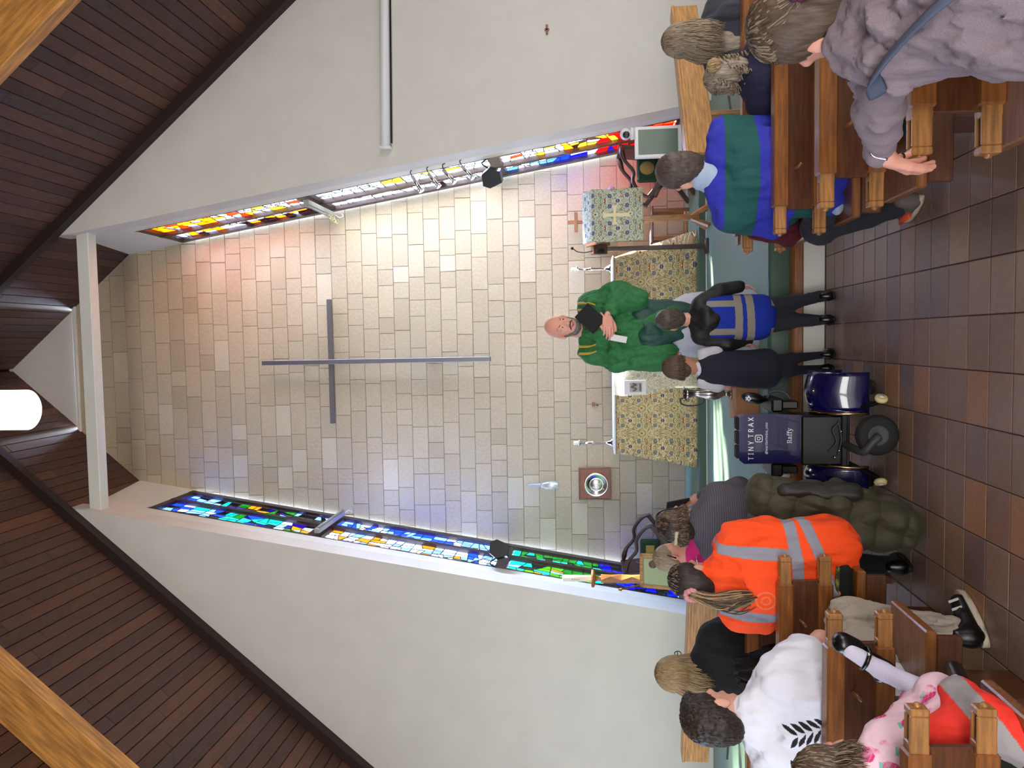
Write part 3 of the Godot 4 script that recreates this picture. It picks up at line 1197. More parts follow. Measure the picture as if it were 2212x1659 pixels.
	cyl(st, Vector3(0.0, 0.03, 0.03), Vector3(-0.01, -0.03, 0.08), 0.011)
	obj("peg", st, M.oak_dark_y, t)
	# --- clear acrylic lectern in front of the altar
	t = thing("acrylic_lectern", "clear acrylic lectern with white carved plaque before the altar", "lectern", Vector3(-0.42, FLOOR_S, -8.25))
	st = begin()
	var o := PackedVector2Array()
	for p in [[0.10, 0.0], [0.11, 0.36], [0.13, 0.52], [0.165, 0.62], [0.19, 0.69], [0.195, 0.97]]:
		o.append(Vector2(p[0], p[1]))
	for k in range(5, -1, -1):
		o.append(Vector2(-o[k].x, o[k].y))
	flat_prism(st, o, Transform3D(Basis.IDENTITY, Vector3(0, 0.03, 0.0)), 0.012)
	obj("front_panel", st, M.acrylic, t)
	for s in [-1, 1]:
		st = begin()
		box(st, Vector3(s * 0.115, 0.22, -0.10), Vector3(0.01, 0.38, 0.2), 0.002)
		obj("side_panel", st, M.acrylic, t)
	st = begin()
	box(st, Vector3(0, 1.01, -0.11), Vector3(0.40, 0.012, 0.30), 0.003, Basis(Vector3.RIGHT, 0.35))
	obj("desk", st, M.acrylic, t)
	st = begin()
	box(st, Vector3(0, 0.015, -0.08), Vector3(0.34, 0.03, 0.30), 0.004)
	obj("base", st, M.acrylic, t)
	st = begin()
	box(st, Vector3(-0.105, 0.845, 0.022), Vector3(0.155, 0.235, 0.014), 0.008)
	var pl := obj("plaque", st, M.plaque_white, t)
	st = begin()
	box(st, Vector3(-0.105, 0.835, 0.031), Vector3(0.10, 0.13, 0.004), 0.002)
	obj("panel", st, M.grey_paint, pl)
	st = begin(true)
	tube(st, catmull([Vector3(-0.145, 0.865, 0.036), Vector3(-0.12, 0.83, 0.036), Vector3(-0.10, 0.885, 0.036), Vector3(-0.08, 0.83, 0.036), Vector3(-0.065, 0.87, 0.036)]), [0.006])
	tube(st, [Vector3(-0.145, 0.79, 0.034), Vector3(-0.065, 0.79, 0.034)], [0.007])
	obj("carving", st, M.bronze_dark, pl)
	# --- pewter ewer on a cork box
	st = begin()
	box(st, Vector3(0, 0.09, 0), Vector3(0.30, 0.18, 0.30), 0.006)
	var bx := obj("cork_box", st, M.cork)
	bx.position = Vector3(-0.50, FLOOR_S, -6.30)
	bx.rotation.y = 0.12
	tag(bx, "plain tan box standing on the carpet under the pewter ewer", "box")
	t = thing("ewer", "tall pewter ewer with wide lip and scrolled handle on tan box", "ewer", Vector3(-0.46, FLOOR_S + 0.18, -6.34), 0.0)
	st = begin(true)
	lathe(st, [[0.0, 0.0], [0.05, 0.0], [0.052, 0.012], [0.026, 0.03], [0.022, 0.055], [0.046, 0.10], [0.058, 0.15], [0.052, 0.20], [0.034, 0.25], [0.026, 0.29], [0.034, 0.33], [0.060, 0.375], [0.054, 0.372], [0.028, 0.33], [0.0, 0.30]], Transform3D.IDENTITY, 28)
	obj("body", st, M.pewter, t)
	st = begin(true)
	tube(st, catmull([Vector3(-0.03, 0.20, 0), Vector3(-0.085, 0.24, 0), Vector3(-0.10, 0.32, 0), Vector3(-0.085, 0.39, 0), Vector3(-0.045, 0.40, 0), Vector3(-0.038, 0.37, 0), Vector3(-0.055, 0.355, 0)]), [0.006])
	obj("handle", st, M.black, t)
	build_lectern()
	build_chairs()
	build_rails()


func serif() -> Font:
	var f := SystemFont.new()
	f.font_names = PackedStringArray(["Droid Serif"])
	return f


func sans() -> Font:
	var f := SystemFont.new()
	f.font_names = PackedStringArray(["Droid Sans"])
	return f


func scaled_uv(m: ArrayMesh, k: Vector2) -> ArrayMesh:
	var a := m.surface_get_arrays(0)
	var uv: PackedVector2Array = a[Mesh.ARRAY_TEX_UV]
	for i in uv.size():
		uv[i] *= k
	a[Mesh.ARRAY_TEX_UV] = uv
	var r := ArrayMesh.new()
	r.add_surface_from_arrays(Mesh.PRIMITIVE_TRIANGLES, a)
	return r


func build_lectern() -> void:
	# pulpit lectern with a flowered fall
	var t := thing("pulpit_lectern", "wooden lectern on a slim post behind the flowered fall", "lectern", Vector3(1.30, FLOOR_S, -8.66))
	var st := begin()
	box(st, Vector3(0, 1.25, 0.0), Vector3(0.54, 0.03, 0.42), 0.005, Basis(Vector3.RIGHT, 0.42))
	obj("desk", st, M.oak_dark_x, t)
	st = begin()
	box(st, Vector3(0, 0.66, 0.0), Vector3(0.065, 1.10, 0.065), 0.006)
	obj("post", st, M.oak_light_y, t)
	for k in 4:
		var a := PI / 4 + k * PI / 2
		st = begin()
		bar(st, Vector3(0, 0.22, 0), Vector3(cos(a) * 0.15, 0.02, sin(a) * 0.15), 0.035, 0.05)
		obj("foot", st, M.oak_light_y, t)
	st = begin(true)
	var fall := func(u: float, v: float) -> Vector3:
		var x := lerpf(-0.28, 0.28, u)
		var s := v * 0.80
		if s < 0.26:
			return Vector3(x, 1.345 - s * 0.40, -0.02 + s * 0.91)
		return Vector3(x + 0.006 * sin(v * 8.0), 1.345 - 0.104 - (s - 0.26), 0.2166 + 0.004 * sin(u * 9.0 + v * 3.0))
	sheet(st, 24, 30, fall, 0.006)
	var c := node("lectern_fall", scaled_uv(done(st), Vector2(0.56 / 0.29, 0.80 / 0.37)), M.frontal_pale)
	c.position = Vector3(1.315, FLOOR_S + 0.03, -8.64)
	tag(c, "flowered lectern fall embroidered with a cream cross, hung over the desk", "lectern fall")
	# cream cross sewn on the fall
	st = begin()
	var cr := PackedVector2Array()
	for p in [[0.0, -0.15], [0.03, -0.165], [0.018, -0.12], [0.016, -0.01], [0.07, -0.014], [0.10, -0.03], [0.10, 0.035], [0.07, 0.018], [0.016, 0.016], [0.018, 0.09], [0.035, 0.125]]:
		cr.append(Vector2(p[0], p[1]))
	for k in range(cr.size() - 1, 0, -1):
		cr.append(Vector2(-cr[k].x, cr[k].y))
	flat_prism(st, cr, Transform3D(Basis.IDENTITY, Vector3(0, 1.00, 0.2215)), 0.004)
	obj("sewn_cross", st, M.cream_felt, c)
	# standing cross and candles on a wall shelf behind
	st = begin()
	box(st, Vector3(0, 0, 0), Vector3(0.75, 0.03, 0.24), 0.004)
	box(st, Vector3(0, -0.05, -0.10), Vector3(0.60, 0.08, 0.03), 0.004)
	var sh := obj("wall_shelf", st, M.oak_dark_x)
	sh.position = Vector3(1.50, 1.50, Z_BACK + 0.12)
	tag(sh, "dark wooden wall shelf behind the flowered lectern fall", "shelf")
	t = thing("standing_cross", "plain wooden standing cross rising behind the flowered lectern", "cross", Vector3(1.50, 1.516, Z_BACK + 0.12))
	st = begin()
	box(st, Vector3(0, 0.225, 0), Vector3(0.045, 0.42, 0.03), 0.003)
	obj("upright", st, M.oak_y, t)
	st = begin()
	box(st, Vector3(0, 0.33, 0.004), Vector3(0.25, 0.045, 0.03), 0.003)
	obj("crossbar", st, M.oak_x, t)
	st = begin()
	box(st, Vector3(0, 0.012, 0), Vector3(0.12, 0.024, 0.09), 0.003)
	obj("base", st, M.oak_x, t)
	for k in 2:
		t = thing("shelf_candle", ["short white candle right of the standing wooden cross", "short white candle left of the standing wooden cross"][k], "candle", Vector3([1.745, 1.265][k], 1.516, Z_BACK + 0.12), 0.0, "candles by the standing cross")
		st = begin(true)
		lathe(st, [[0.0, 0.0], [0.038, 0.0], [0.038, 0.185], [0.034, 0.19], [0.0, 0.186]], Transform3D.IDENTITY, 18)
		obj("wax", st, M.wax, t)
		st = begin()
		cyl(st, Vector3(0, 0.185, 0), Vector3(0.002, 0.225, 0), 0.0035, -1.0, 6)
		obj("wick", st, M.wax, t)
	# pink cloth peeping out by the fall
	st = begin(true)
	sheet(st, 10, 8, func(u: float, v: float) -> Vector3: return Vector3(-0.05 + 0.10 * u, 0.10 * v + 0.02 * sin(u * 7.0), 0.03 * sin(u * 9.0 + v * 4.0) - 0.02 * v), 0.004)
	var pk := obj("pink_cloth", st, M.pink_cloth)
	pk.position = Vector3(1.635, 1.40, -8.70)
	pk.rotation.z = 0.3
	tag(pk, "small pale pink cloth tucked behind the lectern's flowered fall", "cloth")
	# credence table with white papers
	t = thing("credence_table", "narrow credence table by the wall behind the lectern post", "table", Vector3(1.38, FLOOR_D, -9.80))
	st = begin()
	box(st, Vector3(0, 0.445, 0), Vector3(0.44, 0.025, 0.32), 0.004)
	obj("table_top", st, M.oak_dark_x, t)
	for sx in [-1, 1]:
		for sz in [-1, 1]:
			st = begin()
			box(st, Vector3(sx * 0.17, 0.217, sz * 0.12), Vector3(0.04, 0.434, 0.04), 0.004)
			obj("leg", st, M.oak_y, t)
	st = begin()
	box(st, Vector3(0, 0.03, 0), Vector3(0.34, 0.03, 0.03), 0.003)
	obj("stretcher", st, M.pine_x, t)
	st = begin()
	box(st, Vector3(-0.16, 0.463, 0.05), Vector3(0.16, 0.01, 0.2), 0.001, Basis(Vector3.UP, 0.2))
	var pp := obj("white_papers", st, M.linen)
	pp.position = Vector3(1.38, FLOOR_D, -9.80)
	tag(pp, "white folded paper lying on the narrow credence table", "paper")
	# microphone on its own small desk, right of the altar
	t = thing("microphone_stand", "black gooseneck microphone on a slim dark wooden stand beside the altar", "microphone", Vector3(1.00, FLOOR_S, -8.80))
	st = begin()
	box(st, Vector3(0, 1.20, 0), Vector3(0.12, 0.16, 0.12), 0.006, Basis(Vector3.RIGHT, 0.3))
	obj("desk", st, M.oak_dark_y, t)
	st = begin()
	box(st, Vector3(0, 0.57, 0), Vector3(0.05, 1.14, 0.05), 0.004)
	obj("post", st, M.walnut_y, t)
	st = begin()
	box(st, Vector3(0, 0.015, 0), Vector3(0.16, 0.03, 0.16), 0.004)
	obj("base", st, M.walnut_x, t)
	st = begin(true)
	tube(st, catmull([Vector3(-0.02, 1.27, 0.03), Vector3(-0.035, 1.36, 0.03), Vector3(-0.025, 1.44, 0.035), Vector3(0.005, 1.485, 0.05)]), [0.006])
	obj("gooseneck", st, M.black, t)
	st = begin(true)
	ball(st, Vector3(0.012, 1.50, 0.055), Vector3.ONE * 0.017)
	obj("head", st, M.black_matt, t)
	st = begin(true)
	ball(st, Vector3(-0.03, 1.19, 0.09), Vector3(0.035, 0.05, 0.03))
	obj("clip", st, M.black_matt, t)


func build_chairs() -> void:
	for side in [1, -1]:
		var name_: String = ["carved dark wooden armchair with green hassock in the red-lit right corner", "carved dark wooden armchair with green hassock in the left corner"][0 if side > 0 else 1]
		var t := thing("sanctuary_chair", name_, "chair", Vector3(XC + side * 2.26, FLOOR_D, -9.42), 0.0, "carved sanctuary chairs")
		var s := float(side)
		# the back stands on the outer side, the arms sweep inwards
		var st := begin()
		box(st, Vector3(s * 0.22, 0.50, 0), Vector3(0.045, 0.74, 0.56), 0.006, Basis(Vector3.BACK, s * -0.12))
		var back := obj("backrest", st, M.walnut_y, t)
		st = begin(true)
		lathe(st, [[0.0, 0.0], [0.07, 0.0], [0.075, 0.008], [0.06, 0.014], [0.0, 0.014]], Transform3D(Basis(Vector3.BACK, s * PI / 2), Vector3(s * 0.19, 0.62, 0)), 20)
		obj("roundel", st, M.walnut_y, back)
		st = begin()
		box(st, Vector3(0, 0.40, 0), Vector3(0.50, 0.035, 0.54), 0.006)
		obj("seat", st, M.walnut_x, t)
		for z in [-0.28, 0.28]:
			st = begin(true)
			var pts := catmull([Vector3(s * 0.26, 0.84, z), Vector3(s * 0.10, 0.80, z), Vector3(s * -0.03, 0.70, z), Vector3(s * -0.16, 0.70, z), Vector3(s * -0.30, 0.60, z), Vector3(s * -0.34, 0.50, z)], 6)
			tube(st, pts, [0.02, 0.03, 0.04, 0.05, 0.045, 0.04, 0.034, 0.03], 8, 0.7)
			obj("arm", st, M.walnut_x, t)
			for k in 2:
				st = begin()
				bar(st, Vector3(s * [-0.32, 0.30][k], 0.0, z), Vector3(s * [0.24, -0.33][k], [0.42, 0.52][k], z), 0.05, 0.055, Vector3.BACK)
				obj("leg", st, M.walnut_y, t)
		st = begin()
		cyl(st, Vector3(0, 0.21, -0.29), Vector3(0, 0.21, 0.29), 0.02)
		obj("stretcher", st, M.walnut_z, t)
		# hassock standing on the seat
		var h := thing("hassock", ["green hassock with gold oval standing on the right armchair", "green hassock with gold oblong standing on the left armchair"][0 if side > 0 else 1], "hassock", Vector3(XC + side * 2.27, FLOOR_D + 0.418, -9.30), s * 0.25, "hassocks on the sanctuary chairs")
		st = begin()
		box(st, Vector3(0, 0.115, 0), Vector3(0.30, 0.23, 0.09), 0.02)
		obj("body", st, M.green_wool, h)
		st = begin(true)
		if side > 0:
			lathe(st, [[0.0, 0.0], [0.085, 0.0], [0.082, 0.006], [0.0, 0.007]], Transform3D(Basis(Vector3.RIGHT, PI / 2), Vector3(0, 0.115, 0.0455)), 20)
		else:
			box(st, Vector3(0.0, 0.115, 0.047), Vector3(0.20, 0.10, 0.005), 0.002)
		obj("emblem", st, M.gold_wool, h)


func build_rails() -> void:
	# communion rails: a deep face board on slim posts
	for k in 2:
		var a: Vector3 = [Vector3(1.364, 0, -5.97), Vector3(-2.006, 0, -5.95)][k]
		var b: Vector3 = [Vector3(2.86, 0, -7.0), Vector3(-3.6, 0, -6.48)][k]
		var t := thing("communion_rail", ["golden wooden communion rail before the right white wall", "golden wooden communion rail before the left white wall"][k], "rail", Vector3(a.x, FLOOR_S, a.z), 0.0, "communion rails")
		var d := (b - a)
		var n := d.cross(Vector3.UP).normalized()
		if n.z < 0.0:
			n = -n
		var st := begin()
		bar(st, Vector3(0, 0.452, 0), d + Vector3(0, 0.452, 0), 0.03, 0.20, Vector3.UP, 0.004)
		obj("face_board", st, M["rail_oak_x"], t)
		st = begin()
		bar(st, Vector3(0, 0.56, 0) - n * 0.045, d + Vector3(0, 0.56, 0) - n * 0.045, 0.14, 0.024, Vector3.UP, 0.004)
		obj("top_board", st, M["rail_oak_x"], t)
		for q in 5:
			var p: Vector3 = d * (0.06 + 0.2 * q) - n * 0.03
			st = begin()
			box(st, p + Vector3(0, 0.275, 0), Vector3(0.035, 0.55, 0.05), 0.003)
			obj("post", st, M.pine_y, t)
		st = begin()
		bar(st, Vector3(0, 0.19, 0) - n * 0.03, d + Vector3(0, 0.19, 0) - n * 0.03, 0.016, 0.016, Vector3.UP, 0.002)
		obj("rod", st, M.dark_grey, t)


# ---------------------------------------------------------------- lamps, screen, stands

func build_fittings() -> void:
	# pendant lamp over the nave
	var t := thing("pendant_lamp", "white drum pendant lamp glowing under the ridge", "lamp", Vector3(-0.48, 6.06, -5.6))
	var st := begin(true)
	lathe(st, [[0.0, 0.0], [0.150, 0.0], [0.158, 0.008], [0.158, 0.30], [0.150, 0.308], [0.0, 0.308]], Transform3D.IDENTITY, 36)
	obj("lamp_shade", st, M.lamp_glow, t)
	st = begin(true)
	lathe(st, [[0.158, 0.305], [0.164, 0.31], [0.164, 0.34], [0.04, 0.40], [0.0, 0.40]], Transform3D.IDENTITY, 28)
	obj("cap", st, M.white_plastic, t)
	st = begin()
	cyl(st, Vector3(0, 0.39, 0), Vector3(0, 3.10, 0), 0.008)
	obj("cord", st, M.dark_grey, t)
	var l := OmniLight3D.new()
	l.name = "pendant_light"
	l.light_color = Color(1.0, 0.93, 0.82)
	l.light_energy = 0.5
	l.light_size = 0.1
	l.omni_range = 30.0
	l.omni_attenuation = 2.0
	l.shadow_enabled = true
	l.position = Vector3(-0.48, 5.97, -5.6)
	add_child(l)
	# projection screen in its housing on the right white wall
	t = thing("projection_screen", "rolled projection screen in a long white housing on the right wall", "projection screen", Vector3(3.35, 3.85, Z_ARCH))
	st = begin(true)
	tube(st, [Vector3(-1.2, 0.045, 0.075), Vector3(1.3, 0.0, 0.075)], [0.052], 14)
	obj("housing", st, M.white_plastic, t)
	st = begin()
	box(st, Vector3(0.05, -0.042, 0.07), Vector3(2.42, 0.016, 0.02), 0.002, Basis(Vector3.BACK, -0.018))
	obj("slot", st, M.black_matt, t)
	for x in [-1.205, 1.3]:
		st = begin()
		box(st, Vector3(x, 0.045 if x < 0 else 0.0, 0.06), Vector3(0.025, 0.13, 0.12), 0.012)
		obj("end_cap", st, M.white_plastic, t)
	# little cross on the right wall
	t = thing("little_cross", "tiny brown wooden cross alone on the right white wall", "cross", Vector3(3.335, 2.10, Z_ARCH + 0.012))
	st = begin()
	box(st, Vector3.ZERO, Vector3(0.022, 0.10, 0.022), 0.002, Basis(Vector3.BACK, PI / 2))
	obj("crossbar", st, M.plaque_wood, t)
	st = begin()
	box(st, Vector3(0, 0, 0.002), Vector3(0.02, 0.05, 0.018), 0.002)
	obj("upright", st, M.plaque_wood, t)
	# four chrome spotlights hung from the right reveal
	var heads := [[Vector3(1.903, 3.699, -8.85), Vector3(1.742, 3.60, -8.85), Vector3(1.982, 3.70, -8.86), "topmost"], [Vector3(1.927, 3.508, -8.85), Vector3(1.785, 3.395, -8.85), Vector3(2.022, 3.505, -8.86), "second from top"], [Vector3(1.963, 3.337, -8.85), Vector3(1.828, 3.21, -8.85), Vector3(2.053, 3.31, -8.86), "third from top"], [Vector3(1.997, 3.121, -8.85), Vector3(1.866, 2.997, -8.85), Vector3(2.089, 3.12, -8.86), "lowest"]]
	for h in heads:
		var a: Vector3 = h[0]
		var b: Vector3 = h[1]
		t = thing("spotlight", "slim chrome spotlight on the right reveal, %s of the four" % h[3], "spotlight", a, 0.0, "chrome spotlights on the right reveal")
		st = begin(true)
		tube(st, [Vector3.ZERO, (b - a) * 0.95], [0.022], 16)
		obj("barrel", st, M.chrome, t)
		st = begin(true)
		tube(st, [(b - a) * 0.93, (b - a) * 1.08], [0.030, 0.036], 18)
		var head := obj("lamp_head", st, M.chrome, t)
		st = begin(true)
		tube(st, [(b - a) * 1.06, (b - a) * 1.10], [0.034, 0.032], 18)
		obj("lamp_glass", st, M.spot_glow, head)
		st = begin(true)
		tube(st, catmull([(b - a) * 0.1, (h[2] - a) * 0.6 + Vector3(0, 0.02, 0), Vector3(half_arch(h[2].y) + XC - a.x, h[2].y - a.y, 0)]), [0.006], 8)
		obj("stem", st, M.dark_grey, t)
		var s := SpotLight3D.new()
		s.name = "spotlight_beam"
		s.light_color = Color(1.0, 0.95, 0.86)
		s.light_energy = 0.25
		s.spot_angle = 40.0
		s.spot_range = 20.0
		s.spot_attenuation = 2.0
		s.light_size = 0.03
		s.shadow_enabled = true
		add_child(s, true)
		s.look_at_from_position(a + (b - a) * 1.16, a + (b - a) * 1.16 + (b - a).normalized() + Vector3(0, -0.3, 0), Vector3.BACK)
	# black floodlights on the transoms
	for side in [1, -1]:
		var fx: float = XC + side * 2.24
		t = thing("floodlight", ["black six-sided floodlight on the lower right transom", "black six-sided floodlight on the lower left transom"][0 if side > 0 else 1], "floodlight", Vector3(fx, 2.79, -9.02), 0.0, "black floodlights")
		st = begin()
		var o := PackedVector2Array()
		for p in [[-0.10, 0.02], [-0.07, 0.10], [0.06, 0.11], [0.12, 0.03], [0.09, -0.10], [-0.04, -0.12]]:
			o.append(Vector2(p[0] * side, p[1]))
		flat_prism(st, o, Transform3D(Basis(Vector3.UP, -0.4 * side), Vector3(-0.02 * side, 0, -0.08)), 0.17)
		obj("body", st, M.black, t)
		st = begin()
		box(st, Vector3(-0.03 * side, -0.02, 0.095), Vector3(0.05, 0.10, 0.006), 0.002, Basis(Vector3.UP, -0.4 * side) * Basis(Vector3.BACK, 0.35 * side))
		obj("rating_plate", st, M.grey_paint, t)
		st = begin(true)
		tube(st, catmull([Vector3(0.07 * side, 0.05, -0.02), Vector3(0.13 * side, 0.12, -0.03), Vector3(0.19 * side, 0.05, -0.06), Vector3(0.22 * side, -0.0, -0.08)]), [0.010], 8)
		obj("bracket", st, M.dark_grey, t)
		# batten light on the upper transom
		t = thing("batten_light", ["grey fluorescent batten with loose cable on the upper right transom", "grey fluorescent batten on the upper left transom"][0 if side > 0 else 1], "light fitting", Vector3(XC + side * (half_arch(5.11) - 0.05), 5.06, -9.58), 0.0, "fluorescent battens")
		st = begin()
		box(st, Vector3(0, 0, 0), Vector3(0.06, 0.07, 1.0), 0.006)
		obj("housing", st, M.grey_paint, t)
		st = begin(true)
		tube(st, [Vector3(-0.045 * side, -0.012, -0.47), Vector3(-0.045 * side, -0.012, 0.47)], [0.014], 10)
		obj("tube_lamp", st, M.grey_paint, t)
		st = begin(true)
		tube(st, catmull([Vector3(0, -0.03, -0.48), Vector3(-0.03 * side, -0.07, -0.52), Vector3(-0.01 * side, -0.12, -0.53), Vector3(0.02 * side, -0.10, -0.53)]), [0.006], 6)
		obj("lead_end", st, M.white_plastic, t)
		if side > 0:
			st = begin(true)
			var pts := []
			for k in 40:
				var a := k * 0.9
				pts.append(Vector3(-0.06 + 0.035 * cos(a) - 0.0012 * k, -0.05 + 0.02 * sin(a * 1.3) - 0.0004 * k, -0.15 - 0.008 * k))
			tube(st, pts, [0.004], 5)
			obj("cable", st, M.cable_yellow, t)
	# monitor with a conference camera on top, right of the lectern
	t = thing("monitor", "pale framed monitor with blank grey-green screen in front of the armchair", "monitor", Vector3(1.965, FLOOR_S, -8.02), 0.10)
	st = begin()
	box(st, Vector3(0, 0.60, 0), Vector3(0.325, 0.475, 0.04), 0.008)
	obj("casing", st, M.white_plastic, t)
	st = begin()
	box(st, Vector3(0, 0.605, 0.021), Vector3(0.255, 0.395, 0.006), 0.001)
	obj("screen", st, M.screen_green, t)
	st = begin()
	box(st, Vector3(0, 0.18, -0.01), Vector3(0.06, 0.37, 0.04), 0.006)
	obj("stand", st, M.grey_paint, t)
	st = begin()
	box(st, Vector3(0, 0.01, 0), Vector3(0.30, 0.02, 0.22), 0.006)
	obj("base", st, M.grey_paint, t)
	t = thing("conference_camera", "round white conference camera with black lens on top of the monitor", "camera", Vector3(2.06, FLOOR_S + 0.838, -8.02))
	st = begin(true)
	lathe(st, [[0.0, 0.0], [0.055, 0.0], [0.062, 0.02], [0.062, 0.035], [0.05, 0.045], [0.0, 0.046]], Transform3D.IDENTITY, 24)
	obj("base", st, M.white_plastic, t)
	st = begin(true)
	ball(st, Vector3(0, 0.09, 0), Vector3(0.062, 0.056, 0.056), Basis.IDENTITY, 12, 20)
	obj("body", st, M.white_plastic, t)
	st = begin(true)
	lathe(st, [[0.0, 0.0], [0.034, 0.0], [0.034, 0.014], [0.026, 0.02], [0.0, 0.014]], Transform3D(Basis(Vector3.RIGHT, PI / 2 - 0.1), Vector3(-0.02, 0.085, 0.046)), 20)
	obj("lens", st, M.black, t)
	# paschal candle on a carved stand, left
	t = thing("paschal_candle_stand", "turned golden wooden stand with carved facets by the left window", "candle stand", Vector3(-2.39, FLOOR_S, -7.6))
	st = begin(true)
	lathe(st, [[0.0, 1.285], [0.05, 1.285], [0.085, 1.30], [0.088, 1.312], [0.082, 1.325], [0.03, 1.328], [0.0, 1.328]], Transform3D.IDENTITY, 28)
	obj("plate", st, M.oak_x, t)
	st = begin(true)
	lathe(st, [[0.026, 1.23], [0.022, 1.26], [0.03, 1.287]], Transform3D.IDENTITY, 18)
	obj("neck", st, M.oak_y, t)
	st = begin()
	for k in 11:
		var y0 := 0.12 + k * 0.101
		var tw := 0.0 if k % 2 else PI / 4
		for s in 4:
			var a0 := PI / 2 * s + tw
			var a1 := a0 + PI / 2
			var am := a0 + PI / 4
			var r := 0.046
			var b0 := Vector3(cos(a0) * r, y0, sin(a0) * r)
			var b1 := Vector3(cos(a1) * r, y0, sin(a1) * r)
			var m := Vector3(cos(am) * r, y0 + 0.101, sin(am) * r)
			var m2 := Vector3(cos(am + PI / 2) * r, y0 + 0.101, sin(am + PI / 2) * r)
			tri(st, b0, b1, m, Vector3(0, y0 + 0.05, 0))
			tri(st, b1, m2, m, Vector3(0, y0 + 0.05, 0))
	obj("column", st, M.oak_light_y, t)
	st = begin(true)
	lathe(st, [[0.0, 0.0], [0.16, 0.0], [0.165, 0.03], [0.10, 0.06], [0.05, 0.09], [0.046, 0.125]], Transform3D.IDENTITY, 24)
	obj("base", st, M.oak_x, t)
	t = thing("paschal_candle", "tall white paschal candle standing on the carved wooden stand", "candle", Vector3(-2.39, FLOOR_S + 1.328, -7.6))
	st = begin(true)
	lathe(st, [[0.0, 0.0], [0.031, 0.0], [0.031, 0.275], [0.025, 0.285], [0.0, 0.28]], Transform3D.IDENTITY, 18)
	obj("wax", st, M.wax, t)
	for k in 4:
		st = begin()
		box(st, Vector3(-0.004, 0.12 + k * 0.022, 0.031), Vector3(0.010, 0.014, 0.003), 0.001)
		obj("ornament", st, M.grey_paint, t)
	# prayer desk board with pale green pad
	t = thing("reading_desk", "sunlit pine reading desk with a pale green padded board", "reading desk", Vector3(-2.145, FLOOR_S, -7.05), 0.06)
	var lean := Basis(Vector3.RIGHT, -0.30)
	st = begin()
	box(st, Vector3(0, 0.68, 0), Vector3(0.235, 0.325, 0.03), 0.004, lean)
	obj("board", st, M.pine_x, t)
	for k in 4:
		st = begin()
		box(st, Vector3(0, 0.68, 0) + lean * Vector3([-0.138, 0.138, 0, 0][k], [0, 0, 0.183, -0.183][k], 0.004), Vector3([0.034, 0.034, 0.31, 0.31][k], [0.40, 0.40, 0.034, 0.034][k], 0.05), 0.005, lean)
		obj("frame", st, M.pine_y, t)
	st = begin(true)
	ball(st, Vector3(0, 0.68, 0) + lean * Vector3(0, 0, 0.012), Vector3(0.158, 0.225, 0.022), lean, 8, 16)
	st = begin()
	box(st, Vector3(0, 0.68, 0) + lean * Vector3(0, 0, 0.02), Vector3(0.24, 0.33, 0.025), 0.018, lean)
	obj("pad", st, M.pad_green, t)
	st = begin()
	box(st, Vector3(0, 0.30, -0.03), Vector3(0.07, 0.60, 0.06), 0.006)
	obj("post", st, M.pine_y, t)
	st = begin()
	box(st, Vector3(0, 0.02, -0.02), Vector3(0.34, 0.04, 0.30), 0.006)
	obj("base", st, M.pine_x, t)
	# a thin snuffer pole leaning by the left window
	t = thing("candle_snuffer", "thin brass candle snuffer leaning by the blue glass", "candle snuffer", Vector3(-2.50, FLOOR_S, -8.35))
	st = begin(true)
	tube(st, [Vector3(0.05, 0.0, 0.1), Vector3(-0.25, 1.02, -0.02)], [0.008], 8)
	obj("pole", st, M.brass, t)
	st = begin(true)
	lathe(st, [[0.018, 0.0], [0.012, 0.03], [0.0, 0.045]], Transform3D(Basis.IDENTITY, Vector3(-0.25, 1.0, -0.02)), 14)
	obj("cone", st, M.brass, t)


# ---------------------------------------------------------------- pews

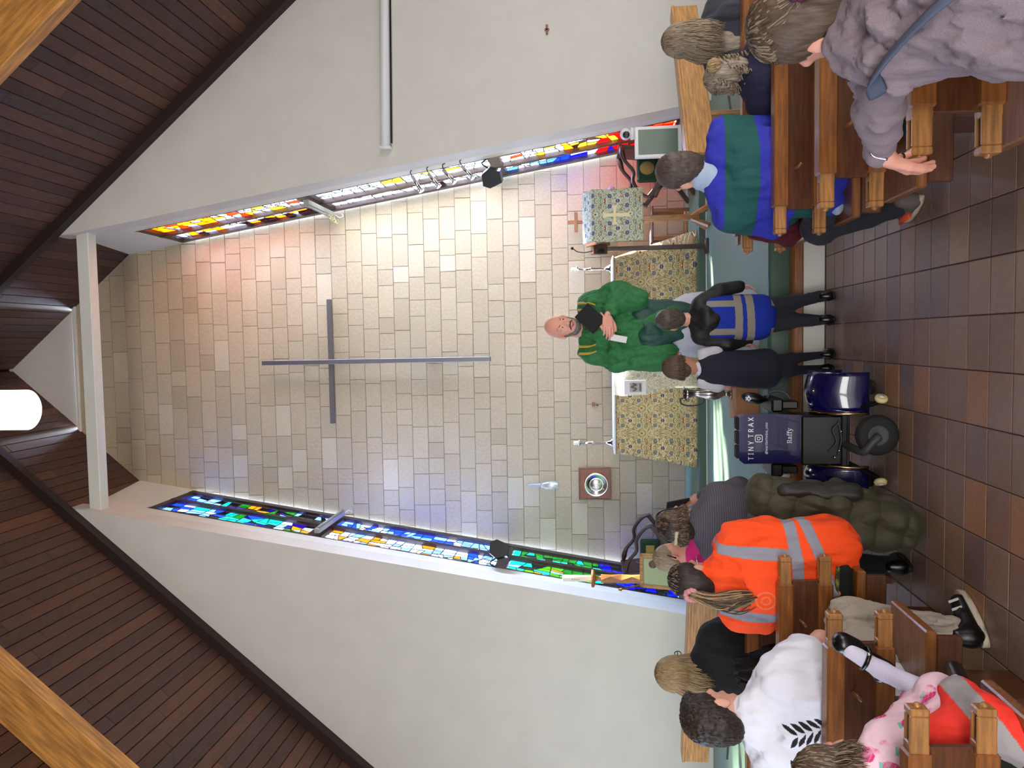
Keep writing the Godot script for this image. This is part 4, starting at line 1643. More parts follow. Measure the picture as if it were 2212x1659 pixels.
func pew(x_end: float, side: int, z: float, length: float, label: String) -> Node3D:
	# x_end: the aisle end of the rails; the pew runs away from the aisle
	var t := thing("pew", label, "pew", Vector3(x_end, 0, z), 0.0, "oak pews")
	var s := float(side)
	var lean := Basis(Vector3.RIGHT, 0.07)
	var body := 0.125      # how far the rail ends stand out past the panel
	for k in 2:
		var y: float = [0.767, 0.585][k]
		var zz: float = [0.012, 0.0][k]
		var st := begin()
		box(st, Vector3(s * (body + length / 2), y, zz), Vector3(length, 0.068, 0.062), 0.006, lean)
		var rail := obj(["top_rail", "lower_rail"][k], st, M.oak_x, t)
		# slotted end: two cheeks and a nose round an open mortise
		st = begin()
		for c in [-1.0, 1.0]:
			box(st, Vector3(s * (body / 2 + 0.012), y, zz + c * 0.016), Vector3(body - 0.02, 0.052, 0.013), 0.003)
		box(st, Vector3(s * 0.011, y, zz), Vector3(0.022, 0.054, 0.046), 0.004)
		box(st, Vector3(s * (body - 0.012), y, zz), Vector3(0.03, 0.054, 0.046), 0.003)
		obj("slotted_end", st, M.oak_light_x, rail)
		st = begin(true)
		ball(st, Vector3(s * -0.002, y, zz), Vector3(0.010, 0.011, 0.011))
		obj("peg", st, M.oak_light_x, rail)
	var st := begin()
	box(st, Vector3(s * (body + length / 2 - 0.012), 0.676, 0.004), Vector3(length - 0.0, 0.125, 0.022), 0.003, lean)
	obj("back_panel", st, M.oak_dark_x, t)
	st = begin()
	box(st, Vector3(s * (0.065 + length / 2), 0.421, -0.155), Vector3(length, 0.04, 0.345), 0.006)
	obj("seat", st, M.oak_x, t)
	st = begin()
	box(st, Vector3(s * (0.075 + length / 2), 0.355, 0.0), Vector3(length - 0.02, 0.09, 0.03), 0.004)
	obj("seat_apron", st, M.oak_dark_x, t)
	for p in [0.35, length - 0.4]:
		st = begin()
		box(st, Vector3(s * p, 0.2, -0.15), Vector3(0.045, 0.40, 0.26), 0.005)
		obj("leg_panel", st, M.oak_dark_y, t)
		st = begin()
		box(st, Vector3(s * p, 0.47, -0.004), Vector3(0.05, 0.19, 0.035), 0.004, lean)
		obj("back_post", st, M.oak_dark_y, t)
	# brass hook on the back for bags
	st = begin(true)
	tube(st, catmull([Vector3(s * 0.30, 0.70, 0.02), Vector3(s * 0.30, 0.695, 0.055), Vector3(s * 0.315, 0.68, 0.06)], 4), [0.007], 8)
	obj("hook", st, M.oak_x, t)
	return t


func build_pews() -> void:
	var rows := ["front", "second", "third", "fourth"]
	for k in 4:
		pew(0.475, 1, [-4.55, -3.79, -3.07, -2.23][k], [4.4, 4.4, 4.4, 3.4][k], "%s oak pew on the right of the tiled aisle" % rows[k])
		pew(-1.035, -1, [-4.43, -3.68, -2.94, -2.20][k], [4.2, 4.2, 4.2, 3.4][k], "%s oak pew on the left of the tiled aisle" % rows[k])
	# a stepped wooden bracket standing on the end of the front right pew
	var st := begin()
	var o := PackedVector2Array()
	for p in [[0, 0], [0.20, 0], [0.20, 0.10], [0.15, 0.085], [0.11, 0.06], [0.085, 0.03], [0.05, 0.03], [0.05, 0.016], [0.0, 0.016]]:
		o.append(Vector2(p[0], p[1]))
	flat_prism(st, o, Transform3D(Basis.IDENTITY, Vector3(0.52, 0.803, -4.60)), 0.05)
	tag(obj("book_bracket", st, M.oak_dark_x), "stepped wooden bracket on the aisle end of the front right pew", "bracket")
	# embroidered kneelers on the left seats
	var im := Image.create(64, 64, false, Image.FORMAT_RGB8)
	var r := RandomNumberGenerator.new()
	r.seed = 8
	for y in 64:
		for x in 64:
			var v := sin(x * 0.4) + sin(y * 0.4 + x * 0.2) + r.randf_range(-0.8, 0.8)
			im.set_pixel(x, y, Color(0.20, 0.24, 0.09) if v < 0.4 else Color(0.50, 0.48, 0.22) if v < 1.3 else Color(0.62, 0.58, 0.34))
	var m := mat("embroidery", Color(1, 1, 1), 0.95)
	grained(m, ImageTexture.create_from_image(im), Vector3.ONE * 4.0)
	grained(mat("kneeler_side", Color(0.07, 0.10, 0.06), 0.95), M.T.cloth, Vector3.ONE * 3)
	for k in [[Vector3(-1.26, 0.442, -3.83), 0.34, "embroidered green kneeler on the second left pew, under the orange vest"], [Vector3(-1.62, 0.442, -3.10), 0.32, "embroidered green kneeler lying on the third left pew"], [Vector3(-1.42, 0.442, -2.40), 0.36, "large embroidered green kneeler on the fourth left pew beside the red vest"], [Vector3(0.90, 0.442, -3.24), 0.30, "embroidered green kneeler on the third right pew"]]:
		var t := thing("kneeler", k[2], "kneeler", k[0], 0.0, "embroidered kneelers")
		st = begin()
		box(st, Vector3(0, 0.035, 0), Vector3(k[1], 0.07, 0.24), 0.02)
		obj("side_band", st, M.kneeler_side, t)
		st = begin()
		box(st, Vector3(0, 0.068, 0), Vector3(k[1] - 0.012, 0.02, 0.228), 0.008)
		obj("embroidered_top", st, M.embroidery, t)


# ---------------------------------------------------------------- the powered wheelchair

func text_on(parent: Node, called: String, text: String, font: Font, at: Vector3, width: float, m: Material, bold := false, tall := 0.0) -> MeshInstance3D:
	var tm := TextMesh.new()
	tm.text = text
	tm.font = font
	tm.font_size = 64
	tm.pixel_size = 0.001
	tm.depth = 0.002
	var o := node(called, tm, m, parent)
	var a := tm.get_aabb()
	var k := width / a.size.x
	var ky := k if tall == 0.0 else tall / a.size.y
	o.scale = Vector3(k, ky, 1.0)
	o.position = at - Vector3((a.position.x + a.size.x / 2) * k, (a.position.y + a.size.y / 2) * ky, 0)
	return o


func build_wheelchair() -> void:
	var blue := mat("chair_blue", Color(0.012, 0.022, 0.26), 0.25, 0.0)
	blue.clearcoat_enabled = true
	blue.clearcoat = 1.0
	blue.clearcoat_roughness = 0.04
	mat("tyre", Color(0.085, 0.08, 0.08), 0.8)
	mat("ivory_wheel", Color(0.86, 0.80, 0.58), 0.5)
	mat("print_white", Color(0.88, 0.88, 0.9), 0.5)
	var t := thing("wheelchair", "small navy blue powered wheelchair standing in the aisle, seen from behind", "wheelchair", Vector3(-0.60, 0, -4.70))
	# backrest shell
	var st := begin()
	var o := PackedVector2Array()
	for p in [[-0.150, 0.0], [0.132, 0.0], [0.142, 0.20], [0.140, 0.33], [0.122, 0.362], [-0.128, 0.362], [-0.152, 0.335]]:
		o.append(Vector2(p[0], p[1]))
	prism(st, o, func(p: Vector2, q: float) -> Vector3: return Vector3(p.x * (1.0 - 0.06 * (1.0 - q)), 0.44 + p.y, lerpf(-0.06, 0.085, q) + (p.y - 0.2) * 0.06))
	var shell := obj("backrest", st, blue, t)
	for k in 3:
		st = begin()
		box(st, Vector3(-0.085 + 0.085 * k, 0.806, 0.045), Vector3(0.078, 0.022, 0.07), 0.008)
		obj("head_pad", st, M.black_matt, shell)
	var zt := 0.1
	var lean := (0.76 - 0.64) * 0.06
	text_on(shell, "maker_lettering", "T I N Y  T R A X", sans(), Vector3(-0.004, 0.735, 0.093), 0.252, M.letter_silver, true, 0.03)
	text_on(shell, "handle_lettering", "@warriortwins_sma", serif(), Vector3(-0.002, 0.645, 0.088), 0.185, M.print_white)
	text_on(shell, "name_lettering", "Raffy", serif(), Vector3(0.012, 0.510, 0.080), 0.09, M.print_white)
	# camera emblem: a rounded square ring, a round ring and a dot
	var em := Vector3(-0.002, 0.690, 0.0915)
	st = begin()
	var ring := func(a: Array, r0: float) -> void:
		for k in a.size():
			bar(st, a[k], a[(k + 1) % a.size()], r0, 0.003, Vector3.BACK, 0.0)
	var sq := []
	for k in 4:
		for j in 4:
			var a := PI / 2 * k + PI / 6 * j
			sq.append(em + Vector3([1, -1, -1, 1][k] * 0.012 + cos(a) * 0.008, [1, 1, -1, -1][k] * 0.012 + sin(a) * 0.008, 0))
	ring.call(sq, 0.004)
	var ci := []
	for k in 16:
		ci.append(em + Vector3(cos(TAU * k / 16), sin(TAU * k / 16), 0) * 0.009)
	ring.call(ci, 0.004)
	box(st, em + Vector3(0.0115, 0.0115, 0), Vector3(0.004, 0.004, 0.003), 0.0)
	obj("camera_emblem", st, M.print_white, shell)
	# black body under the seat
	st = begin()
	box(st, Vector3(-0.015, 0.33, -0.02), Vector3(0.29, 0.24, 0.24), 0.01)
	obj("battery_box", st, M.black, t)
	st = begin()
	box(st, Vector3(-0.01, 0.215, -0.08), Vector3(0.36, 0.035, 0.40), 0.006)
	box(st, Vector3(-0.01, 0.20, 0.10), Vector3(0.30, 0.03, 0.03), 0.004)
	obj("chassis", st, M.black, t)
	st = begin()
	box(st, Vector3(-0.01, 0.455, -0.20), Vector3(0.28, 0.05, 0.30), 0.015)
	obj("seat", st, M.black_matt, t)
	st = begin()
	box(st, Vector3(0, 0.16, -0.52), Vector3(0.24, 0.015, 0.16), 0.004)
	bar(st, Vector3(-0.08, 0.2, -0.28), Vector3(-0.08, 0.165, -0.46), 0.025, 0.025)
	bar(st, Vector3(0.08, 0.2, -0.28), Vector3(0.08, 0.165, -0.46), 0.025, 0.025)
	obj("footplate", st, M.black, t)
	# wires and small chrome bolts behind
	st = begin(true)
	tube(st, catmull([Vector3(-0.08, 0.30, 0.105), Vector3(-0.02, 0.26, 0.12), Vector3(0.05, 0.28, 0.12), Vector3(0.09, 0.24, 0.11)]), [0.006], 6)
	tube(st, catmull([Vector3(-0.10, 0.25, 0.11), Vector3(0.0, 0.235, 0.125), Vector3(0.10, 0.25, 0.11)]), [0.005], 6)
	obj("cable", st, M.dark_grey, t)
	for p in [[0.04, 0.235], [-0.07, 0.245], [-0.11, 0.27]]:
		st = begin(true)
		ball(st, Vector3(p[0], p[1], 0.12), Vector3.ONE * 0.007)
		obj("bolt", st, M.chrome, t)
	# mudguards, drive wheels, armrests
	for side in [1, -1]:
		var s := float(side)
		var gx: float = 0.265 if side > 0 else -0.235
		st = begin(true)
		var wide := 0.115 if side > 0 else 0.06
		var guard := func(u: float, v: float) -> Vector3:
			var a := lerpf(-0.35, PI + 0.15, u)
			var ry := 0.205 + 0.02 * sin(v * PI)
			return Vector3(gx + s * lerpf(-wide, wide, v), 0.165 + sin(a) * ry - 0.02 * absf(v - 0.5), -0.05 + cos(a) * 0.185)
		sheet(st, 28, 8, guard, 0.01)
		var gd := obj("mudguard", st, blue, t)
		st = begin(true)
		var rim := []
		for k in 22:
			rim.append(guard.call(k / 21.0, 0.0) + Vector3(-s * 0.008, 0, 0))
		tube(st, rim, [0.009], 8)
		obj("trim_strip", st, M.bronze_trim, gd)
		st = begin(true)
		var wx := Transform3D(Basis(Vector3.BACK, PI / 2), Vector3(gx + s * 0.02, 0.17, -0.05))
		lathe(st, [[0.10, -0.035], [0.145, -0.045], [0.165, -0.035], [0.17, 0.0], [0.165, 0.035], [0.145, 0.045], [0.10, 0.035]], wx, 32)
		var wheel := obj("drive_wheel", st, M.tyre, t)
		st = begin(true)
		lathe(st, [[0.0, -0.046], [0.04, -0.042], [0.06, -0.02], [0.105, -0.034], [0.11, 0.034], [0.06, 0.02], [0.04, 0.042], [0.0, 0.046]], wx, 28)
		obj("hub", st, M.steel, wheel)
		for k in 20:
			st = begin()
			var a := TAU * k / 20
			box(st, wx * Vector3(cos(a) * 0.168, 0.018 if k % 2 else -0.018, sin(a) * 0.168), Vector3(0.03, 0.016, 0.018), 0.002, Basis(Vector3.RIGHT, a))
			obj("tread_lug", st, M.tyre, wheel)
		st = begin()
		box(st, Vector3(s * 0.195 - 0.015, 0.555, -0.16), Vector3(0.085, 0.07, 0.26), 0.012)
		box(st, Vector3(s * 0.195 - 0.015, 0.48, -0.10), Vector3(0.05, 0.10, 0.10), 0.008)
		obj("armrest", st, M.black, t)
		# anti-tip arm with a small ivory wheel
		st = begin()
		bar(st, Vector3(s * 0.14, 0.20, 0.06), Vector3(s * 0.215, 0.055, 0.20), 0.018, 0.028)
		obj("anti_tip_arm", st, M.black, t)
		st = begin(true)
		lathe(st, [[0.0, -0.016], [0.022, -0.015], [0.030, -0.014], [0.036, 0.0], [0.030, 0.014], [0.022, 0.015], [0.0, 0.016]], Transform3D(Basis(Vector3.UP, -0.5 * s) * Basis(Vector3.BACK, PI / 2), Vector3(s * 0.235, 0.05, 0.215)), 22)
		var aw := obj("anti_tip_wheel", st, M.ivory_wheel, t)
		st = begin(true)
		lathe(st, [[0.0, -0.019], [0.014, -0.018], [0.014, 0.018], [0.0, 0.019]], Transform3D(Basis(Vector3.UP, -0.5 * s) * Basis(Vector3.BACK, PI / 2), Vector3(s * 0.235, 0.05, 0.215)), 16)
		obj("hub_cap", st, M.print_white, aw)
	# joystick pod with a football on top
	st = begin(true)
	ball(st, Vector3(0.21, 0.66, -0.22), Vector3(0.035, 0.075, 0.05), Basis(Vector3.BACK, -0.2))
	obj("control_pod", st, M.black, t)
	st = begin(true)
	tube(st, catmull([Vector3(0.22, 0.59, -0.14), Vector3(0.255, 0.57, -0.13), Vector3(0.255, 0.50, -0.12), Vector3(0.21, 0.46, -0.11)]), [0.008], 8)
	obj("control_cable", st, M.dark_grey, t)
	st = begin(true)
	ball(st, Vector3(0.212, 0.698, -0.172), Vector3.ONE * 0.019)
	var knob := obj("joystick_ball", st, M.print_white, t)
	st = begin(true)
	for a in [[0.0, 0.0], [0.8, 0.5], [-0.8, 0.5], [0.7, -0.7], [-0.7, -0.7], [0.0, 1.1]]:
		ball(st, Vector3(0.212, 0.698, -0.172) + Vector3(sin(a[0]) * 0.0165, sin(a[1]) * 0.0165, cos(a[0]) * cos(a[1]) * 0.0165), Vector3.ONE * 0.0052, Basis.IDENTITY, 5, 7)
	obj("ball_patch", st, M.black, knob)
	# swivelling rear castor, turned side on
	st = begin(true)
	var cx := Transform3D(Basis(Vector3.RIGHT, PI / 2) * Basis.IDENTITY, Vector3(0.045, 0.112, 0.33))
	lathe(st, [[0.055, -0.03], [0.095, -0.034], [0.110, -0.02], [0.112, 0.0], [0.110, 0.02], [0.095, 0.034], [0.055, 0.03]], cx, 32)
	var castor := obj("castor_wheel", st, M.tyre, t)
	st = begin(true)
	lathe(st, [[0.0, -0.026], [0.03, -0.024], [0.05, -0.030], [0.058, -0.028], [0.058, 0.028], [0.05, 0.030], [0.03, 0.024], [0.0, 0.026]], cx, 26)
	obj("hub", st, M.dark_grey, castor)
	st = begin(true)
	ball(st, Vector3(0.045, 0.112, 0.36), Vector3.ONE * 0.009)
	obj("axle_nut", st, M.chrome, castor)
	st = begin(true)
	tube(st, catmull([Vector3(0.045, 0.112, 0.372), Vector3(0.01, 0.15, 0.378), Vector3(-0.04, 0.185, 0.36), Vector3(-0.045, 0.20, 0.30), Vector3(-0.04, 0.205, 0.16), Vector3(-0.03, 0.21, 0.08)]), [0.02, 0.022, 0.024, 0.024, 0.022], 10)
	obj("castor_fork", st, M.dark_grey, t)


# ---------------------------------------------------------------- soft shapes: distance fields meshed as surface nets

func sdf(prims: Array, cell: float, base: Vector3, fold := 0.0, freq := 6.0, quilt := 0.0) -> Array:
	# prims: ["c", a, b, ra, rb, k] tapered capsule; ["e", centre, radii, basis, k] ellipsoid. Returns mesh arrays relative to base
	var lo := Vector3.ONE * 1e9
	var hi := -lo
	for p in prims:
		if p[0] == "c":
			var r: float = maxf(p[3], p[4])
			lo = lo.min(p[1].min(p[2]) - Vector3.ONE * r)
			hi = hi.max(p[1].max(p[2]) + Vector3.ONE * r)
		else:
			var r: float = maxf(p[2].x, maxf(p[2].y, p[2].z))
			lo = lo.min(p[1] - Vector3.ONE * r)
			hi = hi.max(p[1] + Vector3.ONE * r)
	var pad := cell * 3.0 + fold + quilt
	lo -= Vector3.ONE * pad
	hi += Vector3.ONE * pad
	var nx := int((hi.x - lo.x) / cell) + 2
	var ny := int((hi.y - lo.y) / cell) + 2
	var nz := int((hi.z - lo.z) / cell) + 2
	var g := PackedFloat32Array()
	g.resize(nx * ny * nz)
	g.fill(1.0)
	var sx := 1
	var sy := nx
	var sz := nx * ny
	for p in prims:
		var k: float = p[p.size() - 1]
		var reach := k + cell * 3.0 + fold + quilt
		var cap: bool = p[0] == "c"
		var a: Vector3 = p[1]
		var b: Vector3
		var ra := 0.0
		var rb := 0.0
		var inv := Basis.IDENTITY
		var rad := Vector3.ONE
		var blo: Vector3
		var bhi: Vector3
		if cap:
			b = p[2]; ra = p[3]; rb = p[4]
			var r := maxf(ra, rb) + reach
			blo = a.min(b) - Vector3.ONE * r
			bhi = a.max(b) + Vector3.ONE * r
		else:
			rad = p[2]
			inv = (p[3] as Basis).transposed()
			var r := maxf(rad.x, maxf(rad.y, rad.z)) + reach
			blo = a - Vector3.ONE * r
			bhi = a + Vector3.ONE * r
		var ba := b - a
		var bl: float = maxf(ba.length_squared(), 1e-9)
		var i0 := maxi(int((blo.x - lo.x) / cell), 0)
		var i1 := mini(int((bhi.x - lo.x) / cell) + 1, nx)
		var j0 := maxi(int((blo.y - lo.y) / cell), 0)
		var j1 := mini(int((bhi.y - lo.y) / cell) + 1, ny)
		var l0 := maxi(int((blo.z - lo.z) / cell), 0)
		var l1 := mini(int((bhi.z - lo.z) / cell) + 1, nz)
		for l in range(l0, l1):
			for j in range(j0, j1):
				var at := l * sz + j * sy + i0
				for i in range(i0, i1):
					var q := Vector3(lo.x + i * cell, lo.y + j * cell, lo.z + l * cell) - a
					var d: float
					if cap:
						var h := clampf(q.dot(ba) / bl, 0.0, 1.0)
						d = (q - ba * h).length() - lerpf(ra, rb, h)
					else:
						q = inv * q
						var k0 := (q / rad).length()
						var k1 := (q / (rad * rad)).length()
						d = k0 * (k0 - 1.0) / maxf(k1, 1e-6)
					var old := g[at]
					if d - old < k:
						var m := maxf(k - absf(d - old), 0.0)
						g[at] = minf(d, old) - (m * m / (4.0 * k) if k > 0.0 else 0.0)
					at += 1
	if fold > 0.0 or quilt > 0.0:
		var n := FastNoiseLite.new()
		n.seed = 11
		n.frequency = freq
		n.fractal_octaves = 3
		var lim := cell * 3.0 + fold + quilt
		var at := 0
		for l in nz:
			for j in ny:
				for i in nx:
					var d := g[at]
					if d < lim and d > -lim:
						var x := lo.x + i * cell
						var y := lo.y + j * cell
						var z := lo.z + l * cell
						var e := fold * n.get_noise_3d(x, y * 0.32, z)
						if quilt > 0.0:
							e += quilt * (0.5 - absf(sin((y + 0.25 * x) * 24.0)) ** 0.7) + quilt * 0.8 * (0.5 - absf(sin((x - 0.3 * y) * 21.0)) ** 0.7)
						g[at] = d + e
					at += 1
	# surface nets
	var idx := PackedInt32Array()
	idx.resize(nx * ny * nz)
	idx.fill(-1)
	var vs := PackedVector3Array()
	var ns := PackedVector3Array()
	var skip := cell * 4.0
	var corners := [0, sx, sy, sx + sy, sz, sx + sz, sy + sz, sx + sy + sz]
	for l in nz - 1:
		for j in ny - 1:
			var at := l * sz + j * sy
			for i in nx - 1:
				var d0 := g[at]
				if d0 < skip and d0 > -skip:
					var c1 := g[at + sx]
					var c2 := g[at + sy]
					var c3 := g[at + sx + sy]
					var c4 := g[at + sz]
					var c5 := g[at + sx + sz]
					var c6 := g[at + sy + sz]
					var c7 := g[at + sx + sy + sz]
					var n_in := int(d0 < 0) + int(c1 < 0) + int(c2 < 0) + int(c3 < 0) + int(c4 < 0) + int(c5 < 0) + int(c6 < 0) + int(c7 < 0)
					if n_in > 0 and n_in < 8:
						var s := Vector3.ZERO
						var cnt := 0
						if (d0 < 0) != (c1 < 0): s += Vector3(d0 / (d0 - c1), 0, 0); cnt += 1
						if (c2 < 0) != (c3 < 0): s += Vector3(c2 / (c2 - c3), 1, 0); cnt += 1
						if (c4 < 0) != (c5 < 0): s += Vector3(c4 / (c4 - c5), 0, 1); cnt += 1
						if (c6 < 0) != (c7 < 0): s += Vector3(c6 / (c6 - c7), 1, 1); cnt += 1
						if (d0 < 0) != (c2 < 0): s += Vector3(0, d0 / (d0 - c2), 0); cnt += 1
						if (c1 < 0) != (c3 < 0): s += Vector3(1, c1 / (c1 - c3), 0); cnt += 1
						if (c4 < 0) != (c6 < 0): s += Vector3(0, c4 / (c4 - c6), 1); cnt += 1
						if (c5 < 0) != (c7 < 0): s += Vector3(1, c5 / (c5 - c7), 1); cnt += 1
						if (d0 < 0) != (c4 < 0): s += Vector3(0, 0, d0 / (d0 - c4)); cnt += 1
						if (c1 < 0) != (c5 < 0): s += Vector3(1, 0, c1 / (c1 - c5)); cnt += 1
						if (c2 < 0) != (c6 < 0): s += Vector3(0, 1, c2 / (c2 - c6)); cnt += 1
						if (c3 < 0) != (c7 < 0): s += Vector3(1, 1, c3 / (c3 - c7)); cnt += 1
						s /= cnt
						idx[at] = vs.size()
						vs.append(lo + Vector3(i + s.x, j + s.y, l + s.z) * cell - base)
						ns.append(Vector3(c1 - d0 + c3 - c2 + c5 - c4 + c7 - c6, c2 - d0 + c3 - c1 + c6 - c4 + c7 - c5, c4 - d0 + c5 - c1 + c6 - c2 + c7 - c3).normalized())
				at += 1
	var tris := PackedInt32Array()
	for l in range(1, nz - 1):
		for j in range(1, ny - 1):
			var at := l * sz + j * sy + 1
			for i in range(1, nx - 1):
				if idx[at] >= 0:
					var neg := g[at] < 0.0
					# the three edges that start at this corner
					if neg != (g[at + sx] < 0.0):
						net_quad(tris, idx, at, sy, sz, neg)
					if neg != (g[at + sy] < 0.0):
						net_quad(tris, idx, at, sz, sx, neg)
					if neg != (g[at + sz] < 0.0):
						net_quad(tris, idx, at, sx, sy, neg)
				at += 1
	return [vs, ns, tris]


func net_quad(tris: PackedInt32Array, idx: PackedInt32Array, at: int, u: int, v: int, neg: bool) -> void:
	var a := idx[at]
	var b := idx[at - u]
	var c := idx[at - u - v]
	var d := idx[at - v]
	if a < 0 or b < 0 or c < 0 or d < 0:
		return
	if neg:
		tris.append_array(PackedInt32Array([a, c, b, a, d, c]))
	else:
		tris.append_array(PackedInt32Array([a, b, c, a, c, d]))


func net(parts: Array, print_ := {}) -> ArrayMesh:
	# join surface nets into one mesh; print_ = {o, x, y} lays uv straight across the garment
	var vs := PackedVector3Array()
	var ns := PackedVector3Array()
	var ts := PackedInt32Array()
	for p in parts:
		var n := vs.size()
		vs.append_array(p[0])
		ns.append_array(p[1])
		for t in p[2]:
			ts.append(t + n)
	var a := []
	a.resize(Mesh.ARRAY_MAX)
	a[Mesh.ARRAY_VERTEX] = vs
	a[Mesh.ARRAY_NORMAL] = ns
	a[Mesh.ARRAY_INDEX] = ts
	if print_:
		var uv := PackedVector2Array()
		uv.resize(vs.size())
		for i in vs.size():
			var q: Vector3 = vs[i] - print_.o
			uv[i] = Vector2(q.x / print_.w, 1.0 - q.y / print_.h)
		a[Mesh.ARRAY_TEX_UV] = uv
	var m := ArrayMesh.new()
	m.add_surface_from_arrays(Mesh.PRIMITIVE_TRIANGLES, a)
	return m


func fabric(called: String, c: Color, rough := 0.9, scale := 3.0) -> StandardMaterial3D:
	var m := grained(mat(called, c, rough), M.T.cloth, Vector3.ONE * scale)
	m.rim_enabled = true
	m.rim = 0.25
	m.rim_tint = 0.6
	return m


func skin_mat(called: String, c: Color) -> StandardMaterial3D:
	var m := mat(called, c, 0.5)
	m.subsurf_scatter_enabled = true
	m.subsurf_scatter_strength = 0.12
	return m


func printed(called: String, im: Image) -> StandardMaterial3D:
	var m := mat(called, Color.WHITE, 0.85)
	m.albedo_texture = ImageTexture.create_from_image(im)
	return m


func facing(forward: Vector3, up := Vector3.UP) -> Basis:
	var z := forward.normalized()
	var x := up.cross(z).normalized()
	return Basis(x, z.cross(x), z)


func C(a: Vector3, b: Vector3, ra: float, rb := -1.0, k := 0.03) -> Array:
	return ["c", a, b, ra, ra if rb < 0.0 else rb, k]


func E(c: Vector3, r: Vector3, b := Basis.IDENTITY, k := 0.02) -> Array:
	return ["e", c, r, b, k]


func head_prims(c: Vector3, b: Basis, s: float, neck: Vector3) -> Array:
	var at := func(x: float, y: float, z: float) -> Vector3: return c + b * (Vector3(x, y, z) * s)
	var out := [
		E(at.call(0, 0.03, -0.012), Vector3(0.075, 0.092, 0.095) * s, b, 0.02 * s),
		E(at.call(0, -0.03, 0.022), Vector3(0.062, 0.085, 0.068) * s, b, 0.03 * s),
		E(at.call(0, -0.082, 0.042), Vector3(0.040, 0.030, 0.042) * s, b, 0.03 * s),
		C(at.call(0, 0.008, 0.086), at.call(0, -0.030, 0.106), 0.009 * s, 0.014 * s, 0.012 * s),
		E(at.call(-0.015, -0.036, 0.092), Vector3(0.010, 0.009, 0.010) * s, b, 0.010 * s),
		E(at.call(0.015, -0.036, 0.092), Vector3(0.010, 0.009, 0.010) * s, b, 0.010 * s),
		C(at.call(-0.045, 0.022, 0.072), at.call(0.045, 0.022, 0.072), 0.012 * s, -1, 0.016 * s),
		C(at.call(-0.022, -0.066, 0.080), at.call(0.022, -0.066, 0.080), 0.010 * s, -1, 0.010 * s),
		C(at.call(0, -0.05, -0.025), neck, 0.052 * s, 0.056 * s, 0.03 * s),
	]
	for e in [-1.0, 1.0]:
		out.append(E(at.call(e * 0.078, -0.010, -0.008), Vector3(0.009, 0.031, 0.019) * s, b * Basis(Vector3.UP, e * 0.35), 0.006 * s))
		out.append(E(at.call(e * 0.075, -0.034, -0.002), Vector3(0.009, 0.012, 0.011) * s, b, 0.006 * s))
	return out


func hand_prims(wrist: Vector3, along: Vector3, palm: Vector3, s: float, curl: float, thumb_side: float) -> Array:
	# along: from the wrist to the knuckles; palm: the way the palm faces; the thumb leaves the side of the palm
	var y := along.normalized()
	var z := (palm - y * palm.dot(y)).normalized()
	var x := y.cross(z) * thumb_side
	var out := []
	for f in 4:
		var off := x * (0.030 - 0.020 * f) * s
		var knuckle: Vector3 = wrist + y * ([0.088, 0.094, 0.088, 0.078][f] * s) + off
		out.append(C(wrist + y * 0.012 * s + off * 0.7, knuckle, 0.017 * s, 0.0125 * s, 0.012 * s))
		var p := knuckle
		var ang := 0.0
		for j in 3:
			ang += curl * [0.8, 1.0, 0.7][j]
			var d := (y * cos(ang) + z * sin(ang)).normalized()
			var q: Vector3 = p + d * ([[0.040, 0.026, 0.020], [0.045, 0.030, 0.022], [0.042, 0.028, 0.021], [0.033, 0.022, 0.018]][f][j] * s)
			out.append(C(p, q, [0.0105, 0.0092, 0.0082][j] * s, [0.0092, 0.0082, 0.0068][j] * s, 0.002))
			p = q
	var t0 := wrist + y * 0.022 * s + x * 0.026 * s
	var t1 := t0 + (y * 0.032 + x * 0.026 + z * 0.012) * s
	var t2 := t1 + (y * 0.028 + x * 0.010 + z * 0.010) * s
	var t3 := t2 + (y * 0.024 + x * 0.002 + z * 0.010) * s
	out.append(C(t0, t1, 0.016 * s, 0.012 * s, 0.01 * s))
	out.append(C(t1, t2, 0.0115 * s, 0.0105 * s, 0.002))
	out.append(C(t2, t3, 0.0105 * s, 0.008 * s, 0.002))
	return out


func torso_prims(J: Dictionary, grow: float, s: float) -> Array:
	var g := grow
	return [
		C(J.pe, J.ch, 0.115 * s + g, 0.125 * s + g, 0.06 * s),
		C(J.hl, J.ch.lerp(J.sl, 0.55), 0.10 * s + g, 0.10 * s + g, 0.08 * s),
		C(J.hr, J.ch.lerp(J.sr, 0.55), 0.10 * s + g, 0.10 * s + g, 0.08 * s),
		C(J.sl, J.nk, 0.058 * s + g, 0.055 * s + g, 0.06 * s),
		C(J.sr, J.nk, 0.058 * s + g, 0.055 * s + g, 0.06 * s),
	]


func arm_prims(J: Dictionary, side: String, grow: float, s: float, to := 1.0) -> Array:
	var a: Vector3 = J["s" + side]
	var b: Vector3 = J["e" + side]
	var c: Vector3 = J["w" + side]
	var out := [C(a, b, 0.052 * s + grow, 0.042 * s + grow, 0.04 * s)]
	if to >= 1.0:
		out.append(C(b, c, 0.041 * s + grow, 0.029 * s + grow, 0.03 * s))
	elif to < 0.6:
		out[0] = C(a, a.lerp(b, to * 2.0), 0.052 * s + grow, 0.047 * s + grow, 0.04 * s)
	return out


func leg_prims(J: Dictionary, side: String, grow: float, s: float) -> Array:
	var a: Vector3 = J["h" + side]
	var b: Vector3 = J["k" + side]
	var c: Vector3 = J["a" + side]
	return [C(a, b, 0.085 * s + grow, 0.056 * s + grow, 0.05 * s), C(b, c, 0.054 * s + grow, 0.036 * s + grow, 0.04 * s)]


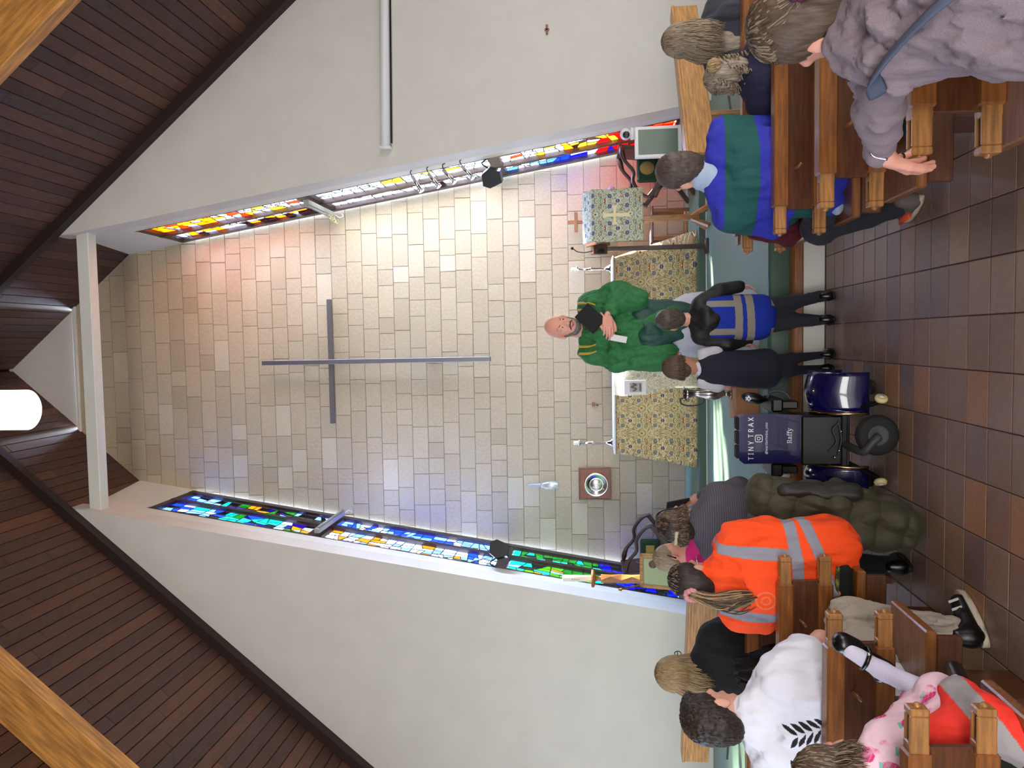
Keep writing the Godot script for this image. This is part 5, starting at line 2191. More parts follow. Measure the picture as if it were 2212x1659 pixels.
func eyes(parent: Node, c: Vector3, b: Basis, s: float, base: Vector3) -> void:
	for e in [-1.0, 1.0]:
		var st := begin(true)
		ball(st, c + b * (Vector3(e * 0.031, 0.004, 0.074) * s) - base, Vector3(0.0125, 0.0085, 0.012) * s, b)
		var o := obj("eye", st, M.eye_white, parent)
		st = begin(true)
		ball(st, c + b * (Vector3(e * 0.031, 0.003, 0.0835) * s) - base, Vector3(0.0055, 0.0055, 0.0035) * s, b)
		obj("iris", st, M.iris, o)


func strands(c: Vector3, b: Basis, s: float, base: Vector3, n: int, length: float, seed_: int, fall: Vector3, opts := {}) -> SurfaceTool:
	# locks of hair: from the parting over the scalp and down; fall is the way loose hair hangs
	var st := begin(true)
	var r := RandomNumberGenerator.new()
	r.seed = seed_
	var spread: float = opts.get("spread", 1.0)
	var face: float = opts.get("face", 0.85)
	var gather: Vector3 = opts.get("gather", Vector3.INF)
	var thick: float = opts.get("thick", 0.0034)
	for k in n:
		var az := lerpf(face, TAU - face, (k + r.randf()) / n)      # 0 is straight ahead: the face stays free
		var pts := []
		var q := Vector3.ZERO
		var top := r.randf_range(0.04, 0.55)
		for j in 6:
			var th := lerpf(top, 1.75 + r.randf_range(-0.1, 0.1), j / 5.0)
			q = Vector3(sin(th) * sin(az) * 0.083, 0.030 + cos(th) * 0.103, -0.014 + sin(th) * cos(az) * 0.103) * (1.0 + r.randf_range(-0.02, 0.05))
			if gather != Vector3.INF:
				q = q.lerp(gather, smoothstep(0.35, 1.0, j / 5.0))
			pts.append(c + b * (q * s) - base)
		if gather == Vector3.INF or opts.get("tail", false):
			var p: Vector3 = pts[5]
			var out := (b * Vector3(q.x, 0, q.z)).normalized()
			var L := length * r.randf_range(0.78, 1.0)
			var wave := r.randf() * TAU
			for j in 5:
				var f := (j + 1) / 5.0
				pts.append(p + fall.normalized() * L * f + out * s * 0.022 * sin(f * 2.4) * spread + b.x * 0.008 * sin(wave + f * 5.0) + Vector3(r.randf_range(-1, 1), 0, r.randf_range(-1, 1)) * 0.008 * f * spread)
		var rad := []
		for j in pts.size():
			rad.append(thick * s * (1.0 if j < pts.size() - 3 else 1.0 - 0.28 * (j - pts.size() + 4)))
		tube(st, pts, rad, 5)
	return st


func hair_mat(called: String, c: Color) -> StandardMaterial3D:
	var m := grained(mat(called, c, 0.45), M.T.wood, Vector3(16, 2.0, 16))
	m.metallic_specular = 0.35
	return m


func cap_prims(c: Vector3, b: Basis, s: float, nape := 1.0) -> Array:
	var at := func(x: float, y: float, z: float) -> Vector3: return c + b * (Vector3(x, y, z) * s)
	return [
		E(at.call(0, 0.042, -0.022), Vector3(0.082, 0.092, 0.098) * s, b, 0.01),
		E(at.call(0, -0.012, -0.050), Vector3(0.074, 0.062, 0.062) * s, b, 0.02),
		E(at.call(0, -0.050 * nape, -0.060), Vector3(0.056, 0.042, 0.040) * s, b, 0.02),
	]


func shoe(parent: Node, heel: Vector3, toe: Vector3, s: float, m: Material, sole: Material, base: Vector3) -> MeshInstance3D:
	var d := (toe - heel)
	var up := Vector3.UP
	var parts := sdf([
		C(heel + up * 0.038 * s, toe.lerp(heel, 0.2) + up * 0.030 * s, 0.038 * s, 0.036 * s, 0.02),
		C(heel + up * 0.065 * s, heel.lerp(toe, 0.4) + up * 0.055 * s, 0.036 * s, 0.030 * s, 0.02),
		C(heel + up * 0.06 * s, heel + up * 0.10 * s, 0.036 * s, 0.034 * s, 0.02)], 0.008, base)
	var o := node("shoe", net([parts]), m, parent)
	var st := begin(true)
	var side := d.cross(up).normalized()
	var pts := PackedVector2Array()
	var L := d.length()
	for k in 20:
		var a := TAU * k / 20
		pts.append(Vector2(L * 0.45 + cos(a) * (L * 0.5 + 0.035 * s), sin(a) * 0.043 * s * (1.0 + 0.15 * cos(a))))
	var dir := d.normalized()
	prism(st, pts, func(p: Vector2, t: float) -> Vector3: return heel + dir * p.x + side * p.y + up * (0.002 + 0.022 * s * t) - base)
	obj("sole", st, sole, o)
	return o


func field(prims: Array, p: Vector3) -> float:
	var best := 1.0
	for q in prims:
		var k: float = q[q.size() - 1]
		var d: float
		if q[0] == "c":
			var ba: Vector3 = q[2] - q[1]
			var h := clampf((p - q[1]).dot(ba) / maxf(ba.length_squared(), 1e-9), 0.0, 1.0)
			d = (p - q[1] - ba * h).length() - lerpf(q[3], q[4], h)
		else:
			var v: Vector3 = (q[3] as Basis).transposed() * (p - q[1])
			var k0: float = (v / q[2]).length()
			d = k0 * (k0 - 1.0) / maxf((v / (q[2] * q[2])).length(), 1e-6)
		var m := maxf(k - absf(d - best), 0.0)
		best = minf(d, best) - (m * m / (4.0 * k) if k > 0.0 else 0.0)
	return best


func laid_on(prims: Array, pts: Array, from: Vector3, clear: float, base: Vector3) -> Array:
	# bring each point in from outside until it rests on the soft shape
	var out := []
	for p in pts:
		var q: Vector3 = p + from.normalized() * 0.35
		for k in 60:
			var d := field(prims, q)
			if d <= clear:
				break
			q -= from.normalized() * maxf((d - clear) * 0.7, 0.001)
		out.append(q - base)
	return out


# ---------------------------------------------------------------- the people

func V(x: float, y: float, z: float) -> Vector3:
	return Vector3(x, y, z)


func build_people() -> void:
	skin_mat("skin", Color(0.80, 0.60, 0.52))
	skin_mat("skin_pink", Color(0.82, 0.58, 0.50))
	skin_mat("skin_tan", Color(0.70, 0.50, 0.41))
	mat("eye_white", Color(0.85, 0.84, 0.82), 0.2)
	mat("iris", Color(0.12, 0.10, 0.09), 0.2)
	mat("lip", Color(0.62, 0.34, 0.32), 0.5)
	hair_mat("hair_grey", Color(0.50, 0.48, 0.46))
	hair_mat("hair_grey_dark", Color(0.40, 0.36, 0.33))
	hair_mat("hair_short_brown", Color(0.36, 0.31, 0.275))
	hair_mat("hair_dark", Color(0.225, 0.185, 0.165))
	hair_mat("hair_brown", Color(0.43, 0.35, 0.29))
	hair_mat("hair_ash", Color(0.66, 0.60, 0.53))
	hair_mat("hair_ash_dark", Color(0.50, 0.44, 0.37))
	hair_mat("hair_blonde", Color(0.74, 0.63, 0.46))
	hair_mat("hair_light", Color(0.68, 0.60, 0.50))
	fabric("green_velvet", Color(0.15, 0.46, 0.23), 0.75, 1.2).albedo_texture = M.T.velvet
	fabric("green_lining", Color(0.11, 0.30, 0.26), 0.6)
	fabric("alb_white", Color(0.86, 0.87, 0.93))
	fabric("puffer_black", Color(0.055, 0.055, 0.065), 0.6)
	fabric("navy", Color(0.13, 0.14, 0.21))
	fabric("denim_dark", Color(0.17, 0.18, 0.22))
	fabric("white_cotton", Color(0.88, 0.88, 0.91))
	fabric("light_blue", Color(0.72, 0.79, 0.90))
	fabric("lilac", Color(0.58, 0.515, 0.545), 0.85)
	fabric("navy_fleece", Color(0.075, 0.06, 0.20))
	fabric("grey_scarf", Color(0.20, 0.215, 0.26))
	fabric("black_wool", Color(0.03, 0.03, 0.035))
	fabric("beige_trousers", Color(0.77, 0.72, 0.66))
	fabric("hot_pink", Color(0.95, 0.16, 0.55))
	fabric("pale_pink", Color(0.90, 0.72, 0.75))
	fabric("olive_quilt", Color(0.27, 0.25, 0.165), 0.7)
	fabric("olive_lining", Color(0.15, 0.145, 0.13), 0.6)
	fabric("maroon", Color(0.36, 0.045, 0.125))
	fabric("white_sock", Color(0.90, 0.88, 0.97))
	mat("gold_braid", Color(0.72, 0.60, 0.20), 0.5)
	mat("shoe_black", Color(0.03, 0.03, 0.035), 0.3)
	mat("sole_dark", Color(0.05, 0.05, 0.05), 0.7)
	mat("sole_cream", Color(0.74, 0.70, 0.62), 0.7)
	mat("shoe_grey", Color(0.40, 0.36, 0.34), 0.8)
	mat("shoe_orange", Color(0.85, 0.30, 0.14), 0.7)
	priest()
	boy()
	girl()
	jersey_man()
	curly_child()
	long_hair_woman()
	grey_woman()
	pink_child()
	orange_woman()
	black_woman()
	tee_man()
	red_child()
	lilac_woman()


func figure(label: String, base: Vector3) -> Node3D:
	return thing("person", label, "person", base)


func priest() -> void:
	var b := V(0.09, FLOOR_S, -6.25)
	var t := figure("bald bearded person in green chasuble holding a black book to the chest", b)
	var hc := V(0.095, 1.895, -6.13)
	var hb := facing(V(0.30, -0.22, 1.0), V(0.10, 1.0, 0.0))
	var J := {"pe": V(0.09, 1.18, -6.28), "ch": V(0.085, 1.53, -6.25), "nk": V(0.07, 1.71, -6.22), "sl": V(-0.10, 1.64, -6.25), "sr": V(0.26, 1.65, -6.25), "hl": V(0.0, 1.14, -6.28), "hr": V(0.18, 1.14, -6.28), "el": V(-0.17, 1.42, -6.16), "er": V(0.32, 1.43, -6.14), "wl": V(0.03, 1.50, -6.02), "wr": V(0.17, 1.54, -6.00), "kl": V(0.01, 0.84, -6.25), "kr": V(0.17, 0.84, -6.25), "al": V(0.01, FLOOR_S + 0.07, -6.27), "ar": V(0.17, FLOOR_S + 0.07, -6.27)}
	var p := torso_prims(J, -0.01, 1.0)
	for s in ["l", "r"]:
		p += arm_prims(J, s, -0.004, 1.0) + leg_prims(J, s, 0.0, 1.0)
	var skin := net([sdf(p, 0.016, b), sdf(head_prims(hc, hb, 1.10, J.nk), 0.006, b), sdf(hand_prims(J.wl, V(0.75, 0.55, 0.25), V(0.2, 0.25, -1), 1.08, 0.25, -1.0), 0.005, b), sdf(hand_prims(J.wr, V(-0.75, -0.1, 0.3), V(0, 0.3, -1), 1.05, 0.45, 1.0), 0.005, b)])
	node("body", skin, M.skin_pink, t)
	eyes(t, hc, hb, 1.10, b)
	var at := func(x: float, y: float, z: float) -> Vector3: return hc + hb * (Vector3(x, y, z) * 1.10)
	var beard := [E(at.call(0, -0.104, 0.048), V(0.050, 0.034, 0.046), hb, 0.02), C(at.call(-0.066, -0.035, 0.012), at.call(-0.040, -0.092, 0.045), 0.012, 0.024, 0.02), C(at.call(0.066, -0.035, 0.012), at.call(0.040, -0.092, 0.045), 0.012, 0.024, 0.02)]
	node("beard", net([sdf(beard, 0.005, b, 0.008, 60.0)]), M.hair_grey, t)
	var st := begin(true)
	tube(st, [at.call(-0.036, -0.062, 0.078) - b, at.call(-0.016, -0.047, 0.098) - b, at.call(0, -0.045, 0.103) - b, at.call(0.016, -0.047, 0.098) - b, at.call(0.036, -0.062, 0.078) - b], [0.004, 0.0075, 0.006, 0.0075, 0.004], 8)
	obj("moustache", st, M.hair_grey_dark, t)
	st = begin(true)
	tube(st, [at.call(-0.026, -0.062, 0.086) - b, at.call(0, -0.070, 0.097) - b, at.call(0.026, -0.062, 0.086) - b], [0.003, 0.008, 0.003], 8)
	obj("lips", st, M.lip, t)
	st = begin(true)
	for e in [-1.0, 1.0]:
		tube(st, [at.call(e * 0.015, 0.022, 0.088) - b, at.call(e * 0.034, 0.028, 0.084) - b, at.call(e * 0.050, 0.020, 0.072) - b], [0.003, 0.0035, 0.002], 6)
	obj("eyebrows", st, M.hair_grey_dark, t)
	# alb to the floor
	var alb := [C(V(0.08, 1.30, -6.28), V(0.08, 0.62, -6.28), 0.19, 0.20, 0.05), C(V(-0.03, 0.9, -6.27), V(-0.06, 0.45, -6.27), 0.12, 0.14, 0.08), C(V(0.21, 0.9, -6.27), V(0.24, 0.45, -6.27), 0.12, 0.13, 0.08), C(J.nk + V(0, 0.02, -0.01), J.nk + V(0, 0.045, 0), 0.066, 0.062, 0.02)]
	node("alb", net([sdf(alb, 0.016, b, 0.022, 7.0)]), M.alb_white, t)
	# chasuble: shoulders, a broad front panel, a bell sleeve on one side and a long fall on the other
	var ch := [
		C(J.sl + V(0.02, 0.0, 0), J.sr + V(-0.02, 0.0, 0), 0.115, 0.115, 0.05), C(J.ch, V(0.11, 1.10, -6.25), 0.17, 0.175, 0.08),
		C(J.sr, V(0.325, 1.45, -6.16), 0.10, 0.105, 0.06), C(V(0.325, 1.45, -6.16), V(0.30, 1.30, -6.06), 0.105, 0.085, 0.05), C(V(0.32, 1.42, -6.15), V(0.20, 1.50, -6.05), 0.085, 0.055, 0.05),
		C(J.sl, V(-0.165, 1.45, -6.16), 0.10, 0.095, 0.06), C(V(-0.165, 1.46, -6.15), V(-0.185, 1.08, -6.15), 0.09, 0.075, 0.05), C(V(-0.08, 1.40, -6.18), V(-0.10, 1.06, -6.17), 0.10, 0.085, 0.06), C(V(-0.16, 1.42, -6.14), V(-0.03, 1.48, -6.06), 0.075, 0.05, 0.05),
		C(V(0.10, 1.30, -6.20), V(0.15, 1.02, -6.16), 0.12, 0.10, 0.08), C(J.nk + V(-0.05, -0.02, 0.03), J.nk + V(0.05, -0.05, 0.08), 0.05, 0.045, 0.03), C(J.nk + V(0.02, -0.03, -0.06), J.nk + V(0.09, -0.03, 0.04), 0.05, 0.045, 0.03)]
	node("chasuble", net([sdf(ch, 0.011, b, 0.034, 7.5)]), M.green_velvet, t)
	node("chasuble_lining", net([sdf([C(V(0.20, 1.25, -6.15), V(0.18, 0.93, -6.17), 0.10, 0.085, 0.06), C(V(0.06, 1.22, -6.15), V(0.10, 0.88, -6.17), 0.11, 0.085, 0.08), C(V(-0.02, 1.2, -6.17), V(0.03, 0.98, -6.18), 0.10, 0.07, 0.08)], 0.012, b, 0.03, 9.0)]), M.green_lining, t)
	for e in [-1.0, 1.0]:
		for k in 2:
			st = begin(true)
			var x: float = 0.08 + e * (0.145 + 0.055 * k)
			tube(st, catmull(laid_on(ch, [V(x, 1.75, -6.24), V(x, 1.71, -6.19), V(x - 0.004 * e, 1.66, -6.16), V(x - 0.02 * e, 1.61, -6.15)], V(0, 0.35, 1), 0.006, b)), [0.010], 8, 0.5)
			obj("gold_braid", st, M.gold_braid, t)
	st = begin()
	box(st, Vector3.ZERO, V(0.15, 0.20, 0.03), 0.004, Basis(Vector3.BACK, -0.75) * Basis(Vector3.RIGHT, -0.35))
	var bk := obj("black_book", st, M.black_matt)
	bk.position = V(0.155, 1.665, -6.015)
	tag(bk, "black bound book held flat against the green chasuble", "book")
	st = begin()
	box(st, Vector3.ZERO, V(0.05, 0.125, 0.004), 0.001, Basis(Vector3.BACK, -0.2))
	var cd := obj("service_card", st, M.linen)
	cd.position = V(-0.005, 1.45, -5.985)
	tag(cd, "white service card held below the black book", "card")


func boy() -> void:
	var b := V(0.12, 0, -5.52)
	var t := figure("short-haired child in black jacket and blue reflective vest, seen from behind", b)
	var s := 0.68
	var hc := V(0.12, 1.095, -5.53)
	var hb := facing(V(-0.12, 0.22, -1.0))
	var J := {"pe": V(0.12, 0.52, -5.53), "ch": V(0.115, 0.78, -5.53), "nk": V(0.12, 0.95, -5.54), "sl": V(0.0, 0.90, -5.53), "sr": V(0.225, 0.90, -5.53), "hl": V(0.07, 0.50, -5.53), "hr": V(0.185, 0.50, -5.53), "el": V(-0.055, 0.71, -5.53), "er": V(0.315, 0.76, -5.53), "wl": V(-0.03, 0.57, -5.58), "wr": V(0.345, 0.63, -5.55), "kl": V(0.095, 0.28, -5.53), "kr": V(0.225, 0.28, -5.53), "al": V(0.10, 0.07, -5.52), "ar": V(0.26, 0.07, -5.52)}
	var p := torso_prims(J, -0.01, s)
	for q in ["l", "r"]:
		p += arm_prims(J, q, -0.006, s) + leg_prims(J, q, -0.004, s)
	node("body", net([sdf(p, 0.013, b), sdf(head_prims(hc, hb, 0.88, J.nk), 0.006, b), sdf(hand_prims(J.wr, V(0.05, -1, 0), V(-1, 0, 0), 0.66, 0.4, 1.0), 0.004, b), sdf(hand_prims(J.wl, V(0.1, -1, 0), V(1, 0, 0), 0.66, 0.4, 1.0), 0.004, b)]), M.skin, t)
	node("hair", net([sdf(cap_prims(hc, hb, 0.90), 0.006, b, 0.0045, 90.0)]), M.hair_short_brown, t)
	node("shirt_collar", net([sdf([C(J.nk + V(0, 0.0, 0), J.nk + V(0, 0.032, -0.005), 0.056, 0.050, 0.01)], 0.006, b)]), M.white_cotton, t)
	var jk := torso_prims(J, 0.004, s)
	for q in ["l", "r"]:
		jk += arm_prims(J, q, 0.024, s)
	jk += [C(V(0.05, 0.905, -5.51), V(0.19, 0.905, -5.51), 0.05, 0.05, 0.04), C(V(0.09, 0.86, -5.455), V(0.155, 0.86, -5.455), 0.045, 0.045, 0.04), C(V(0.11, 0.81, -5.45), V(0.13, 0.79, -5.45), 0.035, 0.03, 0.04)]
	node("jacket", net([sdf(jk, 0.011, b, 0.008, 16.0, 0.0)]), M.puffer_black, t)
	var im := Image.create(128, 192, false, Image.FORMAT_RGB8)
	im.fill(Color(0.03, 0.17, 0.62))
	var grey := Color(0.56, 0.53, 0.49)
	var sk := func(x0: int, y0: int, w: int, h: int, slope: float) -> void:
		for x in w:
			for y in h:
				im.set_pixel(clampi(x0 + x, 0, 127), clampi(y0 + y + int(slope * x), 0, 191), grey)
	sk.call(0, 98, 128, 20, -0.03)
	sk.call(0, 130, 128, 20, -0.05)
	sk.call(18, 0, 17, 100, 0.0)
	sk.call(93, 0, 17, 100, 0.0)
	var vest := [C(J.pe + V(0.005, -0.02, 0), J.ch + V(0.005, -0.06, 0), 0.116, 0.112, 0.06), C(V(0.07, 0.50, -5.53), V(0.06, 0.79, -5.53), 0.098, 0.096, 0.06), C(V(0.19, 0.50, -5.53), V(0.185, 0.80, -5.53), 0.098, 0.098, 0.06), C(V(0.045, 0.82, -5.53), V(0.035, 0.905, -5.53), 0.072, 0.056, 0.03), C(V(0.19, 0.82, -5.53), V(0.20, 0.905, -5.53), 0.072, 0.056, 0.03)]
	node("vest", net([sdf(vest, 0.010, b, 0.010, 9.0)], {"o": V(-0.04, 0.43, -5.53) - b, "w": 0.33, "h": 0.50}), printed("vest_blue", im), t)
	var tr := []
	for q in ["l", "r"]:
		tr += leg_prims(J, q, 0.012, s)
	tr.append(C(J.hl, J.hr, 0.075, 0.075, 0.04))
	node("trousers", net([sdf(tr, 0.011, b, 0.016, 12.0)]), M.denim_dark, t)
	shoe(t, V(0.26, 0.003, -5.49), V(0.275, 0.003, -5.63), 0.78, M.shoe_black, M.sole_dark, b)
	shoe(t, V(0.10, 0.003, -5.49), V(0.09, 0.003, -5.63), 0.78, M.shoe_black, M.sole_dark, b)


func girl() -> void:
	var b := V(-0.22, 0, -5.50)
	var t := figure("fair-haired child in navy pinafore and tights, seen from behind", b)
	var s := 0.62
	var hc := V(-0.205, 1.045, -5.52)
	var hb := facing(V(0.75, -0.05, -1.0))
	var J := {"pe": V(-0.235, 0.52, -5.52), "ch": V(-0.23, 0.77, -5.52), "nk": V(-0.225, 0.925, -5.53), "sl": V(-0.325, 0.875, -5.52), "sr": V(-0.125, 0.875, -5.52), "hl": V(-0.28, 0.50, -5.52), "hr": V(-0.19, 0.50, -5.52), "el": V(-0.36, 0.70, -5.54), "er": V(-0.085, 0.73, -5.53), "wl": V(-0.33, 0.58, -5.62), "wr": V(-0.065, 0.60, -5.56), "kl": V(-0.25, 0.28, -5.52), "kr": V(-0.165, 0.28, -5.52), "al": V(-0.235, 0.07, -5.53), "ar": V(-0.14, 0.07, -5.50)}
	var p := torso_prims(J, -0.01, s)
	for q in ["l", "r"]:
		p += arm_prims(J, q, -0.006, s) + leg_prims(J, q, -0.004, s)
	node("body", net([sdf(p, 0.012, b), sdf(head_prims(hc, hb, 0.84, J.nk), 0.006, b), sdf(hand_prims(J.wr, V(0.05, -1, -0.1), V(-1, 0, 0), 0.6, 0.4, 1.0), 0.004, b), sdf(hand_prims(J.wl, V(0.1, -1, -0.2), V(1, 0, 0), 0.6, 0.4, 1.0), 0.004, b)]), M.skin_tan, t)
	node("hair", net([sdf(cap_prims(hc, hb, 0.87), 0.006, b, 0.004, 40.0)]), M.hair_brown, t)
	obj("hair_locks", strands(hc, hb, 0.88, b, 240, 0.05, 5, V(-0.1, -1, 0.15), {"face": 1.1, "spread": 0.25}), M.hair_brown, t)
	var st := begin(true)
	var gl := []
	for k in 14:
		var a := TAU * k / 13
		gl.append(hc + hb * V(-0.03 + cos(a) * 0.022, 0.0 + sin(a) * 0.017, 0.088) - b)
	tube(st, gl, [0.0025], 5)
	tube(st, [hc + hb * V(-0.055, 0.004, 0.08) - b, hc + hb * V(-0.072, 0.004, 0.0) - b], [0.0025], 5)
	tag(obj("red_glasses", st, M.shoe_orange, t), "", "")
	t.get_node("red_glasses").remove_meta("label")
	t.get_node("red_glasses").remove_meta("category")
	var po := [C(J.nk, J.nk + V(0, 0.022, 0), 0.050, 0.045, 0.01), C(J.sl, J.sl.lerp(J.el, 0.55), 0.046, 0.05, 0.02), C(J.sr, J.sr.lerp(J.er, 0.55), 0.046, 0.05, 0.02), C(J.sl, J.sr, 0.04, 0.04, 0.02)]
	node("polo_shirt", net([sdf(po, 0.008, b, 0.006, 20.0)]), M.white_cotton, t)
	var pin := [C(J.ch + V(0, 0.03, 0), V(-0.235, 0.47, -5.52), 0.094, 0.115, 0.06), C(V(-0.29, 0.88, -5.52), V(-0.285, 0.44, -5.52), 0.042, 0.085, 0.06), C(V(-0.165, 0.88, -5.52), V(-0.18, 0.44, -5.52), 0.042, 0.085, 0.06)]
	node("pinafore", net([sdf(pin, 0.011, b, 0.012, 9.0)]), M.navy, t)
	var tr := []
	for q in ["l", "r"]:
		tr += leg_prims(J, q, 0.002, s)
	node("tights", net([sdf(tr, 0.009, b, 0.004, 20.0)]), M.navy, t)
	shoe(t, V(-0.14, 0.003, -5.48), V(-0.12, 0.003, -5.60), 0.72, M.shoe_black, M.sole_dark, b)
	shoe(t, V(-0.235, 0.003, -5.51), V(-0.25, 0.003, -5.63), 0.72, M.shoe_black, M.sole_dark, b)


func seated(pe: Vector3, lean: float, s: float, tall: float) -> Dictionary:
	# a person sitting and facing the altar: pelvis on the seat, knees forward
	return {"pe": pe, "ch": pe + V(0, 0.32 * tall, lean), "nk": pe + V(0, 0.50 * tall, lean), "sl": pe + V(-0.18 * s, 0.44 * tall, lean), "sr": pe + V(0.18 * s, 0.44 * tall, lean), "hl": pe + V(-0.09 * s, -0.02, 0), "hr": pe + V(0.09 * s, -0.02, 0), "el": pe + V(-0.24 * s, 0.16 * tall, lean - 0.06), "er": pe + V(0.24 * s, 0.16 * tall, lean - 0.06), "wl": pe + V(-0.12 * s, 0.06, -0.26 * s), "wr": pe + V(0.12 * s, 0.06, -0.26 * s), "kl": pe + V(-0.10 * s, 0.0, -0.38 * s), "kr": pe + V(0.10 * s, 0.0, -0.38 * s), "al": pe + V(-0.10 * s, 0.08 - pe.y, -0.36 * s), "ar": pe + V(0.10 * s, 0.08 - pe.y, -0.36 * s)}


func basic_body(t: Node3D, b: Vector3, J: Dictionary, s: float, hc: Vector3, hb: Basis, hs: float, skin: Material, hands := true, legs := true) -> void:
	var p := torso_prims(J, -0.012, s)
	for q in ["l", "r"]:
		p += arm_prims(J, q, -0.006, s)
		if legs:
			p += leg_prims(J, q, -0.006, s)
	var parts := [sdf(p, 0.017, b), sdf(head_prims(hc, hb, hs, J.nk), 0.007, b)]
	if hands:
		parts.append(sdf(hand_prims(J.wl, J.wl - J.el, V(0, -1, 0.2), s, 0.35, -1.0), 0.006, b))
		parts.append(sdf(hand_prims(J.wr, J.wr - J.er, V(0, -1, 0.2), s, 0.35, 1.0), 0.006, b))
	node("body", net(parts), skin, t)


func trousers_and_shoes(t: Node3D, b: Vector3, J: Dictionary, s: float, m: Material) -> void:
	var tr := [C(J.hl, J.hr, 0.10 * s, 0.10 * s, 0.05)]
	for q in ["l", "r"]:
		tr += leg_prims(J, q, 0.012, s)
	node("trousers", net([sdf(tr, 0.017, b, 0.014, 9.0)]), m, t)
	for q in ["l", "r"]:
		var a: Vector3 = J["a" + q]
		shoe(t, V(a.x, 0.003, a.z + 0.04), V(a.x, 0.003, a.z - 0.14 * s), s, M.shoe_black, M.sole_dark, b)


func jersey_man() -> void:
	var b := V(0.79, 0.44, -3.98)
	var t := figure("short-haired person in blue and green striped jersey on the second right pew", b)
	var pe := V(0.78, 0.53, -3.97)
	var J := seated(pe, 0.02, 1.0, 1.02)
	J.sl = V(0.60, 0.955, -3.96); J.sr = V(0.985, 0.985, -3.96); J.nk = V(0.79, 1.06, -3.97); J.el = V(0.555, 0.74, -4.04); J.er = V(1.03, 0.76, -4.04)
	J.kr = V(0.93, 0.50, -4.32); J.ar = V(0.93, 0.08, -4.33)
	J.hl = V(0.70, 0.51, -3.97); J.kl = V(0.535, 0.50, -4.13); J.al = V(0.645, 0.10, -4.16)
	var hc := V(0.825, 1.185, -4.0)
	var hb := facing(V(-0.35, -0.05, -1.0))
	basic_body(t, b, J, 1.0, hc, hb, 1.04, M.skin)
	node("hair", net([sdf(cap_prims(hc, hb, 1.06), 0.006, b, 0.0045, 90.0)]), M.hair_short_brown, t)
	node("shirt_collar", net([sdf([C(J.nk + V(0, -0.005, 0), J.nk + V(0.008, 0.035, -0.006), 0.086, 0.070, 0.02)], 0.008, b)]), M.light_blue, t)
	var im := Image.create(64, 160, false, Image.FORMAT_RGB8)
	im.fill(Color(0.15, 0.17, 0.62))
	for r in [[18, 36, Color(0.05, 0.30, 0.29)], [96, 40, Color(0.05, 0.30, 0.29)]]:
		im.fill_rect(Rect2i(0, r[0], 64, r[1]), r[2])
	var J2 := J.duplicate()
	J2.nk = J.nk - V(0, 0.045, 0)
	var j := torso_prims(J2, 0.022, 1.0)
	for q in ["l", "r"]:
		j += arm_prims(J2, q, 0.022, 1.0)
	node("jersey", net([sdf(j, 0.013, b, 0.028, 7.0)], {"o": V(0.4, 0.40, 0) - b, "w": 0.8, "h": 0.68}), printed("jersey_stripe", im), t)
	node("shirt_tail", net([sdf([C(V(0.60, 0.468, -3.91), V(0.92, 0.468, -3.91), 0.028, 0.028, 0.02)], 0.012, b, 0.01, 12.0)]), M.light_blue, t)
	var tr := [C(J.hl, J.hr, 0.10, 0.10, 0.05)]
	for q in ["l", "r"]:
		tr += leg_prims(J, q, 0.016, 1.0)
	node("jeans", net([sdf(tr, 0.014, b, 0.022, 9.0)]), M.denim_dark, t)
	shoe(t, V(0.66, 0.003, -4.10), V(0.60, 0.003, -4.27), 1.0, M.shoe_grey, M.sole_cream, b)
	var st := begin(true)
	tube(st, [V(0.595, 0.045, -4.14) - b, V(0.585, 0.055, -4.20) - b, V(0.575, 0.04, -4.27) - b], [0.018, 0.022, 0.014], 8, 0.6)
	obj("shoe_flash", st, M.shoe_orange, t)
	shoe(t, V(0.93, 0.003, -4.29), V(0.93, 0.003, -4.46), 1.0, M.shoe_grey, M.sole_cream, b)


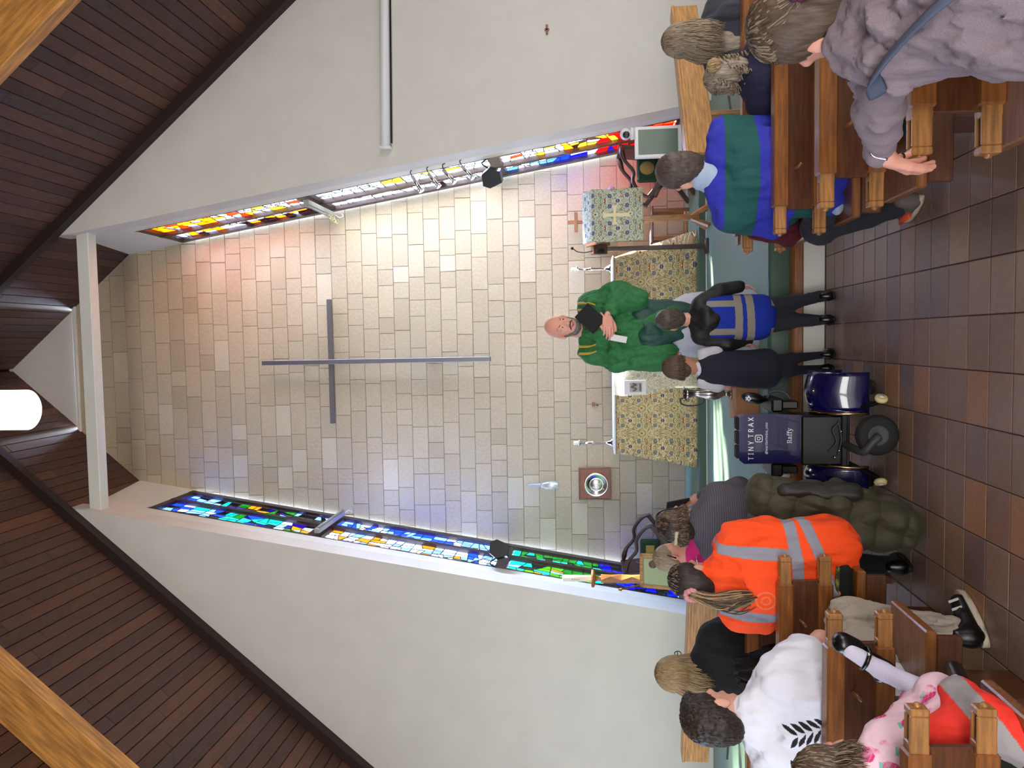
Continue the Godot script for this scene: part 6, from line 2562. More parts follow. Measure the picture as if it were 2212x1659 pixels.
func curly_child() -> void:
	var b := V(1.28, 0.44, -4.0)
	var t := figure("child with curly fair bun and dark blue fleece on the second right pew", b)
	var J := seated(V(1.29, 0.50, -4.0), 0.0, 0.78, 0.70)
	J.nk = V(1.27, 0.865, -4.0)
	var hc := V(1.285, 0.945, -4.02)
	var hb := facing(V(-0.5, -0.25, -1.0))
	basic_body(t, b, J, 0.74, hc, hb, 0.88, M.skin, true)
	node("hair", net([sdf(cap_prims(hc, hb, 0.93), 0.006, b, 0.016, 26.0)]), M.hair_ash, t)
	obj("hair_locks", strands(hc, hb, 0.95, b, 110, 0.03, 21, V(0, -1, 0), {"face": 0.9, "gather": Vector3(0.0, 0.085, -0.085), "thick": 0.007}), M.hair_ash, t)
	var st := begin(true)
	var bun := hc + hb * V(0.0, 0.075, -0.105) - b
	for k in 16:
		var pts := []
		for j in 14:
			var a := j * 0.52 + k
			pts.append(bun + hb * (V(cos(a) * cos(k * 0.7), sin(a), cos(a) * sin(k * 0.7)) * (0.030 + 0.003 * sin(k * 3.0))))
		tube(st, pts, [0.007], 5)
	obj("hair_bun", st, M.hair_blonde, t)
	# loose curls round the nape
	st = begin(true)
	var r := RandomNumberGenerator.new()
	r.seed = 3
	for k in 46:
		var az := r.randf_range(0.9, TAU - 0.9)
		var o := hc + hb * V(sin(az) * 0.082, r.randf_range(-0.07, 0.09), -0.02 + cos(az) * 0.092) - b
		var pts := []
		for j in 10:
			pts.append(o + V(cos(j * 0.9 + k) * 0.011, -0.004 * j, sin(j * 0.9 + k) * 0.011))
		tube(st, pts, [0.004], 4)
	obj("curls", st, M.hair_light, t)
	var f := torso_prims(J, 0.02, 0.78)
	for q in ["l", "r"]:
		f += arm_prims(J, q, 0.02, 0.78)
	f.append(C(V(1.19, 0.82, -3.97), V(1.40, 0.80, -3.97), 0.05, 0.055, 0.04))
	node("fleece", net([sdf(f, 0.013, b, 0.012, 10.0)]), M.navy_fleece, t)
	trousers_and_shoes(t, b, J, 0.72, M.navy)


func long_hair_woman() -> void:
	var b := V(1.76, 0.44, -4.72)
	var t := figure("person with long ash-blonde hair and dark grey scarf on the front right pew", b)
	var J := seated(V(1.76, 0.52, -4.74), 0.0, 0.9, 0.86)
	var hc := V(1.745, 1.075, -4.76)
	var hb := facing(V(-0.25, -0.1, -1.0))
	basic_body(t, b, J, 0.9, hc, hb, 0.98, M.skin)
	node("hair", net([sdf(cap_prims(hc, hb, 1.02) + [C(hc + V(-0.02, -0.06, 0.07), hc + V(-0.07, -0.28, 0.10), 0.085, 0.06, 0.04)], 0.008, b, 0.01, 18.0)]), M.hair_ash, t)
	obj("hair_locks", strands(hc, hb, 1.06, b, 380, 0.24, 31, V(-0.25, -1, 0.22), {"face": 0.95}), M.hair_light, t)
	obj("hair_streaks", strands(hc, hb, 1.065, b, 90, 0.24, 33, V(-0.25, -1, 0.24), {"face": 0.95, "thick": 0.0022}), M.hair_ash_dark, t)
	var st := begin(true)
	for k in 6:
		tube(st, [hc + hb * V(0.06, 0.10, 0.02 - 0.008 * k) - b, hc + hb * V(0.085, 0.07, 0.02 - 0.008 * k) - b], [0.004], 5)
	obj("hair_slide", st, M.bronze_dark, t)
	node("scarf", net([sdf([C(V(1.80, 0.90, -4.72), V(1.86, 0.82, -4.70), 0.10, 0.11, 0.04), C(V(1.70, 0.86, -4.72), V(1.62, 0.78, -4.70), 0.09, 0.09, 0.04)], 0.013, b, 0.02, 10.0)]), M.grey_scarf, t)
	var f := torso_prims(J, 0.02, 0.9)
	for q in ["l", "r"]:
		f += arm_prims(J, q, 0.02, 0.9)
	node("coat", net([sdf(f, 0.017, b, 0.012, 9.0)]), M.grey_scarf, t)
	trousers_and_shoes(t, b, J, 0.9, M.denim_dark)


func grey_woman() -> void:
	var b := V(-1.10, 0.44, -4.62)
	var t := figure("person in grey ribbed jumper with dark hair clipped up, raising a phone", b)
	var J := seated(V(-1.10, 0.53, -4.62), 0.02, 0.96, 0.94)
	J.nk = V(-1.10, 1.02, -4.60); J.sl = V(-1.26, 0.95, -4.60); J.sr = V(-0.945, 0.93, -4.60)
	J.er = V(-0.915, 0.78, -4.72); J.wr = V(-0.99, 0.97, -4.82)
	var hc := V(-1.105, 1.145, -4.62)
	var hb := facing(V(0.75, -0.08, -1.0))
	basic_body(t, b, J, 0.95, hc, hb, 1.02, M.skin_tan)
	node("hair", net([sdf(cap_prims(hc, hb, 1.06), 0.006, b, 0.008, 30.0)]), M.hair_dark, t)
	obj("hair_locks", strands(hc, hb, 1.04, b, 320, 0.06, 41, V(0.0, -1, 0.1), {"face": 1.0}), M.hair_brown, t)
	obj("hair_streaks", strands(hc, hb, 1.045, b, 110, 0.06, 44, V(0.0, -1, 0.1), {"face": 1.0, "thick": 0.0022}), M.hair_light, t)
	# claw clip at the back and a thin hair band
	var st := begin()
	for k in 6:
		bar(st, hc + hb * V(-0.05 + 0.02 * k, 0.02, -0.118) - b, hc + hb * V(-0.045 + 0.02 * k, -0.045, -0.122) - b, 0.012, 0.012)
	box(st, hc + hb * V(0.0, 0.025, -0.122) - b, V(0.11, 0.022, 0.02), 0.005, hb)
	obj("hair_clip", st, M.clip, t)
	st = begin(true)
	var band := []
	for k in 16:
		var a := PI * k / 15
		band.append(hc + hb * V(cos(a) * 0.090, 0.01 + sin(a) * 0.128, 0.03) - b)
	tube(st, band, [0.005], 6)
	obj("hair_band", st, M.black, t)
	var j := torso_prims(J, 0.024, 0.96)
	for q in ["l", "r"]:
		j += arm_prims(J, q, 0.022, 0.96)
	node("jumper", net([sdf(j, 0.013, b, 0.014, 8.0)]), M.ribbed_grey, t)
	trousers_and_shoes(t, b, J, 0.95, M.navy)
	st = begin()
	box(st, Vector3.ZERO, V(0.012, 0.15, 0.075), 0.005, Basis(Vector3.UP, 0.9) * Basis(Vector3.BACK, 0.25))
	var ph := obj("phone", st, M.black)
	ph.position = V(-1.045, 1.13, -4.86)
	tag(ph, "black phone held up in front of the grey ribbed jumper", "phone")


func pink_child() -> void:
	var b := V(-1.33, 0.44, -4.80)
	var t := figure("small child in bright pink with a little top knot, face turned sideways", b)
	var J := seated(V(-1.32, 0.60, -4.80), 0.0, 0.6, 0.82)
	J.nk = V(-1.37, 1.055, -4.85); J.sl = V(-1.41, 1.0, -4.80); J.sr = V(-1.22, 0.99, -4.80); J.ch = V(-1.32, 0.86, -4.80)
	J.al.y = 0.30; J.ar.y = 0.30
	var hc := V(-1.375, 1.165, -4.86)
	var hb := facing(V(1.0, -0.15, -0.25), V(-0.12, 1, 0))
	basic_body(t, b, J, 0.58, hc, hb, 0.86, M.skin_pink)
	eyes(t, hc, hb, 0.86, b)
	node("hair", net([sdf(cap_prims(hc, hb, 0.875), 0.006, b, 0.003, 40.0)]), M.hair_light, t)
	obj("hair_locks", strands(hc, hb, 0.88, b, 90, 0.0, 51, V(0, -1, 0), {"face": 0.9, "gather": Vector3(0.0, 0.13, -0.06), "thick": 0.0045}), M.hair_light, t)
	var st := begin(true)
	ball(st, hc + hb * V(0.0, 0.115, -0.072) - b, V(0.026, 0.026, 0.024))
	obj("top_knot", st, M.hair_brown, t)
	st = begin(true)
	var band := []
	for k in 14:
		var a := PI * k / 13
		band.append(hc + hb * V(cos(a) * 0.074, -0.02 + sin(a) * 0.130, -0.01 + 0.02 * sin(a)) - b)
	tube(st, band, [0.0055], 6)
	obj("hair_band", st, M.black, t)
	var f := torso_prims(J, 0.014, 0.58)
	for q in ["l", "r"]:
		f += arm_prims(J, q, 0.014, 0.58)
	node("top", net([sdf(f, 0.010, b, 0.010, 12.0)]), M.hot_pink, t)
	var tr := [C(J.hl, J.hr, 0.07, 0.07, 0.03)]
	for q in ["l", "r"]:
		tr += leg_prims(J, q, 0.012, 0.58)
	node("leggings", net([sdf(tr, 0.012, b)]), M.navy, t)


func orange_woman() -> void:
	var b := V(-1.2, 0.44, -3.86)
	var t := figure("person in orange reflective vest with streaked ponytail on the second left pew", b)
	var J := seated(V(-1.13, 0.53, -3.86), 0.0, 1.0, 0.98)
	J.pe = V(-1.12, 0.53, -3.88); J.hr = V(-1.03, 0.50, -3.90); J.ch = V(-1.18, 0.82, -3.86); J.nk = V(-1.185, 1.03, -3.86)
	J.sr = V(-1.01, 0.96, -3.86); J.sl = V(-1.375, 0.925, -3.86); J.er = V(-0.985, 0.74, -3.95); J.el = V(-1.42, 0.70, -3.95)
	var hc := V(-1.215, 1.145, -3.89)
	var hb := facing(V(0.45, -0.10, -1.0))
	basic_body(t, b, J, 0.98, hc, hb, 0.98, M.skin_tan)
	node("hair", net([sdf(cap_prims(hc, hb, 1.015), 0.006, b, 0.004, 30.0)]), M.hair_dark, t)
	var knot := Vector3(-0.0, 0.03, -0.115)
	obj("hair_locks", strands(hc, hb, 1.02, b, 260, 0.0, 61, V(0, -1, 0), {"face": 0.9, "gather": knot}), M.hair_dark, t)
	obj("hair_streaks", strands(hc, hb, 1.03, b, 120, 0.0, 63, V(0, -1, 0), {"face": 0.9, "gather": knot, "thick": 0.0022}), M.hair_light, t)
	var st := begin(true)
	var kp := hc + hb * knot - b
	for k in 12:
		var a := TAU * k / 12
		ball(st, kp + V(cos(a) * 0.024, sin(a) * 0.026, 0.02 + 0.006 * sin(k * 2.0)), V(0.014, 0.014, 0.014), Basis.IDENTITY, 5, 7)
	obj("scrunchie", st, M.scrunchie, t)
	for c in [["ponytail", M.hair_blonde, 34, 71], ["ponytail_dark", M.hair_brown, 26, 72]]:
		st = begin(true)
		var r := RandomNumberGenerator.new()
		r.seed = c[3]
		for k in c[2]:
			var o := V(r.randf_range(-0.02, 0.02), r.randf_range(-0.02, 0.02), r.randf_range(-0.01, 0.02))
			var L := r.randf_range(0.22, 0.32)
			var sw := r.randf_range(-0.045, 0.03)
			tube(st, catmull([kp + o, kp + o * 1.4 + V(-0.01 + sw * 0.3, -L * 0.3, 0.05), kp + o * 1.8 + V(-0.01 + sw, -L * 0.7, 0.05), kp + o + V(0.01 + sw * 0.6, -L, 0.055)], 4), [0.007, 0.007, 0.0065, 0.005, 0.003], 5)
		obj(c[0], st, c[1], t)
	st = begin(true)
	tube(st, [hc + hb * V(-0.08, 0.0, 0.075) - b, hc + hb * V(-0.085, 0.0, 0.0) - b], [0.003], 5)
	obj("glasses_arm", st, M.steel, t)
	st = begin(true)
	ball(st, hc + hb * V(-0.086, -0.040, 0.0) - b, Vector3.ONE * 0.005)
	obj("earring", st, M.chrome, t)
	var im := Image.create(192, 224, false, Image.FORMAT_RGB8)
	im.fill(Color(0.98, 0.30, 0.055))
	var gr := Color(0.55, 0.55, 0.60)
	for x in 192:
		for y in 224:
			var X := -1.50 + 0.60 * x / 192.0
			var Y := 1.06 - 0.70 * y / 224.0
			var vert: bool = (absf(X - (-1.055 + 0.06 * (Y - 0.7))) < 0.026 and Y > 0.70) or (absf(X + 1.365 - 0.1 * (Y - 0.9)) < 0.027 and Y > 0.70)
			var hor: bool = absf(Y - (0.695 + 0.10 * (X + 1.1))) < 0.027 or absf(Y - (0.575 + 0.35 * (X + 1.1))) < 0.027
			if vert or (hor and Y < 0.75):
				im.set_pixel(x, y, gr)
			var d := Vector2(X + 1.265, Y - 0.845).length()
			if d > 0.040 and d < 0.048 or absf(d - 0.02) < 0.004:
				im.set_pixel(x, y, Color(0.93, 0.46, 0.28))
	var v := torso_prims(J, 0.028, 1.0)
	v += [C(J.sr, V(-0.975, 0.80, -3.90), 0.085, 0.075, 0.05), C(J.sl, V(-1.42, 0.82, -3.90), 0.085, 0.075, 0.05), C(V(-1.03, 0.62, -3.88), V(-1.02, 0.47, -3.90), 0.115, 0.10, 0.08)]
	node("vest", net([sdf(v, 0.013, b, 0.034, 7.0)], {"o": V(-1.50, 0.36, 0) - b, "w": 0.60, "h": 0.70}), printed("vest_orange", im), t)
	trousers_and_shoes(t, b, J, 0.98, M.black_wool)


func black_woman() -> void:
	var b := V(-2.0, 0.44, -4.62)
	var t := figure("person with long blonde hair and black coat on the front left pew", b)
	var J := seated(V(-1.98, 0.53, -4.64), 0.0, 0.98, 0.94)
	J.sr = V(-1.80, 0.945, -4.64); J.er = V(-1.72, 0.76, -4.70)
	var hc := V(-2.035, 1.145, -4.66)
	var hb := facing(V(0.55, -0.05, -1.0))
	basic_body(t, b, J, 0.98, hc, hb, 1.04, M.skin)
	node("hair", net([sdf(cap_prims(hc, hb, 1.07) + [C(hc + V(-0.02, -0.06, 0.06), hc + V(-0.07, -0.22, 0.09), 0.085, 0.05, 0.04)], 0.008, b, 0.008, 20.0)]), M.hair_blonde, t)
	obj("hair_locks", strands(hc, hb, 1.10, b, 420, 0.21, 81, V(-0.12, -1, 0.14), {"face": 0.85}), M.hair_blonde, t)
	obj("hair_streaks", strands(hc, hb, 1.11, b, 100, 0.20, 83, V(-0.12, -1, 0.14), {"face": 0.85, "thick": 0.0022}), M.hair_light, t)
	var st := begin(true)
	var gl := []
	for k in 14:
		var a := TAU * k / 13
		gl.append(hc + hb * V(-0.045 + cos(a) * 0.022, 0.01 + sin(a) * 0.02, 0.098) - b)
	tube(st, gl, [0.003], 5)
	tube(st, [hc + hb * V(-0.068, 0.014, 0.09) - b, hc + hb * V(-0.088, 0.014, 0.0) - b], [0.003], 5)
	obj("glasses", st, M.black, t)
	var f := torso_prims(J, 0.03, 1.0)
	for q in ["l", "r"]:
		f += arm_prims(J, q, 0.03, 1.0)
	node("coat", net([sdf(f, 0.015, b, 0.016, 8.0)]), M.black_wool, t)
	trousers_and_shoes(t, b, J, 0.98, M.black_wool)


func tee_man() -> void:
	var b := V(-1.5, 0.44, -3.12)
	var t := figure("dark-haired person in white printed T-shirt and beige trousers on the third left pew", b)
	var J := seated(V(-1.50, 0.53, -3.14), 0.0, 1.0, 0.96)
	J.nk = V(-1.545, 1.01, -3.12); J.sr = V(-1.365, 0.915, -3.12); J.sl = V(-1.735, 0.945, -3.12); J.er = V(-1.27, 0.72, -3.26); J.wr = V(-1.33, 0.60, -3.44)
	J.hr = V(-1.42, 0.51, -3.14); J.kr = V(-1.245, 0.545, -3.47); J.ar = V(-1.285, 0.135, -3.44)
	J.hl = V(-1.58, 0.51, -3.14); J.kl = V(-1.72, 0.53, -3.46); J.al = V(-1.66, 0.09, -3.30)
	var hc := V(-1.55, 1.16, -3.14)
	var hb := facing(V(0.42, -0.05, -1.0))
	basic_body(t, b, J, 1.0, hc, hb, 1.06, M.skin)
	node("hair", net([sdf(cap_prims(hc, hb, 1.10) + [E(hc + hb * V(0, 0.115, 0.015), V(0.07, 0.03, 0.075), hb, 0.03)], 0.005, b, 0.007, 80.0)]), M.hair_dark, t)
	obj("hair_locks", strands(hc, hb, 1.10, b, 150, 0.0, 91, V(0, -1, 0), {"face": 1.0, "gather": Vector3(0, -0.03, -0.10), "thick": 0.003}), M.hair_short_brown, t)
	# laurel sprays printed on the back of the shirt
	var im := Image.create(256, 256, false, Image.FORMAT_RGB8)
	im.fill(Color(0.86, 0.86, 0.90))
	for spray in [[Vector2(-1.545, 0.885), Vector2(-1.495, 0.745), 1.0], [Vector2(-1.705, 0.885), Vector2(-1.755, 0.745), -1.0]]:
		for k in 5:
			for e in [-1.0, 1.0]:
				var q: Vector2 = spray[0].lerp(spray[1], (k + 0.2) / 5.0)
				var d: Vector2 = (spray[1] - spray[0]).normalized()
				var n: Vector2 = Vector2(-d.y, d.x) * e
				var dir: Vector2 = (n * 0.8 - d * 0.7).normalized()
				var m: Vector2 = q + dir * 0.034
				for i in range(-18, 19):
					for j in range(-18, 19):
						var w := Vector2(i, j) * 0.0022
						var al := w.dot(dir) / 0.030
						var ac := w.dot(Vector2(-dir.y, dir.x)) / 0.0088
						if absf(al) < 1.0 and absf(ac) < (1.0 - al * al):
							var P: Vector2 = m + w
							im.set_pixel(clampi(int((P.x + 1.85) / 0.60 * 256), 0, 255), clampi(int((1.08 - P.y) / 0.60 * 256), 0, 255), Color(0.04, 0.04, 0.05))
	var f := torso_prims(J, 0.022, 1.0)
	f += [C(J.sr, V(-1.30, 0.80, -3.20), 0.078, 0.075, 0.05), C(J.sl, V(-1.80, 0.81, -3.20), 0.078, 0.075, 0.05), C(J.nk, J.nk + V(0, 0.005, 0), 0.075, 0.07, 0.03)]
	node("t_shirt", net([sdf(f, 0.010, b, 0.026, 8.0)], {"o": V(-1.85, 0.48, 0) - b, "w": 0.60, "h": 0.60}), printed("tee_print", im), t)
	var tr := [C(J.hl, J.hr, 0.10, 0.10, 0.05)]
	for q in ["l", "r"]:
		tr += leg_prims(J, q, 0.022, 1.0)
	node("trousers", net([sdf(tr, 0.010, b, 0.030, 13.0)]), M.beige_trousers, t)
	var sh := shoe(t, V(-1.30, 0.003, -3.40), V(-1.185, 0.003, -3.60), 1.12, M.shoe_black, M.sole_cream, b)
	var st := begin()
	for k in 3:
		var q := V(-1.225, 0.055, -3.465) + V(0.024, 0, -0.033) * k
		bar(st, q - b, q + V(-0.022, 0.035, -0.016) - b, 0.004, 0.013, V(0.5, 0, -0.8))
	obj("stripe", st, M.linen, sh)
	shoe(t, V(-1.66, 0.003, -3.26), V(-1.68, 0.003, -3.46), 1.1, M.shoe_black, M.sole_cream, b)


func red_child() -> void:
	var b := V(-1.30, 0.44, -2.42)
	var t := figure("small child in red reflective vest and white socks kicking up a shoe", b)
	var J := {"pe": V(-1.24, 0.53, -2.42), "ch": V(-1.30, 0.70, -2.42), "nk": V(-1.335, 0.815, -2.42), "sl": V(-1.40, 0.77, -2.40), "sr": V(-1.25, 0.765, -2.44), "hl": V(-1.27, 0.51, -2.42), "hr": V(-1.20, 0.51, -2.42), "el": V(-1.45, 0.66, -2.44), "er": V(-1.22, 0.68, -2.52), "wl": V(-1.40, 0.58, -2.52), "wr": V(-1.20, 0.62, -2.60), "kl": V(-1.22, 0.585, -2.55), "kr": V(-1.17, 0.575, -2.56), "al": V(-1.20, 0.42, -2.72), "ar": V(-1.14, 0.69, -2.66)}
	var s := 0.55
	var hc := V(-1.36, 0.915, -2.42)
	var hb := facing(V(0.75, -0.2, -0.8))
	basic_body(t, b, J, s, hc, hb, 0.86, M.skin_pink, true)
	node("hair", net([sdf(cap_prims(hc, hb, 0.90), 0.005, b, 0.004, 30.0)]), M.hair_brown, t)
	obj("hair_locks", strands(hc, hb, 0.91, b, 280, 0.09, 95, V(0.05, -1, 0.1), {"face": 0.8, "thick": 0.003}), M.hair_brown, t)
	obj("hair_streaks", strands(hc, hb, 0.92, b, 110, 0.09, 97, V(0.05, -1, 0.1), {"face": 0.8, "thick": 0.0022}), M.hair_light, t)
	var f := torso_prims(J, 0.016, s)
	for q in ["l", "r"]:
		f += arm_prims(J, q, 0.012, s)
	var im := Image.create(96, 96, false, Image.FORMAT_RGB8)
	im.fill(Color(0.90, 0.76, 0.80))
	for c in [[20, 24], [62, 40], [34, 70], [80, 82], [70, 12], [10, 52]]:
		for i in range(-9, 10):
			for j in range(-11, 12):
				if (i / 9.0) ** 2 + (j / 11.0) ** 2 < 1.0 - 0.035 * maxf(j, 0):
					im.set_pixel(posmod(c[0] + i, 96), posmod(c[1] + j, 96), Color(0.80, 0.16, 0.42) if posmod(i * 3 + j * 5, 11) else Color(0.95, 0.88, 0.90))
		im.fill_rect(Rect2i(c[0] - 5, maxi(c[1] - 14, 0), 10, 4), Color(0.45, 0.72, 0.66))
	var pr := printed("strawberry_print", im)
	grained(pr, pr.albedo_texture, Vector3.ONE * 4.5)
	node("dress", net([sdf(f + [C(J.pe, V(-1.17, 0.56, -2.54), 0.085, 0.075, 0.05)], 0.010, b, 0.010, 14.0)]), pr, t)
	# red vest fallen over the lap and seat
	var iv := Image.create(96, 96, false, Image.FORMAT_RGB8)
	iv.fill(Color(0.93, 0.20, 0.14))
	for x in 96:
		for y in 96:
			var q := x * 0.55 + y
			if absf(q - 78.0) < 11.0:
				iv.set_pixel(x, y, Color(0.60, 0.58, 0.58))
	var v := [C(V(-1.12, 0.535, -2.46), V(-1.20, 0.55, -2.36), 0.055, 0.06, 0.04), C(V(-1.14, 0.51, -2.40), V(-1.20, 0.40, -2.30), 0.065, 0.05, 0.05), C(V(-1.20, 0.60, -2.36), V(-1.28, 0.66, -2.40), 0.07, 0.075, 0.05), C(V(-1.18, 0.46, -2.34), V(-1.25, 0.36, -2.26), 0.055, 0.04, 0.05)]
	node("vest", net([sdf(v, 0.009, b, 0.014, 11.0)], {"o": V(-1.36, 0.32, 0) - b, "w": 0.32, "h": 0.36}), printed("vest_red", iv), t)
	# white sock and strapped shoe, the shoe held up against the pew in front
	node("sock", net([sdf([C(J.kr.lerp(J.ar, 0.15), J.ar, 0.036, 0.029, 0.02), C(J.ar, V(-1.085, 0.785, -2.695), 0.029, 0.026, 0.02)], 0.005, b)]), M.white_sock, t)
	node("sock", net([sdf([C(J.kl.lerp(J.al, 0.2), J.al, 0.034, 0.028, 0.02)], 0.007, b)]), M.white_sock, t)
	var sp := [C(V(-1.150, 0.665, -2.700), V(-1.070, 0.80, -2.735), 0.030, 0.028, 0.02), C(V(-1.088, 0.765, -2.715), V(-1.070, 0.80, -2.715), 0.036, 0.036, 0.02), C(V(-1.160, 0.665, -2.690), V(-1.155, 0.690, -2.665), 0.034, 0.030, 0.015)]
	var so := node("shoe", net([sdf(sp, 0.006, b)]), M.shoe_black, t)
	var st := begin(true)
	tube(st, catmull([V(-1.150, 0.745, -2.700) - b, V(-1.135, 0.748, -2.668) - b, V(-1.105, 0.742, -2.648) - b, V(-1.078, 0.728, -2.665) - b, V(-1.075, 0.722, -2.70) - b]), [0.008], 8)
	obj("strap", st, M.shoe_black, so)
	st = begin(true)
	ball(st, V(-1.082, 0.735, -2.655) - b, Vector3.ONE * 0.007)
	obj("button", st, M.chrome, so)
	node("shoe", net([sdf([C(J.al + V(0, -0.01, 0), J.al + V(0.01, -0.03, -0.09), 0.03, 0.028, 0.02)], 0.008, b)]), M.shoe_black, t)


func lilac_woman() -> void:
	var b := V(0.70, 0.44, -1.85)
	var t := figure("person in mauve hooded coat with bag strap, hand resting on the pew end", b)
	var J := {"pe": V(0.78, 0.52, -1.55), "ch": V(0.74, 0.80, -1.72), "nk": V(0.70, 1.02, -1.88), "sl": V(0.635, 0.985, -1.83), "sr": V(0.90, 0.96, -1.74), "hl": V(0.69, 0.50, -1.55), "hr": V(0.87, 0.50, -1.55), "el": V(0.50, 0.915, -1.99), "er": V(1.0, 0.72, -1.85), "wl": V(0.475, 0.905, -2.10), "wr": V(0.95, 0.62, -2.0), "kl": V(0.70, 0.50, -1.95), "kr": V(0.88, 0.50, -1.95), "al": V(0.70, 0.08, -1.95), "ar": V(0.88, 0.08, -1.95)}
	J.el = V(0.545, 0.955, -1.98)
	var hc := V(0.735, 1.125, -1.93)
	var hb := facing(V(-0.45, -0.35, -1.0))
	var p := torso_prims(J, -0.012, 1.0)
	for q in ["l", "r"]:
		p += arm_prims(J, q, -0.006, 1.0) + leg_prims(J, q, -0.006, 1.0)
	var hp := []
	# the near hand: back of the hand up, fingers curled over the rail end
	var w := V(0.462, 0.905, -2.105)
	hp = hand_prims(w, V(-0.14, -0.62, -0.55), V(0.55, -0.45, 0.30), 1.06, 0.30, 1.0)
	node("body", net([sdf(p, 0.017, b), sdf(head_prims(hc, hb, 1.02, J.nk), 0.006, b), sdf(hp + [C(J.el.lerp(w, 0.5), w, 0.036, 0.027, 0.02)], 0.004, b), sdf(hand_prims(J.wr, V(0, -0.3, -1), V(0, -1, 0), 1.0, 0.4, -1.0), 0.006, b)]), M.skin_pink, t)
	var st := begin(true)
	lathe(st, [[0.0098, -0.004], [0.0118, -0.004], [0.0118, 0.004], [0.0098, 0.004], [0.0098, -0.004]], Transform3D(facing(V(1, 0.2, 0.2), V(-0.1, -0.75, -0.6)), V(0.4675, 0.83, -2.178) - b), 18)
	obj("ring", st, M.black, t)
	st = begin(true)
	tube(st, catmull([V(0.44, 0.90, -2.075) - b, V(0.455, 0.94, -2.075) - b, V(0.49, 0.945, -2.07) - b]), [0.0035], 6)
	obj("bracelet", st, M.steel, t)
	node("hair", net([sdf(cap_prims(hc, hb, 1.06), 0.005, b, 0.005, 30.0)]), M.hair_brown, t)
	var knot := Vector3(0.03, 0.02, -0.125)
	obj("hair_locks", strands(hc, hb, 1.07, b, 420, 0.0, 101, V(0, -1, 0), {"face": 0.8, "gather": knot, "thick": 0.003}), M.hair_brown, t)
	obj("hair_streaks", strands(hc, hb, 1.08, b, 200, 0.0, 103, V(0, -1, 0), {"face": 0.75, "gather": knot, "thick": 0.0022}), M.hair_light, t)
	st = begin(true)
	var kp := hc + hb * (knot * 1.07) - b
	for k in 10:
		var a := TAU * k / 10
		ball(st, kp + hb * V(cos(a) * 0.02, sin(a) * 0.02, -0.005), Vector3.ONE * 0.011, Basis.IDENTITY, 5, 7)
	obj("hair_tie", st, M.scrunchie_dark, t)
	st = begin(true)
	var r := RandomNumberGenerator.new()
	r.seed = 9
	for k in 50:
		var o := hb * V(r.randf_range(-0.02, 0.02), r.randf_range(-0.02, 0.02), -0.01)
		var sw := r.randf_range(-0.03, 0.05)
		tube(st, catmull([kp + o, kp + o * 1.5 + V(0.02 + sw, -0.03, 0.07), kp + o * 2.0 + V(0.03 + sw * 1.3, -0.11, 0.10), kp + o + V(0.02 + sw, -0.18, 0.09)], 4), [0.005, 0.005, 0.0045, 0.003], 5)
	obj("ponytail", st, M.hair_light, t)
	node("shirt_collar", net([sdf([C(J.nk + V(0, 0.0, 0), J.nk + V(0.004, 0.035, -0.012), 0.064, 0.058, 0.01)], 0.006, b)]), M.light_blue, t)
	var co := torso_prims(J, 0.03, 1.0)
	co += [C(J.sl, J.sl.lerp(J.el, 0.6), 0.060, 0.054, 0.04), C(J.sr, J.er, 0.08, 0.07, 0.05), C(J.er, J.wr, 0.065, 0.05, 0.04)]
	# hood lying on the shoulders and the coat's full back
	co += [C(V(0.62, 1.0, -1.80), V(0.80, 0.99, -1.74), 0.060, 0.070, 0.04), C(V(0.66, 0.93, -1.70), V(0.80, 0.92, -1.66), 0.085, 0.09, 0.06), C(V(0.62, 0.80, -1.66), V(0.60, 0.55, -1.50), 0.10, 0.13, 0.08), C(V(0.80, 0.80, -1.62), V(0.80, 0.52, -1.45), 0.13, 0.16, 0.08)]
	node("coat", net([sdf(co, 0.009, b, 0.036, 10.0)]), M.lilac, t)
	node("sleeve", net([sdf([C(J.el.lerp(J.sl, 0.5), J.el, 0.058, 0.055, 0.03), C(J.el, w.lerp(J.el, 0.10), 0.054, 0.041, 0.03)], 0.008, b, 0.016, 11.0)]), M.lilac, t)
	# bag strap over the back
	st = begin(true)
	var s0 := [V(0.565, 0.955, -1.90), V(0.585, 0.985, -1.84), V(0.62, 0.97, -1.76), V(0.66, 0.93, -1.68), V(0.70, 0.87, -1.60), V(0.75, 0.79, -1.54), V(0.81, 0.68, -1.50)]
	tube(st, catmull(laid_on(co, s0, V(-0.35, 0.55, 0.75), 0.016, b), 6), [0.021], 8, 0.3, V(0.6, 0.5, 0.5))
	obj("bag_strap", st, M.strap_blue, t)
	var tr := [C(J.hl, J.hr, 0.10, 0.10, 0.05)]
	for q in ["l", "r"]:
		tr += leg_prims(J, q, 0.012, 1.0)
	node("trousers", net([sdf(tr, 0.018, b, 0.014, 9.0)]), M.denim_dark, t)


# ---------------------------------------------------------------- coats, bags and small things

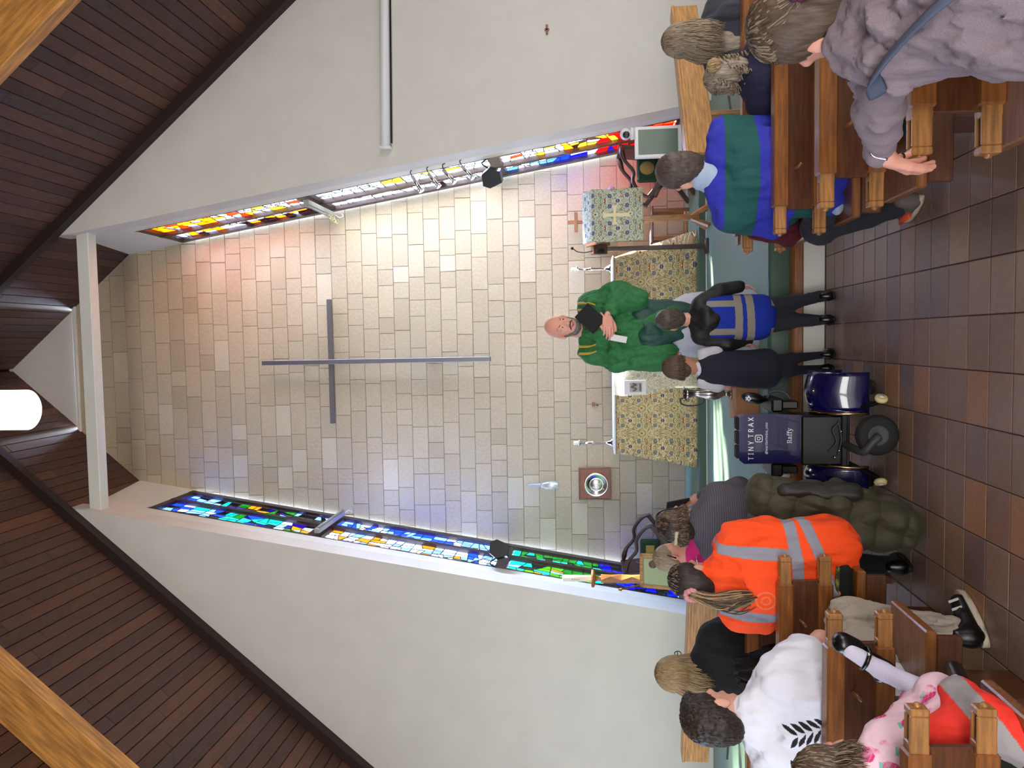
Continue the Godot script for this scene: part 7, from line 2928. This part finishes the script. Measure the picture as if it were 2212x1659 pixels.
func build_small_things() -> void:
	# olive quilted coat slung over the end of the front left pew
	var b := V(-0.96, 0.0, -4.15)
	var t := thing("quilted_coat", "olive quilted coat slung over the front left pew end, trailing to the floor", "coat", b)
	var q := [C(V(-0.83, 0.76, -4.20), V(-1.05, 0.72, -4.18), 0.075, 0.10, 0.05), C(V(-0.85, 0.72, -4.16), V(-0.88, 0.40, -4.13), 0.085, 0.10, 0.06), C(V(-1.04, 0.70, -4.16), V(-1.03, 0.42, -4.10), 0.10, 0.10, 0.06), C(V(-0.90, 0.42, -4.12), V(-0.93, 0.13, -4.06), 0.11, 0.095, 0.06), C(V(-1.03, 0.40, -4.08), V(-1.0, 0.12, -4.03), 0.10, 0.09, 0.06)]
	node("shell", net([sdf(q, 0.008, b, 0.020, 7.0, 0.020)]), M.olive_quilt, t)
	node("lining", net([sdf([C(V(-0.805, 0.66, -4.10), V(-0.82, 0.34, -4.06), 0.045, 0.055, 0.04)], 0.010, b, 0.02, 10.0)]), M.olive_lining, t)
	# maroon coat on the front right pew
	b = V(0.60, 0.44, -4.42)
	t = thing("maroon_coat", "maroon padded coat bundled at the aisle end of the front right pew", "coat", b)
	node("bundle", net([sdf([C(V(0.585, 0.74, -4.42), V(0.565, 0.58, -4.40), 0.058, 0.085, 0.04), C(V(0.66, 0.74, -4.42), V(0.70, 0.54, -4.40), 0.06, 0.08, 0.04)], 0.009, b, 0.022, 11.0)]), M.maroon, t)
	node("hood", net([sdf([C(V(0.61, 0.785, -4.43), V(0.70, 0.78, -4.43), 0.042, 0.045, 0.02)], 0.009, b, 0.012, 16.0)]), M.maroon, t)
	# green tartan bag beyond the striped jersey
	var im := Image.create(64, 64, false, Image.FORMAT_RGB8)
	for x in 64:
		for y in 64:
			var c := Color(0.05, 0.22, 0.15)
			if (x % 32) < 10: c = c.lerp(Color(0.02, 0.06, 0.12), 0.6)
			if (y % 32) < 10: c = c.lerp(Color(0.02, 0.06, 0.12), 0.6)
			if (x % 32) == 20 or (y % 32) == 20: c = Color(0.25, 0.48, 0.22)
			im.set_pixel(x, y, c)
	var tm := mat("tartan", Color.WHITE, 0.9)
	grained(tm, ImageTexture.create_from_image(im), Vector3.ONE * 5.0)
	b = V(0.86, 0.80, -4.64)
	t = thing("tartan_bag", "green tartan cloth bag lying over the front right pew rail", "bag", b)
	node("cloth", net([sdf([C(V(0.78, 0.85, -4.64), V(0.94, 0.86, -4.64), 0.045, 0.06, 0.03), C(V(0.80, 0.89, -4.65), V(0.92, 0.91, -4.65), 0.04, 0.05, 0.03)], 0.009, b, 0.018, 12.0)]), tm, t)
	# dark fur coat on the second left pew
	b = V(-1.80, 0.44, -3.9)
	t = thing("fur_coat", "dark brown fur trimmed coat heaped behind the blonde hair", "coat", b)
	node("fur", net([sdf([C(V(-1.74, 0.86, -4.05), V(-1.84, 0.80, -4.05), 0.075, 0.085, 0.04), C(V(-1.70, 0.74, -4.02), V(-1.86, 0.56, -4.02), 0.09, 0.11, 0.04)], 0.008, b, 0.030, 26.0)]), M.fur, t)
	# green box cushion on the sanctuary step, far left
	var st := begin()
	box(st, Vector3.ZERO, V(0.30, 0.13, 0.24), 0.014)
	var gc := obj("green_cushion", st, M.green_box)
	gc.position = V(-2.72, FLOOR_S + 0.065, -5.98)
	tag(gc, "green box hassock on the step left of the dark-haired head", "hassock")
	# crumpled white tissue on the step
	b = V(-1.03, 0.22, -5.80)
	var o := node("tissue", net([sdf([E(V(-1.03, 0.255, -5.79), V(0.045, 0.032, 0.03), Basis.IDENTITY, 0.01), E(V(-1.01, 0.275, -5.79), V(0.02, 0.022, 0.02), Basis.IDENTITY, 0.01)], 0.006, b, 0.02, 30.0)]), M.linen)
	o.position = b
	tag(o, "crumpled white tissue on the wooden step beside the wheelchair", "tissue")
